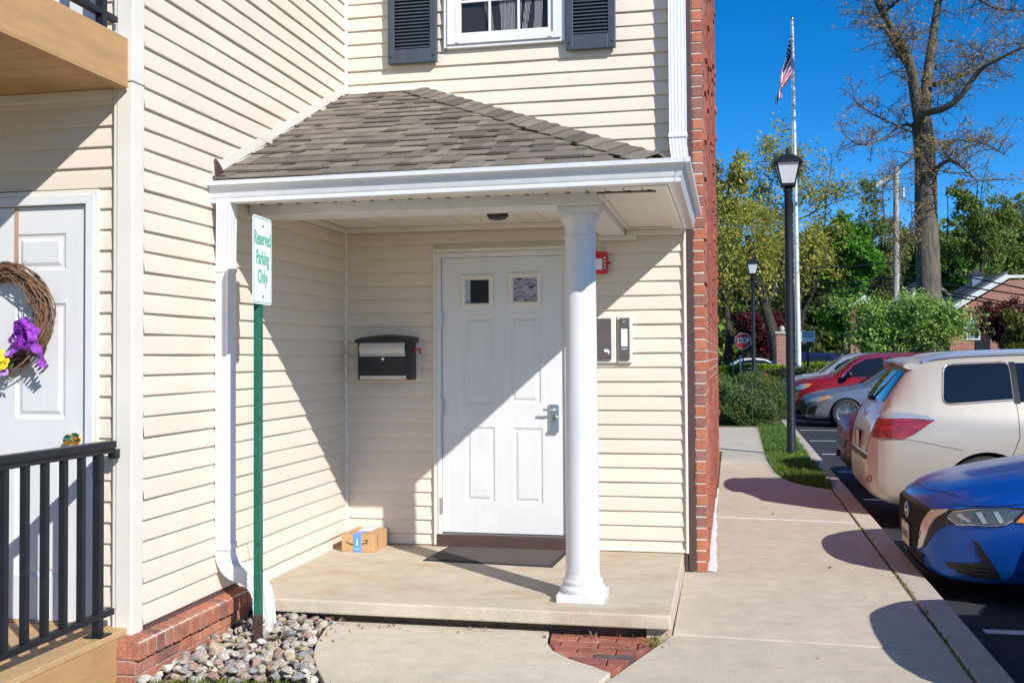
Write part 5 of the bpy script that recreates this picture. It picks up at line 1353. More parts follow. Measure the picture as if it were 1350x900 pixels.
MB().box(h.x+0.006,h.x+0.014,-0.155,0.155,0.74,0.895).build('licence_plate', MT['plate'], S.root, bevel=0.003)
MB().tube([(h.x+0.008,-0.16,0.735),(h.x+0.01,0.16,0.735),(h.x+0.01,0.16,0.90),(h.x+0.01,-0.16,0.90),(h.x+0.01,-0.16,0.735)],0.008,5).build('plate_frame', MT['wstrip'], S.root)
h,_ = S.cast(0,1.06,'rear'); b = MB(); b.tube([(h.x+0.01,0.06*math.cos(2*PI*k/20),1.06+0.042*math.sin(2*PI*k/20)) for k in range(21)],0.007,6,False); b.box(h.x+0.004,h.x+0.012,-0.26,0.26,0.935,0.965); b.build('emblem', MT['chrome'], S.root, smooth=50)
S.decal('bumper_step', [(-0.62,0.655),(0.62,0.655),(0.66,0.695),(-0.66,0.695)], 'rear', simple('step pad',(0.05,0.05,0.05),0.6), 0.012, 0.05)
S.strip('tailgate_seam', [(-0.70,1.13),(-0.70,0.90),(-0.62,0.73),(0.62,0.73),(0.70,0.90),(0.70,1.13)], 'rear', MT['wstrip'], 0.004, 0.0)
for s in (-1,1): S.decal('reflector', [(s*0.62,0.44),(s*0.76,0.46),(s*0.76,0.52),(s*0.64,0.51)], 'rear', MT['redlamp'], 0.006, 0.04)
S.decal('windshield', [(1.32,-0.62),(1.32,0.62),(1.93,0.57),(1.93,-0.57)], 'top', MT['carglass'], 0.005, 0.12)
for s in (-1,1): MB().ball((1.72,s*1.04,1.12),0.09,0.11,0.085,10,7).build('mirror', MT['beige'], S.root, smooth=60)
S.place(4.09, 3.66, True)

# ---- maroon car, nose to the curb, half hidden by the SUV
MT['maroon'] = simple('maroon paint', (0.15,0.010,0.032), 0.3, 0.1, 40, spec=0.25)
mar = Car('parked_car', SUVT, 'dark maroon car with black lower bumper half hidden by the beige SUV', MT['maroon'], [(0.98,0.95,0.40),(3.77,0.95,0.40)], 0.365, 'car', 'cars parked along the curb')
mar.wheel(0.98,0.935,0.365); mar.wheel(3.77,0.935,0.365)
Rm = mar
Rm.decal('lower_bumper', [(-0.78,0.27),(0.78,0.27),(0.80,0.36),(0.55,0.40),(-0.55,0.40),(-0.80,0.36)], 'front', MT['wstrip'], 0.012, 0.06)
Rm.decal('grille', [(-0.48,0.50),(0.48,0.50),(0.56,0.60),(-0.56,0.60)], 'front', MT['mesh'], 0.010, 0.05)
for s in (-1,1):
    Rm.decal('headlight', [(s*0.76,0.68),(s*0.90,0.70),(s*0.91,0.80),(s*0.80,0.78)], 'front', MT['lampglass'], 0.010, 0.05)
    sd = 'near' if s < 0 else 'far'; Rm.decal('side_window', [(1.55,1.06),(2.0,1.46),(2.6,1.56),(3.9,1.54),(4.25,1.20)], sd, MT['carglass'], 0.005, 0.12)
MB().bar((-0.06,-0.4,0.48),(-0.06,-0.4,0.40),0.05,0.03).build('tow_cover', MT['wstrip'], Rm.root)
Rm.decal('windshield', [(1.32,-0.62),(1.32,0.62),(1.93,0.57),(1.93,-0.57)], 'top', MT['carglass'], 0.005, 0.12)
Rm.place(4.19, 6.55)

# ---- grey sedan
MT['grey'] = paint_mat('grey metallic paint', (0.23,0.255,0.30), 0.55, 0.3, 0.12)
gry = Car('parked_car', SEDAN, 'grey metallic sedan nosed in to the curb before the red crossover', MT['grey'], [(0.93,0.905,0.355),(3.63,0.90,0.355)], 0.325, 'car', 'cars parked along the curb')
gry.wheel(0.93,0.892,0.325,5,0.222); gry.wheel(3.63,0.89,0.325,5,0.222)
def sedan_face(K, glass=True):
    for s in (-1,1):
        sd = 'near' if s < 0 else 'far'
        K.decal('headlight', [(s*a,c) for a,c in [(0.46,0.60),(0.60,0.615),(0.84,0.70),(0.86,0.665),(0.72,0.575),(0.52,0.555)]], 'front', MT['lampglass'], 0.010, 0.05)
        K.decal('headlight', [(0.24,0.58),(0.34,0.575),(0.48,0.64),(0.50,0.70),(0.40,0.69),(0.26,0.645)], sd, MT['lampglass'], 0.009, 0.05)
        K.decal('turn_signal', [(0.34,0.585),(0.40,0.60),(0.60,0.73),(0.52,0.725),(0.44,0.69)], sd, MT['amber'], 0.014, 0.05)
        K.decal('side_window', [(1.58,0.955),(2.0,1.295),(2.55,1.365),(2.55,0.985)], sd, MT['carglass'], 0.004, 0.12); K.decal('side_window', [(2.60,0.985),(2.60,1.365),(3.2,1.32),(3.55,1.16),(3.50,1.02)], sd, MT['carglass'], 0.004, 0.12)
        K.decal('fog_trim', [(s*0.60,0.26),(s*0.74,0.28),(s*0.79,0.50),(s*0.70,0.46)], 'front', MT['wstrip'], 0.010, 0.05)
        MB().ball((1.72,s*0.985,1.0),0.09,0.10,0.065,10,7).build('mirror', K.paint, K.root, smooth=60)
    K.decal('grille', [(-0.52,0.60),(0.52,0.60),(0.62,0.48),(0.56,0.27),(-0.56,0.27),(-0.62,0.48)], 'front', MT['mesh'], 0.010, 0.05)
    for z in (0.34,0.42,0.50):
        K.strip('grille_bar', [(-0.50,z),(0,z),(0.50,z)], 'front', MT['wstrip'], 0.010, 0.012)
    K.decal('windshield', [(1.33,-0.64),(1.33,0.64),(1.98,0.555),(1.98,-0.555)], 'top', MT['carglass'], 0.005, 0.12); K.decal('rear_window', [(3.35,-0.50),(3.35,0.50),(3.92,0.58),(3.92,-0.58)], 'top', MT['carglass'], 0.005, 0.12)
    for s in (-1,1): K.strip('hood_seam', [(0.10,s*0.42),(0.30,s*0.60),(0.80,s*0.715),(1.20,s*0.735)], 'top', MT['wstrip'], 0.004, 0.0)
sedan_face(gry); gry.place(4.44, 18.15)
# ---- red crossover
MT['carred'] = paint_mat('red paint', (0.32,0.010,0.016), 0.3, 0.3, 0.15)
CX_ = lambda x: x*0.85 if x <= 1.95 else x-0.2925
CRVT = [(CX_(a),b_,c+(0.05 if 0.05<a<1.4 else 0),d+(0.06 if 0.05<a<1.4 else 0),e,f,g__) for a,b_,c,d,e,f,g__ in SUVT]
redc = Car('parked_car', CRVT, 'red crossover with chrome window trim between the grey sedan and silver crossover', MT['carred'], [(0.84,0.95,0.40),(3.48,0.95,0.40)], 0.36, 'car', 'cars parked along the curb')
redc.wheel(0.84,0.935,0.36); redc.wheel(3.48,0.935,0.36)
K = redc
for s in (-1,1):
    sd = 'near' if s < 0 else 'far'
    K.decal('side_window', [(1.241,1.085),(1.530,1.38),(1.808,1.525),(2.228,1.58),(2.228,1.10)], sd, MT['carglass'], 0.005, 0.1)
    K.decal('side_window', [(2.308,1.10),(2.308,1.58),(3.058,1.575),(3.058,1.13)], sd, MT['carglass'], 0.005, 0.1); K.decal('side_window', [(3.127,1.14),(3.127,1.57),(3.607,1.54),(3.908,1.22)], sd, MT['carglass'], 0.005, 0.1)
    K.strip('window_trim', [(1.190,1.07),(1.513,1.40),(1.808,1.55),(2.257,1.605),(3.107,1.60),(3.627,1.56)], sd, MT['chrome'], 0.010, 0.004); K.strip('window_trim', [(1.190,1.065),(2.257,1.08),(3.107,1.115),(3.908,1.18)], sd, MT['chrome'], 0.008, 0.004)
    K.decal('headlight', [(0.136,0.780),(0.255,0.775),(0.425,0.840),(0.476,0.920),(0.340,0.925),(0.170,0.890)], sd, MT['lampglass'], 0.010, 0.05)
    K.decal('turn_signal', [(0.340,0.840),(0.425,0.855),(0.510,0.925),(0.383,0.928)], sd, MT['amber'], 0.014, 0.05)
    K.decal('headlight', [(s*0.60,0.74),(s*0.80,0.76),(s*0.86,0.86),(s*0.66,0.84)], 'front', MT['lampglass'], 0.010, 0.05)
    K.strip('wheel_arch', [(0.84+0.41*math.cos(a),0.36+0.41*math.sin(a)) for a in [PI*k/14 for k in range(15)]], sd, simple('silver arch trim',(0.4,0.4,0.42),0.4), 0.016, 0.0)
    MB().ball((1.377,s*1.05,1.16),0.09,0.12,0.085,10,7).build('mirror', MT['wstrip'], K.root, smooth=60)
    MB().bar((1.377,s*0.90,1.11),(1.377,s*1.02,1.13),0.06,0.04).build('mirror_arm', MT['wstrip'], K.root)
    K.strip('door_seam', [(2.268,1.09),(2.277,0.6),(2.257,0.36)], sd, MT['wstrip'], 0.004, -0.001)
K.decal('windshield', [(1.037,-0.66),(1.037,0.66),(1.640,0.59),(1.640,-0.59)], 'top', MT['carglass'], 0.005, 0.12)
K.decal('grille', [(-0.5,0.50),(0.5,0.50),(0.55,0.70),(-0.55,0.70)], 'front', MT['mesh'], 0.010, 0.05)
K.decal('lower_bumper', [(-0.80,0.26),(0.80,0.26),(0.82,0.42),(-0.82,0.42)], 'front', MT['wstrip'], 0.012, 0.06)
K.place(4.33, 20.9)
# ---- silver crossover
MT['silver'] = paint_mat('silver paint', (0.52,0.53,0.55), 0.5, 0.3, 0.08)
sil = Car('parked_car', CRVT, 'pale silver crossover parked beyond the red crossover', MT['silver'], [(0.84,0.95,0.40),(3.48,0.95,0.40)], 0.36, 'car', 'cars parked along the curb')
sil.wheel(0.84,0.935,0.36); sil.wheel(3.48,0.935,0.36)
for s in (-1,1):
    sd = 'near' if s < 0 else 'far'
    sil.decal('side_window', [(1.241,1.10),(1.53,1.38),(1.80,1.525),(2.23,1.58),(2.23,1.12)], sd, MT['carglass'], 0.005, 0.1); sil.decal('side_window', [(2.31,1.12),(2.31,1.58),(3.06,1.575),(3.6,1.54),(3.9,1.22)], sd, MT['carglass'], 0.005, 0.1)
    sil.decal('headlight', [(0.14,0.78),(0.26,0.775),(0.42,0.84),(0.48,0.92),(0.34,0.925),(0.17,0.89)], sd, MT['lampglass'], 0.010, 0.05)
    MB().ball((1.377,s*1.05,1.16),0.09,0.12,0.085,10,7).build('mirror', MT['silver'], sil.root, smooth=60)
sil.decal('windshield', [(1.037,-0.66),(1.037,0.66),(1.64,0.59),(1.64,-0.59)], 'top', MT['carglass'], 0.005, 0.12)
sil.decal('grille', [(-0.5,0.50),(0.5,0.50),(0.55,0.70),(-0.55,0.70)], 'front', MT['mesh'], 0.010, 0.05)
sil.place(4.22, 23.75)
# ---- dark blue car and a white car on the road beyond
MT['navy'] = paint_mat('navy paint', (0.012,0.02,0.10), 0.3, 0.3, 0.1)
nav = Car('road_car', SUVT, 'dark navy car standing beyond the hedge by the fence', MT['navy'], [(0.98,0.95,0.40),(3.77,0.95,0.40)], 0.36, 'car', 'cars beyond the hedge')
nav.wheel(0.98,0.935,0.36); nav.wheel(3.77,0.935,0.36)
for s in (-1,1):
    nav.decal('side_window', [(1.46,1.085),(1.80,1.38),(2.10,1.525),(3.9,1.54),(4.2,1.22)], 'near' if s<0 else 'far', MT['carglass'], 0.005, 0.12); nav.decal('tail_light', [(s*0.66,0.88),(s*0.84,0.88),(s*0.82,1.05),(s*0.68,1.05)], 'rear', MT['redlamp'], 0.01, 0.06)
nav.place(3.6, 46.3); nav.root.location.z = -0.2
MT['whitec'] = paint_mat('white paint car', (0.7,0.7,0.7), 0.0, 0.3, 0.02)
wh = Car('road_car', SEDAN, 'white car far beyond the stop sign', MT['whitec'], [(0.93,0.905,0.355),(3.63,0.90,0.355)], 0.325, 'car', 'cars beyond the hedge')
wh.wheel(0.93,0.892,0.325); wh.wheel(3.63,0.89,0.325)
for s in (-1,1): wh.decal('side_window', [(1.58,0.955),(2.0,1.295),(2.55,1.365),(3.2,1.32),(3.55,1.16),(3.50,1.02)], 'near' if s<0 else 'far', MT['carglass'], 0.004, 0.12)
wh.place(1.2, 44.6); wh.root.location.z = -0.2

# ---- black SUV in the nearest stall: it throws the shadow at the lower right corner
MT['blackp'] = paint_mat('black paint', (0.012,0.012,0.014), 0.2, 0.3, 0.1)
blk = Car('parked_car', SUVT, 'black SUV in the stall nearest the camera at the right', MT['blackp'], [(0.98,0.95,0.40),(3.77,0.95,0.40)], 0.365, 'car', 'cars parked along the curb')
blk.wheel(0.98,0.935,0.365); blk.wheel(3.77,0.935,0.365)
for s in (-1,1):
    blk.decal('side_window', [(1.46,1.085),(1.80,1.38),(2.10,1.525),(3.9,1.54),(4.2,1.22)], 'near' if s<0 else 'far', MT['carglass'], 0.005, 0.12); blk.decal('headlight', [(s*0.60,0.70),(s*0.80,0.72),(s*0.86,0.82),(s*0.66,0.80)], 'front', MT['lampglass'], 0.010, 0.05)
blk.decal('windshield', [(1.32,-0.62),(1.32,0.62),(1.93,0.57),(1.93,-0.57)], 'top', MT['carglass'], 0.005, 0.12)
blk.place(4.33, -2.25)

# ================================================================== BACKGROUND
def pix(px, py, Y):
    """World point on the plane y = Y that the survey of the photograph gives for one measured point."""
    d = _r*((px-675)/F_PX) + _u*((CY-py)/F_PX) + _d
    return CAM + d*((Y-CAM.y)/d.y)

def leaves_mesh(name, pts, size, mat, parent, seed=0, aspect=0.55, droop=0.0, jitter=0.5, fold=True):
    """One leaf-sized folded diamond at each point."""
    rg = np.random.default_rng(seed); P = np.asarray(pts, float); n = len(P)
    off = np.array(wo(parent)) if parent is not None else np.zeros(3); P = P - off
    d = rg.normal(size=(n,3)); d[:,2] -= droop; d /= np.linalg.norm(d,axis=1,keepdims=True)
    u = rg.normal(size=(n,3)); s = np.cross(d,u); s /= np.linalg.norm(s,axis=1,keepdims=True)
    nn = np.cross(s,d)
    L = size*(1+jitter*(rg.random((n,1))-0.5)*2); W = L*aspect
    a = P; b_ = P+d*L*0.45+s*W*0.5+nn*L*0.08; c = P+d*L; e = P+d*L*0.45-s*W*0.5+nn*L*0.08
    V = np.stack([a,b_,c,e],1).reshape(-1,3)
    me = bpy.data.meshes.new(name); me.vertices.add(4*n); me.vertices.foreach_set('co', V.ravel())
    me.loops.add(6*n); me.polygons.add(2*n)
    base = np.arange(n)*4
    idx = np.stack([base,base+1,base+2,base,base+2,base+3],1).ravel()
    me.loops.foreach_set('vertex_index', idx.astype(np.int32)); me.polygons.foreach_set('loop_start', (np.arange(2*n)*3).astype(np.int32))
    me.materials.append(mat); me.update(calc_edges=True); me.validate()
    o = bpy.data.objects.new(name, me); COL.objects.link(o)
    if parent is not None: o.parent = parent
    return o

def tree(name, base, label, height, trunk_r, crown_c, crown_r, leafmat, barkmat, nlim=9, sub=7, twig=8, leaf=0.16, per=26, seed=1, lean=(0,0), first=0.3, group=None, spread=0.35, aspect=0.6, gap=0.0, droop=0.2, upsweep=0.35):
    """Tapered trunk, limbs, branches and twigs; leaves in clumps along the twigs, so the outline is uneven with gaps."""
    rg = random.Random(seed); T = thing(name, base, label, 'tree', group); base = Vector(base)
    tb = MB(); cc = Vector(crown_c); cr = Vector(crown_r); clumps = []
    def wob(a, b_, n, amp): 
        out = []
        for i in range(n+1):
            t = i/n; k = amp*math.sin(PI*t); out.append(a.lerp(b_,t)+Vector((rg.uniform(-k,k),rg.uniform(-k,k),rg.uniform(-k,k)*0.5)))
        out[0] = a; return out
    top = Vector((base.x+lean[0], base.y+lean[1], base.z+height*0.86))
    tr = wob(base, top, 9, 0.06*height*0.3); tr[0] = base
    radii = [trunk_r*(1.25 if i == 0 else 1)*(1-0.85*(i/9)**1.1) for i in range(10)]
    tb.tube([base-Vector((0,0,0.2))]+tr, [trunk_r*1.5]+radii, 10)
    def target():
        while True:
            v = Vector((rg.uniform(-1,1),rg.uniform(-1,1),rg.uniform(-1,1)))
            if 0.25 < v.length < 1: return cc+Vector((v.x*cr.x,v.y*cr.y,v.z*cr.z))*1.0
    for i in range(nlim):
        t = first+(0.96-first)*(i+rg.random()*0.6)/nlim; f = t*9; k = min(int(f),8); p0 = tr[k].lerp(tr[k+1], f-k); r0 = radii[k]*0.55
        a = i*2.4+rg.uniform(-.5,.5); v = Vector((math.cos(a)*cr.x*rg.uniform(.45,.9), math.sin(a)*cr.y*rg.uniform(.45,.9), 0))
        end = Vector((cc.x+v.x, cc.y+v.y, max(p0.z+upsweep*v.length, cc.z+cr.z*rg.uniform(-0.7,0.75))))
        dd = end-p0; L = dd.length
        limb = wob(p0, end, 6, 0.07*L); tb.tube(limb, [r0*(1-0.8*q/6) for q in range(7)], 7)
        for j in range(sub):
            f = rg.uniform(0.25,1.0)*6; k = min(int(f),5); q0 = limb[k].lerp(limb[k+1], f-k)
            d = (target()-q0); d = d.normalized()*min(d.length, L*rg.uniform(0.25,0.6)); q1 = q0+d; br = wob(q0,q1,4,0.08*d.length); rb = max(r0*(1-0.8*f/6)*0.5,0.012)
            tb.tube(br, [rb*(1-0.75*q/4) for q in range(5)], 5)
            for m_ in range(twig):
                f2 = rg.uniform(0.2,1.0)*4; k2 = min(int(f2),3); s0 = br[k2].lerp(br[k2+1], f2-k2)
                dv = Vector((rg.uniform(-1,1),rg.uniform(-1,1),rg.uniform(-.6,1))).normalized()*rg.uniform(0.35,1.0)*spread*max(cr.x,1)*0.5
                s1 = s0+dv; tb.tube([s0,s0.lerp(s1,0.5)+Vector((0,0,rg.uniform(-.05,.08))),s1], [0.012,0.009,0.005], 3, False)
                if rg.random() < gap: continue
                clumps.append((s0.lerp(s1,0.6), dv.length))
    tb.build('trunk', barkmat, T, smooth=60, recalc=False)
    rg2 = np.random.default_rng(seed); pts = []
    for c, l in clumps:
        n = max(3,int(per*rg2.uniform(0.5,1.4))); pts.append(np.array(c)+rg2.normal(size=(n,3))*l*np.array([0.34,0.34,0.28]))
    P = np.concatenate(pts); leaves_mesh('crown', P, leaf, leafmat, T, seed, aspect, droop)
    return T
def bark(name, col, s=14):
    g = NG(name); n = g.noise(g.pos((1,1,0.18)), s, 6, 0.7); m_ = g.noise(g.pos(), 2.0, 4)
    c = g.ramp(n, [(0.32,tuple(x*0.45 for x in col)),(0.5,col),(0.7,tuple(x*1.6 for x in col))]); c = g.mix(g.ramp(m_,[(0.55,(0,0,0)),(0.75,(0.5,0.5,0.5))]), c, (col[0]*1.1,col[1]*1.25,col[2]*0.8))
    g.bsdf(c, 0.95, 0, 0.15, 0, g.bump(n, 1.0, 0.05)); return g.mat
BK1 = bark('oak bark', (0.14,0.115,0.09), 9); BK2 = bark('dark bark', (0.06,0.05,0.04)); BK3 = bark('pole wood', (0.36,0.345,0.32), 12)
LF_yel = island_mat('spring yellow green leaves', [(0.338,0.325,0.046),(0.468,0.429,0.072),(0.286,0.319,0.052),(0.416,0.338,0.078),(0.221,0.260,0.046)], 0.6, 0.35, 0.3)
LF_bri = island_mat('bright green leaves', [(0.078,0.247,0.021),(0.143,0.364,0.034),(0.058,0.182,0.018),(0.182,0.403,0.052)], 0.55, 0.35, 0.35)
LF_mid = island_mat('mid green leaves', [(0.130,0.195,0.034),(0.189,0.267,0.047),(0.091,0.150,0.029),(0.247,0.286,0.065)], 0.6, 0.3, 0.35)
LF_drk = island_mat('deep green leaves', [(0.065,0.117,0.026),(0.104,0.169,0.034),(0.046,0.085,0.021),(0.156,0.208,0.052)], 0.6, 0.25, 0.35)
LF_red = island_mat('dark red leaves', [(0.098,0.016,0.021),(0.143,0.023,0.029),(0.065,0.013,0.018),(0.182,0.039,0.039)], 0.55, 0.25, 0.3)
LF_bud = island_mat('brown spring tassels', [(0.33,0.20,0.07),(0.42,0.28,0.09),(0.27,0.17,0.07),(0.45,0.34,0.12),(0.20,0.14,0.07)], 0.8, 0.25, 0.2)
LF_lit = island_mat('fresh dogwood leaves', [(0.247,0.403,0.065),(0.364,0.533,0.117),(0.169,0.299,0.052),(0.468,0.598,0.182)], 0.5, 0.35, 0.25)
LF_jun = island_mat('juniper needles', [(0.085,0.15,0.035),(0.14,0.21,0.05),(0.055,0.105,0.025),(0.19,0.26,0.07)], 0.7, 0.15, 0.3)
LF_hed = island_mat('clipped hedge leaves', [(0.05,0.075,0.022),(0.085,0.10,0.035),(0.035,0.055,0.018),(0.13,0.11,0.05)], 0.7, 0.2, 0.3)
LF_lime = island_mat('lime shrub leaves', [(0.20,0.30,0.02),(0.30,0.40,0.03),(0.15,0.24,0.02)], 0.6, 0.35, 0.25)

GZ2 = -0.13
# big oak with brown spring tassels: explicit limbs measured from the photograph
oy = 33.5
OB = pix(1226,470,oy); OB.z = GZ2
OK_ = thing('oak_tree', OB, 'tall bare oak with furrowed trunk and brown spring tassels', 'tree')
tb = MB(); rg = random.Random(4); limbs = []
def limb(pts, r0, r1, n=10, reg=True):
    cr = crom(pts, 5); m_ = len(cr); tb.tube(cr, [r0+(r1-r0)*(i/(m_-1))**0.8 for i in range(m_)], n); 
    if reg: limbs.append((cr, r0, r1))
    return cr
tk = [Vector((OB.x,OB.y,-0.4)), OB+Vector((0,0,0.4)), pix(1224,370,oy), pix(1221,290,oy), pix(1220,215,oy), pix(1215,160,oy)]
limb(tk, 0.50, 0.36, 14, False)
T0 = pix(1216,165,oy)
limb([T0+Vector((0,0,-0.5)), pix(1206,120,oy-.3), pix(1198,80,oy-.8), pix(1180,45,oy-1.1), pix(1160,10,oy-1.6), pix(1140,-40,oy-2), pix(1128,-90,oy-2.2)], 0.25, 0.06)
limb([T0+Vector((0,0,-0.3)), pix(1222,110,oy+.4), pix(1230,50,oy+.8), pix(1237,0,oy+1), pix(1243,-60,oy+1.4), pix(1246,-130,oy+1.6)], 0.26, 0.06)
limb([T0+Vector((-0.1,0,-0.25)), pix(1215,152,oy-.8), pix(1245,143,oy-1.4), pix(1268,125,oy-1.8), pix(1290,95,oy-2.2), pix(1312,80,oy-2.6), pix(1350,62,oy-3), pix(1385,48,oy-3.4)], 0.17, 0.03)
limb([pix(1232,112,oy), pix(1258,105,oy+.5), pix(1290,88,oy+.8), pix(1330,60,oy+1.2)], 0.11, 0.02)
limb([pix(1200,95,oy-.4), pix(1180,62,oy-1.4), pix(1168,40,oy-2), pix(1153,33,oy-2.4)], 0.09, 0.03)
limb([pix(1228,232,oy), pix(1240,218,oy-.5), pix(1252,212,oy-.8), pix(1268,220,oy-1.1), pix(1290,240,oy-1.4)], 0.12, 0.02)
limb([pix(1214,170,oy), pix(1190,165,oy-.5), pix(1160,185,oy-1), pix(1130,190,oy-1.5), pix(1108,172,oy-2)], 0.07, 0.015)
limb([pix(1218,200,oy), pix(1200,210,oy-.8), pix(1175,235,oy-1.2), pix(1160,255,oy-1.5)], 0.05, 0.012)
limb([pix(1225,190,oy), pix(1262,185,oy+.8), pix(1300,190,oy+1), pix(1325,205,oy+1.4)], 0.05, 0.012)
limb([pix(1221,260,oy), pix(1205,285,oy-1), pix(1195,315,oy-1.3), pix(1185,345,oy-1.5)], 0.045, 0.01)
limb([pix(1215,170,oy), pix(1205,175,oy+1.5), pix(1150,150,oy+2), pix(1125,130,oy+2.3)], 0.07, 0.015)
limb([pix(1238,0,oy+1), pix(1270,-10,oy+.2), pix(1310,10,oy-.5), pix(1345,15,oy-.8)], 0.09, 0.015)
limb([pix(1165,18,oy-1.5), pix(1185,0,oy-2), pix(1210,-25,oy-2.4), pix(1240,-60,oy-3)], 0.08, 0.02)
tass = []
def twigs(cr, r0, r1, n, L):
    for _ in range(n):
        f = rg.uniform(0.15,1)*(len(cr)-1); k = min(int(f),len(cr)-2); p = cr[k].lerp(cr[k+1], f-k)
        d = Vector((rg.uniform(-1,1),rg.uniform(-1,1),rg.uniform(-.45,1))).normalized()*rg.uniform(.4,1)*L
        q = p+d; mid = p.lerp(q,.5)+Vector((rg.uniform(-.1,.1),rg.uniform(-.1,.1),rg.uniform(0,.15)))*L*0.5
        tb.tube([p,mid,q],[0.016,0.011,0.006],4,False)
        for _k in range(7):
            t = rg.uniform(.2,1); s = p.lerp(mid,t*2) if t<.5 else mid.lerp(q,t*2-1); e = s+Vector((rg.uniform(-1,1),rg.uniform(-1,1),rg.uniform(-.2,1))).normalized()*rg.uniform(.25,.6)*L*0.45
            tb.tube([s,e],[0.007,0.004],3,False)
            for _m in range(rg.randint(0,3)): tass.append(tuple(s.lerp(e,rg.uniform(.3,1.05))+Vector((rg.uniform(-.05,.05),)*3)))
for cr, r0, r1 in limbs: twigs(cr, r0, r1, 44 if r0 > 0.08 else 26, 2.1 if r0 > 0.08 else 1.4)
tb.build('trunk', BK1, OK_, smooth=60, recalc=False)
P = np.array(tass); rgn = np.random.default_rng(3); P = np.repeat(P,3,axis=0)+rgn.normal(size=(len(P)*3,3))*0.06
leaves_mesh('crown', P, 0.085, LF_bud, OK_, 3, 0.45, 0.8)

def btree(name, label, px, ptop, pw, Y, mat, bk=BK2, seed=1, zlow=0.28, dens=1.0, leaf=0.17, tr=0.16, gap=0.05, group=None, depth=0.9, lean=0, nl=10, sub=7, tw=8):
    c = pix(px, ptop, Y); e = pix(px+pw/2, ptop, Y); cw = (e-pix(px,ptop,Y)).length; H = c.z-GZ2
    lo = GZ2+H*zlow; base = Vector((c.x-lean, Y, GZ2))
    return tree(name, base, label, H*0.95, tr, (c.x, Y, (lo+c.z)/2), (cw, cw*depth, (c.z-lo)/2*1.02), mat, bk, nl, sub, tw, leaf, int(32*dens), seed, (lean,0), zlow*0.8, group, 0.42, 0.62, gap)
G = 'trees beyond the parking lot'
btree('tall_tree','tall yellow-green tree in young leaf behind the flagpole', 1040,122,235, 56, LF_yel, BK2, 3, 0.22, 0.62, 0.15, 0.22, 0.10, G, 0.7, -0.8, 13, 8, 9)
btree('tall_tree','yellow-green tree beside the brick corner of the building', 962,165,140, 52, LF_yel, BK2, 8, 0.2, 0.9, 0.16, 0.20, 0.05, G, 0.8, 0.4, 11, 7, 8)
btree('maple_tree','bright green maple left of the utility pole', 1112,228,120, 58, LF_bri, BK2, 5, 0.15, 1.7, 0.22, 0.18, 0.0, G)
btree('tall_tree','olive green tree right of the oak trunk', 1288,178,125, 66, LF_mid, BK2, 6, 0.15, 1.0, 0.18, 0.18, 0.1, G)
btree('tall_tree','dense green tree on the slope behind the house', 1338,240,150, 80, LF_mid, BK2, 7, 0.1, 1.7, 0.26, 0.2, 0.0, G)
btree('tall_tree','dark green tree between the flagpole and utility pole', 1150,255,130, 72, LF_drk, BK2, 9, 0.08, 1.8, 0.24, 0.2, 0.0, G)
btree('tall_tree','dark green tree low behind the bright maple', 1060,290,130, 70, LF_drk, BK2, 10, 0.05, 2.0, 0.26, 0.2, 0.0, G)
btree('tall_tree','dark green tree behind the second lamp post', 985,270,130, 70, LF_drk, BK2, 12, 0.05, 2.0, 0.26, 0.2, 0.0, G)
btree('tall_tree','green tree behind the oak trunk', 1225,255,140, 76, LF_mid, BK2, 13, 0.08, 1.6, 0.25, 0.2, 0.0, G)
btree('tall_tree','bright green tree low beside the rooftop cupola', 1268,285,90, 74, LF_bri, BK2, 14, 0.05, 1.6, 0.24, 0.2, 0.0, G)
btree('tall_tree','thin airy green tree between the utility pole and the maple', 1162,190,120, 63, LF_mid, BK2, 24, 0.12, 0.55, 0.15, 0.14, 0.15, G)
btree('tall_tree','brownish budding tree at the far right behind the house roof', 1345,215,120, 86, island_mat('budding leaves',[(0.20,0.17,0.07),(0.26,0.21,0.09),(0.15,0.15,0.05)],0.7,0.3), BK2, 25, 0.1, 0.8, 0.2, 0.15, 0.1, G)
btree('dogwood_tree','small spreading light green tree behind the parked SUV', 1190,372,250, 31, LF_lit, BK2, 15, 0.28, 0.95, 0.105, 0.09, 0.06, G, 0.5, 0.2, 12, 8, 8)
btree('red_maple','dark red maple in front of the brick house', 1325,378,105, 43, LF_red, BK2, 16, 0.30, 1.0, 0.11, 0.08, 0.05, G, 0.7)
btree('red_maple','dark red maple behind the stop sign', 1002,400,100, 50, LF_red, BK2, 17, 0.35, 0.9, 0.14, 0.08, 0.05, G, 0.7)
btree('small_tree','olive shrub tree at the right edge below the red maple', 1348,395,90, 38, island_mat('olive leaves', [(0.14,0.15,0.03),(0.20,0.20,0.04),(0.10,0.12,0.03),(0.24,0.20,0.06)],0.6,0.3), BK2, 18, 0.12, 1.3, 0.12, 0.07, 0.0, G, 0.7)
# leaning dark trunk by the pillar
LT_ = thing('leaning_tree', pix(1026,485,46), 'dark leaning tree trunk left of the brick pillar', 'tree', G); LT_.location.z = GZ2
tb = MB(); pb = pix(1026,485,46); pb.z = GZ2-0.2
cr = crom([pb, pix(1022,455,46), pix(1012,415,46), pix(1004,385,46), pix(994,350,46), pix(985,310,46)], 4); tb.tube(cr, [0.34-0.19*i/(len(cr)-1) for i in range(len(cr))], 9); tb.tube([pix(1010,405,46),pix(1024,370,46.5),pix(1035,330,47)],[0.14,0.10,0.05],7)
tb.build('trunk', BK2, LT_, smooth=60)
rg3 = np.random.default_rng(9); c0 = np.array(pix(990,318,46)); leaves_mesh('crown', c0+rg3.normal(size=(5200,3))*np.array([1.5,1.0,1.2]), 0.16, LF_yel, LT_, 9, 0.6, 0.3)
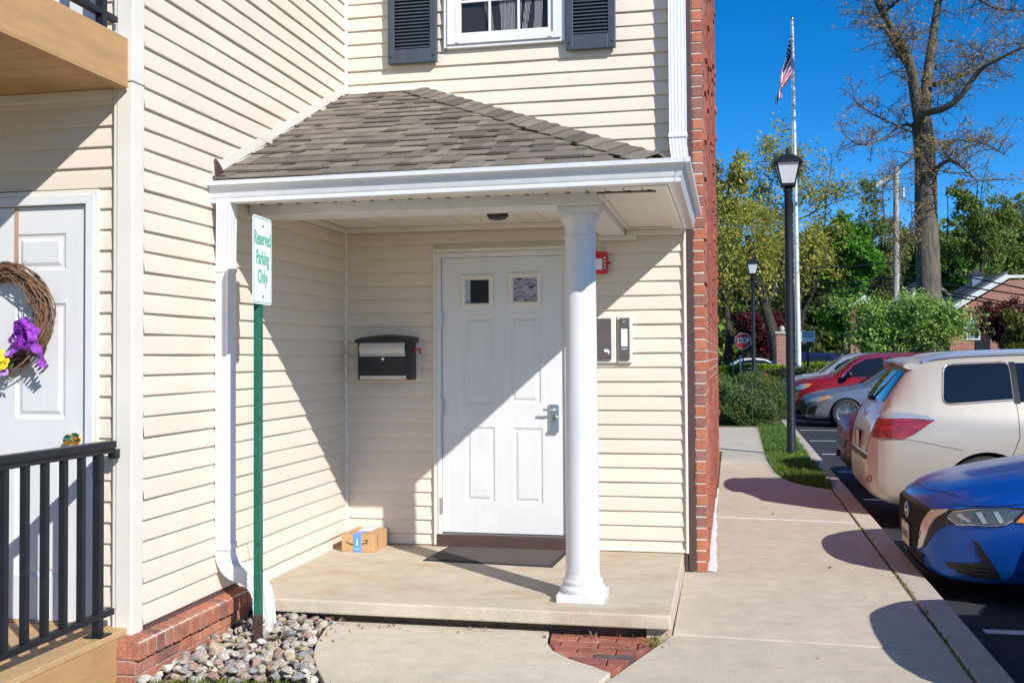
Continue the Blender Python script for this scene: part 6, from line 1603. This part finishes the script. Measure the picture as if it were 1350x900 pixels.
# far wood on the slope: one mass
rg4 = np.random.default_rng(21); pts = []
for i in range(150):
    px = rg4.uniform(900,1420); Y = rg4.uniform(92,125); top = 355-75*max(0,(px-1130)/220) if px > 1130 else 330; top += rg4.uniform(-14,30)
    c = np.array(pix(px, top, Y)); H = c[2]+1; nlv = 420
    v = rg4.normal(size=(nlv,3)); v /= np.linalg.norm(v,axis=1,keepdims=True); v *= rg4.random((nlv,1))**0.35
    pts.append(np.array([c[0],c[1],H*0.52])+v*np.array([3.6,2.6,H*0.5]))
o = leaves_mesh('far_wood', np.concatenate(pts), 0.62, LF_mid, None, 21, 0.7, 0.2); tag(o, 'mass of spring woodland on the far slope', 'woodland', kind='stuff')
b = MB(); rows = []
for i in range(13):
    x = -70+i*18; rows.append([(x, y_, z_) for y_, z_ in ((100,-0.3),(112,2.0+0.25*max(0,i-5)),(130,5.0+0.8*max(0,i-5)),(170,6.0+1.2*max(0,i-5)),(230,5))])
o = b.grid(rows).build('hill', MT['lawn'], smooth=80); tag(o, kind='structure')

# shrubs and hedges
def shrub(name, label, c, r, mat, n, leaf, seed, cat='shrub', group=None, box=False, aspect=0.5, lump=0.16, core=True):
    T = thing(name, (c[0],c[1],c[2]-r[2]), label, cat, group); rg = np.random.default_rng(seed)
    v = rg.normal(size=(n,3)); v /= np.linalg.norm(v,axis=1,keepdims=True)
    if box:
        k = 1/np.max(np.abs(v),axis=1,keepdims=True); v = v*np.minimum(k,1.35)
    v[:,2] = np.abs(v[:,2])*2-1 if False else v[:,2]
    k = 1+lump*np.sin(v[:,0]*5+seed)*np.cos(v[:,1]*4.3+seed*2)+lump*0.7*np.sin(v[:,2]*7+v[:,0]*6)
    sc = (rg.random(n)**0.25)*k
    P = np.array(c)+v*sc[:,None]*np.array(r); P = P[P[:,2] > GZ2-0.05]
    leaves_mesh('foliage', P, leaf, mat, T, seed, aspect, -0.3)
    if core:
        b = MB(); b.ball(c, r[0]*0.78, r[1]*0.78, r[2]*0.78, 14, 9); b.build('shade_core', simple('shrub shade',(0.03,0.035,0.015),0.95), T, smooth=80)  # solid core whose dark colour stands in for shade inside the foliage
    return T
GS = 'shrubs at the end of the walk'
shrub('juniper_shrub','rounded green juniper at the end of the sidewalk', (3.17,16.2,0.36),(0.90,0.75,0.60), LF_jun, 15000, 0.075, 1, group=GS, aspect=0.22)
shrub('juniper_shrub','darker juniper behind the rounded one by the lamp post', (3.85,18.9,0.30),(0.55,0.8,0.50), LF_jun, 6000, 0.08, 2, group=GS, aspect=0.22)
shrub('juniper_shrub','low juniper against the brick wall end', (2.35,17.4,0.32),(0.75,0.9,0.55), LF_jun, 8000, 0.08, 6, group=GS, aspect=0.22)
b = MB(); AZ_ = thing('red_flower_shrub', (3.75,17.6,0.5), 'small patch of red flowers behind the juniper', 'flowers'); pz = pix(1010,503,17.7)
rgf = np.random.default_rng(5); leaves_mesh('blossoms', np.array(pz)+rgf.normal(size=(260,3))*np.array([.10,.10,.07]), 0.06, simple('red blossom',(0.5,0.02,0.02),0.6), AZ_, 5)
leaves_mesh('foliage', np.array([pz.x,pz.y,0.1])+rgf.normal(size=(700,3))*np.array([.14,.14,.16]), 0.07, LF_drk, AZ_, 6)
def hedge(label, x0,x1,y0,y1,h,mat,n,leaf,seed,cat='hedge'):
    T = thing('clipped_hedge', ((x0+x1)/2,(y0+y1)/2,GZ2), label, cat, 'hedges and beds beyond the lot'); rg = np.random.default_rng(seed)
    P = rg.random((n,3))*np.array([x1-x0,y1-y0,h])+np.array([x0,y0,GZ2])
    f = rg.integers(0,3,n); P[f==0,2] = GZ2+h*(0.93+0.1*rg.random((f==0).sum())); P[f==1,1] = y0+0.12*rg.random((f==1).sum()); P[:,2] += 0.06*np.sin(P[:,0]*1.7+seed)
    leaves_mesh('foliage', P, leaf, mat, T, seed, 0.55); MB().box(x0+0.1,x1-0.1,y0+0.1,y1-0.1,GZ2,GZ2+h*0.9).build('shade_core', simple('hedge shade',(0.03,0.03,0.015),0.95), T)  # dark box inside: shade between the leaves painted as a solid
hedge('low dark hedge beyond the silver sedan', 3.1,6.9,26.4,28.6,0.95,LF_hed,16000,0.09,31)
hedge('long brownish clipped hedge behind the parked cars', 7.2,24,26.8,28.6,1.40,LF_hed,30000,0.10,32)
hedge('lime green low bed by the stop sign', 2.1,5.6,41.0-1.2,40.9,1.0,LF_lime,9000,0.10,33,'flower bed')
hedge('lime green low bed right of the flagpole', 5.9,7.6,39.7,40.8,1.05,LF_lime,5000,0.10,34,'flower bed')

# ---- grass strip and weeds
gp = []
poly = [(3.94,4.9)]+[(a+0.02,c) for a,c in XR[1:]]+[(3.38,15.2),(3.94,15.2)]
rgg = np.random.default_rng(8)
while len(gp) < 15000:
    y_ = 4.9+10.3*rgg.random()**1.5; x_ = rgg.uniform(3.33,3.945)
    if inside((x_,y_), poly): gp.append((x_,y_))
def blades(name, pts, z, h, mat, seed, wdt=0.006):
    rg = np.random.default_rng(seed); P = np.array([(a,c,z) for a,c in pts]); n = len(P); a = rg.random(n)*6.28; d = np.stack([np.cos(a),np.sin(a),np.zeros(n)],1)
    hh = h*(0.5+rg.random((n,1))); ln = rg.normal(size=(n,3))*np.array([.4,.4,0])*hh
    V = np.stack([P-d*wdt,P+d*wdt,P+ln*0.5+np.array([0,0,1])*hh*0.6+d*wdt*0.6,P+ln+np.array([0,0,1])*hh],1).reshape(-1,3)
    me = bpy.data.meshes.new(name); i = np.arange(n)*4
    me.from_pydata(V.tolist(), [], np.stack([i,i+1,i+2,i+3],1).tolist()); me.materials.append(mat)
    o = bpy.data.objects.new(name, me); COL.objects.link(o); return o
o = blades('grass', gp, ZW-0.015, 0.075, MT['grass'], 2, 0.007); tag(o, 'strip of green grass between sidewalk and curb', 'grass', kind='stuff')
dl = []
for i in range(24):
    x_, y_ = RN.uniform(3.42,3.92), RN.uniform(6.2,11.5)
    if inside((x_,y_), poly): dl.append((x_,y_,ZW+0.07))
b = MB()
for p in dl: b.ball(p,0.011,0.011,0.006,6,4)
o = b.build('dandelions', simple('dandelion yellow',(0.75,0.55,0.02),0.7), smooth=60); tag(o, 'yellow dandelions dotted through the grass strip', 'flowers', kind='stuff')
wp = []
for i in range(110):
    t = RN.random(); wp.append((3.936+RN.uniform(-.008,.008), -3.2+5.5*t**1.6))
for i in range(420): wp.append((RN.gauss(0.66,0.15), RN.gauss(-2.95,0.05)))
for i in range(160): wp.append((RN.gauss(0.30,0.10), RN.gauss(-2.99,0.03)))
for i in range(60): wp.append((RN.uniform(2.38,2.48), RN.uniform(-1.95,-1.68)))
for i in range(70): wp.append((0.05+RN.gauss(0,0.02), -3.12+RN.gauss(0,0.04)))
o = blades('weeds', wp, ZW-0.015, 0.035, island_mat('weed blades',[(0.16,0.20,0.03),(0.24,0.26,0.05),(0.10,0.17,0.03),(0.30,0.27,0.08)],0.6,0.3), 4, 0.005); tag(o, 'small weeds in the joints and along the stone bed', 'weeds', kind='stuff')

# ---- lamp posts
g = NG('frosted lamp glass'); g.bsdf((0.62,0.64,0.66), 0.45, 0, 0.5); MT['frost'] = g.mat
def lamp(loc, label):
    T = thing('street_lamp', (0,0,0), label, 'lamp post', 'black lamp posts along the walk')
    MB().lathe([(0.082,0.0),(0.082,0.10),(0.070,0.13),(0.066,3.2),(0.060,3.96),(0.075,3.98),(0.075,4.02),(0.05,4.04)],(0,0,0),20).build('post', MT['blackmetal'], T, smooth=40)
    def ring(h, r): return [Vector((r*sx,r*sy,h)) for sx,sy in ((-1,-1),(1,-1),(1,1),(-1,1))]
    b = MB(); b.add(ring(4.06,0.105)+ring(4.045,0.06),[(0,1,2,3),(4,7,6,5)]+[(i,(i+1)%4,4+(i+1)%4,4+i) for i in range(4)]); b.add(ring(4.06,0.118)+ring(4.10,0.122),[(0,3,2,1),(4,5,6,7)]+[(i,(i+1)%4,4+(i+1)%4,4+i) for i in range(4)])
    b.build('cage_base', MT['blackmetal'], T)
    lo, hi = ring(4.10,0.108), ring(4.405,0.188)
    for i in range(4):
        j = (i+1)%4; q = [lo[i].lerp(lo[j],.06),lo[j].lerp(lo[i],.06),hi[j].lerp(hi[i],.06),hi[i].lerp(hi[j],.06)]; n_ = (q[1]-q[0]).cross(q[3]-q[0]).normalized()*0.006
        MB().add([p for p in q]+[p-n_ for p in q],[(0,1,2,3),(7,6,5,4)]+[(k,(k+1)%4,4+(k+1)%4,4+k) for k in range(4)][::1]).build('glass_pane', MT['frost'], T)
        MB().bar(lo[i],hi[i],0.018,0.018).build('cage_bar', MT['blackmetal'], T)
    b = MB(); b.add(ring(4.405,0.225)+ring(4.42,0.225)+ring(4.50,0.15)+ring(4.545,0.07)+ring(4.555,0.03),[(0,3,2,1)]+[(r*4+i,r*4+(i+1)%4,r*4+4+(i+1)%4,r*4+4+i) for r in range(4) for i in range(4)]+[(16,17,18,19)]); b.build('roof_cap', MT['blackmetal'], T)
    MB().lathe([(0.028,4.555),(0.032,4.58),(0.018,4.60),(0.026,4.625),(0.004,4.655)],(0,0,0),12).build('finial', MT['blackmetal'], T, smooth=50)
    T.location = loc; T.scale = (0.93,0.93,1.0); return T
lamp((3.715,8.95,ZW), 'near black lamp post with frosted lantern in the grass strip')
p2 = pix(994,500,26.8); lamp((p2.x,26.8,-0.13), 'farther black lamp post with frosted lantern beside the stop sign')

# ---- flagpole and flag
fy = 34.0; fb, ft = pix(1053.5,480,fy), pix(1044.5,27,fy); fb.z = GZ2
FP = thing('flagpole', fb, 'tall white metal flagpole beyond the parking lot', 'flagpole')
MB().tube([fb, fb.lerp(ft,0.5), ft], [0.095,0.075,0.045], 14).build('pole', MT['white'], FP, smooth=50)
MB().ball(ft+Vector((0,0,0.05)),0.07,0.07,0.07,10,7).build('finial', MT['brass'], FP, smooth=60)
MB().tube([fb+Vector((-0.12,-0.1,1.2)), ft+Vector((-0.06,-0.06,-0.1))],0.008,4).build('halyard', MT['white'], FP)
FL = thing('flag', ft, 'striped red and white flag with blue canton hanging limp from the pole', 'flag')
MT['fred'] = simple('flag red',(0.60,0.02,0.05),0.8,0.1,6); MT['fwht'] = simple('flag white',(0.85,0.85,0.87),0.8,0.05,6); MT['fblu'] = simple('flag blue',(0.02,0.03,0.13),0.8,0.1,6)
NU, NV = 30, 26; H_, W_ = 1.9, 3.7; rows = []
a0 = pix(1044.7,40,fy)
for i in range(NU+1):
    u_ = i/NU; r = []
    for j in range(NV+1):
        v_ = j/NV
        hang = u_**0.85; x_ = -0.06-0.72*math.sin(min(u_,1)*PI*0.62)*(0.55+0.45*v_) + 0.055*math.sin(v_*9+u_*3)*(0.3+u_)
        y_ = -0.05+0.16*math.sin(v_*13+u_*2.0)*min(1,u_*2.2)
        z_ = -v_*H_*(1-0.55*u_) - hang*W_*0.62 + 0.03*math.sin(v_*8)
        r.append(a0+Vector((x_*0.8,y_,z_*0.92)))
    rows.append(r)
b = MB()
for i in range(NU):
    for j in range(NV):
        st = int(j/NV*13); b.mi = 2 if (i/NU < 0.40 and st < 7) else (0 if st%2 == 0 else 1)
        b.add([rows[i][j],rows[i][j+1],rows[i+1][j+1],rows[i+1][j]],[(0,1,2,3)])
b.build('cloth', [MT['fred'],MT['fwht'],MT['fblu']], FL, smooth=80, recalc=False)
b = MB()
for i in range(1,12,2):
    for j in range(1,13,3):
        p = rows[i][j]; b.add([p+Vector((-.025,-.01,0)),p+Vector((0,-.012,-.025)),p+Vector((.025,-.01,0)),p+Vector((0,-.012,.025))],[(0,1,2,3)])
o = b.build('stars', MT['fwht'], FL, recalc=False); tag(o, kind='stuff')

# ---- stop sign
sy = 39.2; sc = pix(979.5,449.3,sy); SS_ = thing('stop_sign', (sc.x,sy,GZ2), 'red octagonal stop sign on a thin post', 'sign')
def octa(r): return [(r*math.cos(PI/8+PI/4*k), r*math.sin(PI/8+PI/4*k)) for k in range(8)]
MB().prism(octa(0.375), lambda a,c,t:(sc.x+a,t,sc.z+c), sy, sy+0.01).build('plate_border', MT['signwhite'], SS_)
MB().prism(octa(0.352), lambda a,c,t:(sc.x+a,t,sc.z+c), sy-0.008, sy-0.001).build('plate', simple('stop red',(0.50,0.03,0.025),0.4,0.15,8), SS_)
text_mesh('lettering','STOP',0.33,MT['signwhite'],SS_,frame(Vector((sc.x,sy-0.012,sc.z)),(1,0,0),(0,0,1)),0.001,sx=0.66,bold=0.006)
MB().box(sc.x-0.03,sc.x+0.03,sy+0.012,sy+0.05,GZ2,sc.z+0.35).build('post', simple('brown post',(0.10,0.05,0.03),0.8), SS_)
# ---- small marker posts by the stop sign
for k,(px,py0,py1,lab) in enumerate([(977,468,485,'white marker stake right of the stop sign post'),(967,470,487,'dark marker stake left of the stop sign post')]):
    a = pix(px,py0,36); T = thing('marker_stake', (a.x,36,GZ2), lab, 'stake'); MB().tube([(a.x,36,GZ2),(a.x-0.03,36,a.z)],0.03,6).build('stake', MT['white'] if k==0 else MT['blackmetal'], T); MB().box(a.x-0.10,a.x+0.10,35.97,36.03,GZ2,GZ2+0.06).build('foot', MT['white'], T)
# ---- solar panel sign
a = pix(1065,444,37); SPN = thing('tilted_panel_sign', (a.x,37,GZ2), 'small white gridded panel on a post beside the flagpole', 'sign')
MB().box(a.x-0.27,a.x+0.27,36.97,37.0,a.z-0.20,a.z+0.23).build('panel', MT['signwhite'], SPN); b = MB()
for i in range(4):
    for j in range(2): b.box(a.x-0.225+i*0.118,a.x-0.135+i*0.118,36.955,36.968,a.z-0.02+j*0.12,a.z+0.07+j*0.12)
b.build('cells', simple('panel cells',(0.30,0.34,0.40),0.5), SPN); MB().tube([(a.x,37.15,GZ2),(a.x,37.15,a.z)],0.05,8).build('post', MT['blackmetal'], SPN)
# ---- utility pole + wires
uy = 49.5; ub, ut = pix(1181,470,uy), pix(1181.5,220,uy); ub.z = GZ2; UP = thing('utility_pole', ub, 'weathered wooden utility pole with crossarm left of the oak', 'pole')
MB().tube([ub,ut],[0.20,0.13],12).build('pole', BK3, UP, smooth=60)
for k in (0,0.35): MB().bar(pix(1154,243+k*8,uy-1.2)+Vector((0,0,0)), pix(1186,224+k*8,uy+0.8), 0.10,0.12).build('crossarm', BK3, UP)
MB().lathe([(0.16,0),(0.16,0.5),(0.05,0.58)],(ut.x+0.3,uy,ut.z-1.6),12).build('transformer', MT['steel'], UP)
for k,(ya,ym,yb_) in enumerate([(364,372,352),(378,386,376),(372,380,366),(390,399,388),(352,352,346)]):
    a, m_, c = pix(880,ya,uy-1), pix(1110,ym,uy), pix(1185,ym-4,uy); e = pix(1420,ym+28+4*k,uy-9)
    T = thing('power_line', a, 'black overhead wire, number %s from the top, crossing behind the flagpole' % ('three two four five one'.split()[[0,1,2,3,4].index(k)] if False else ['second','fourth','third','fifth','first'][k]), 'wire', 'overhead wires'); T['label'] = 'black overhead wire crossing behind the lamp posts, %s from the top' % ['second','fourth','third','lowest','topmost'][k]
    MB().tube(crom([a,pix(1000,(ya+ym)/2+2,uy-.5),m_,c,pix(1300,ym+10+2*k,uy-4),e],5), 0.034, 4).build('cable', MT['blackplastic'], T)
# ---- brick gate pillars and iron fence
g = NG('far brick'); br = g.n('ShaderNodeTexBrick'); br.inputs['Scale'].default_value = 1.0; br.inputs['Color1'].default_value=(0.30,0.10,0.065,1); br.inputs['Color2'].default_value=(0.40,0.15,0.09,1); br.inputs['Mortar'].default_value=(0.42,0.33,0.27,1)
br.inputs['Brick Width'].default_value=0.21; br.inputs['Row Height'].default_value=0.075; br.inputs['Mortar Size'].default_value=0.010
tc = g.n('ShaderNodeNewGeometry'); sp_ = g.n('ShaderNodeSeparateXYZ'); cb = g.n('ShaderNodeCombineXYZ'); ad = g.n('ShaderNodeMath'); g.l(tc.outputs['Position'],sp_.inputs[0]); g.l(sp_.outputs[0],ad.inputs[0]); g.l(sp_.outputs[1],ad.inputs[1]); g.l(ad.outputs[0],cb.inputs[0]); g.l(sp_.outputs[2],cb.inputs[1]); g.l(cb.outputs[0],br.inputs['Vector'])
g.bsdf(br.outputs['Color'],0.9,0,0.2); MT['farbrick'] = g.mat
def pillar(px, Y, top, w_, label):
    a = pix(px, top, Y); T = thing('brick_pillar', (a.x,Y,GZ2), label, 'pillar', 'brick gate pillars')
    MB().box(a.x-w_/2,a.x+w_/2,Y-w_/2,Y+w_/2,GZ2,a.z-0.12).build('shaft', MT['farbrick'], T); MB().box(a.x-w_/2-0.06,a.x+w_/2+0.06,Y-w_/2-0.06,Y+w_/2+0.06,a.z-0.12,a.z).build('cap', MT['curb'], T, bevel=0.02); MB().ball((a.x,Y,a.z+0.13),0.13,0.13,0.14,12,8).build('ball_finial', MT['curb'], T, smooth=60)
pillar(1031,44,437,0.55,'brick gate pillar with ball finial behind the near lamp post')
pillar(1127,50.5,440,0.5,'brick gate pillar behind the red crossover roof')
for f_,(xa,xb) in enumerate([(6.4,8.9),(9.7,17.6)]):
    T = thing('iron_fence', ((xa+xb)/2,50.5,GZ2), ['black iron picket fence left of the far brick pillar','black iron picket fence in front of the brick house'][f_], 'fence', 'black iron fences')
    for z in (0.25,1.55): MB().box(xa,xb,50.48,50.52,GZ2+z,GZ2+z+0.05).build('rail', MT['blackmetal'], T)
    x = xa; me = MB().box(-0.018,0.018,-0.018,0.018,0,1.75); me = me.build('picket', MT['blackmetal']); dat = me.data; bpy.data.objects.remove(me)
    while x < xb: link_mesh('picket', dat, T, (x,50.5,GZ2)); x += 0.15

# ---- brick house at the right
hy = 54.0
HS = thing('brick_house', (pix(1300,470,hy).x,hy,GZ2), 'red brick house with white rake trim and cupola at the right', 'house')
e0, pk, far = pix(1252,412,hy), pix(1330,366,hy), pix(1420,362,hy)
xl, xr_ = e0.x, far.x+3
b = MB(); zt_ = pk.z
b.prism([(xl,GZ2),(xr_,GZ2),(xr_,zt_),(pk.x,zt_-0.15),(xl,e0.z-0.15)], lambda a,c,t:(a,t,c), hy, hy+9); b.build('wall', MT['farbrick'], HS)
dv = (pk-e0).normalized(); nv = Vector((-dv.z,0,dv.x))
MB().obox((e0+pk)/2+Vector((-0.25,-0.05,0.0)), (pk-e0)*0.56, Vector((0,0.12,0)), nv*0.15).build('rake_trim', MT['white'], HS)
MB().obox((e0+pk)/2+Vector((-0.25,4.5,0.22)), (pk-e0)*0.56, Vector((0,4.7,0)), nv*0.06).build('roof', simple('slate roof',(0.10,0.105,0.11),0.8,0.2,3), HS)
MB().box(pk.x-0.05,xr_,hy-0.06,hy+0.1,zt_-0.02,zt_+0.14).build('parapet_cap', MT['white'], HS)
wc0, wc1 = pix(1275,426,hy), pix(1290,446,hy)
FW = MB(); FW.box(wc0.x-0.08,wc0.x,hy-0.06,hy-0.01,wc1.z-0.08,wc0.z+0.08); FW.box(wc1.x,wc1.x+0.08,hy-0.06,hy-0.01,wc1.z-0.08,wc0.z+0.08); FW.box(wc0.x,wc1.x,hy-0.06,hy-0.01,wc0.z,wc0.z+0.08); FW.box(wc0.x,wc1.x,hy-0.06,hy-0.01,wc1.z-0.08,wc1.z); FW.box(wc0.x,wc1.x,hy-0.058,hy-0.02,(wc0.z+wc1.z)/2-0.03,(wc0.z+wc1.z)/2+0.03)
WD = FW.build('window', MT['white'], HS); MB().box(wc0.x,wc1.x,hy-0.03,hy-0.02,wc1.z,wc0.z).build('pane', simple('far pane',(0.12,0.16,0.2),0.1), WD); MB().box((wc0.x+wc1.x)/2-0.10,(wc0.x+wc1.x)/2+0.10,hy-0.07,hy-0.01,wc0.z+0.085,wc0.z+0.30).build('keystone', MT['white'], HS)
k0, k1 = pix(1280.5,388,hy+4), pix(1294,363,hy+4)
MB().box(k0.x,k1.x,hy+3.7,hy+4.3,k0.z-0.6,k1.z).build('cupola', simple('cupola blue grey',(0.16,0.21,0.28),0.6), HS); cxk = (k0.x+k1.x)/2
MB().add([(k0.x-.1,hy+3.6,k1.z),(k1.x+.1,hy+3.6,k1.z),(k1.x+.1,hy+4.4,k1.z),(k0.x-.1,hy+4.4,k1.z),(cxk,hy+4,k1.z+0.42)],[(0,3,2,1),(0,1,4),(1,2,4),(2,3,4),(3,0,4)]).build('cupola_roof', simple('cupola roof',(0.03,0.03,0.035),0.6), HS)
dr0 = pix(1300,446,hy); MB().box(dr0.x-0.55,dr0.x+0.2,hy-0.05,hy-0.005,GZ2,dr0.z+0.3).build('door', MT['blackmetal'], HS)
# ---- pale house behind the dogwood
h2 = 62.0; a0_, a1_ = pix(1200,395,h2), pix(1244,384,h2)
H2 = thing('white_house', (a0_.x,h2,GZ2), 'white gabled house glimpsed behind the utility pole and oak', 'house')
MB().prism([(a0_.x-0.6,GZ2),(a1_.x+0.5,GZ2),(a1_.x+0.5,a0_.z-0.2),((a0_.x+a1_.x)/2,a1_.z+0.7),(a0_.x-0.6,a0_.z-0.2)], lambda a,c,t:(a,t,c), h2,h2+7).build('wall', MT['white'], H2)
pk2 = Vector(((a0_.x+a1_.x)/2,h2,a1_.z+0.7)); rm = simple('grey roof far',(0.16,0.16,0.16),0.8)
for q_ in (Vector((a0_.x-1.1,h2,a0_.z-0.45)),Vector((a1_.x+1.0,h2,a0_.z-0.45))):
    dq = (pk2-q_); nq = Vector((-dq.z,0,dq.x)).normalized(); nq = nq if nq.z>0 else -nq
    MB().obox((pk2+q_)/2+Vector((0,3.4,0))+nq*0.1, dq/2, Vector((0,3.8,0)), nq*0.08).build('roof', rm, H2)
# small white portico gable seen left of the dogwood
c_ = pix(1139,400,52.5); PG = thing('garden_portico', (c_.x,52.5,GZ2), 'small white pediment on brick piers behind the fence', 'portico')
MB().prism([(c_.x-0.7,c_.z-0.1),(c_.x+0.7,c_.z-0.1),(c_.x,c_.z+0.45)], lambda a,c,t:(a,t,c), 52.2,53.2).build('pediment', MT['white'], PG)
for s in (-0.55,0.55): MB().box(c_.x+s-0.15,c_.x+s+0.15,52.3,52.9,GZ2,c_.z-0.1).build('pier', MT['farbrick'], PG)

# ---- leaf litter and grit
rl = np.random.default_rng(77); lp = []
for _ in range(34): lp.append((rl.uniform(0.65,2.45), -1.80+rl.normal()*0.03-0.02, ZW+0.004))
for _ in range(26): lp.append((rl.uniform(2.30,2.52), rl.uniform(-1.95,-1.72), ZW+0.003))
for _ in range(30): lp.append((rl.uniform(0.15,0.85), rl.uniform(-2.9,-1.8), -0.07))
for _ in range(30): lp.append((3.94+rl.normal()*0.02, rl.uniform(-3.5,4.5), ZW+0.002))
for _ in range(26): lp.append((4.16+abs(rl.normal())*0.10, rl.uniform(-1.5,12), ZA+0.006))
for _ in range(18): lp.append((rl.uniform(2.7,3.9), rl.uniform(-3,8), ZW+0.006))
o = leaves_mesh('leaf_litter', np.array(lp), 0.026, island_mat('dry leaf bits',[(0.20,0.11,0.05),(0.30,0.19,0.10),(0.12,0.07,0.04)],0.9), None, 77, 0.45); tag(o, 'scattered dry leaf bits along the joints and step', 'leaves', kind='stuff')
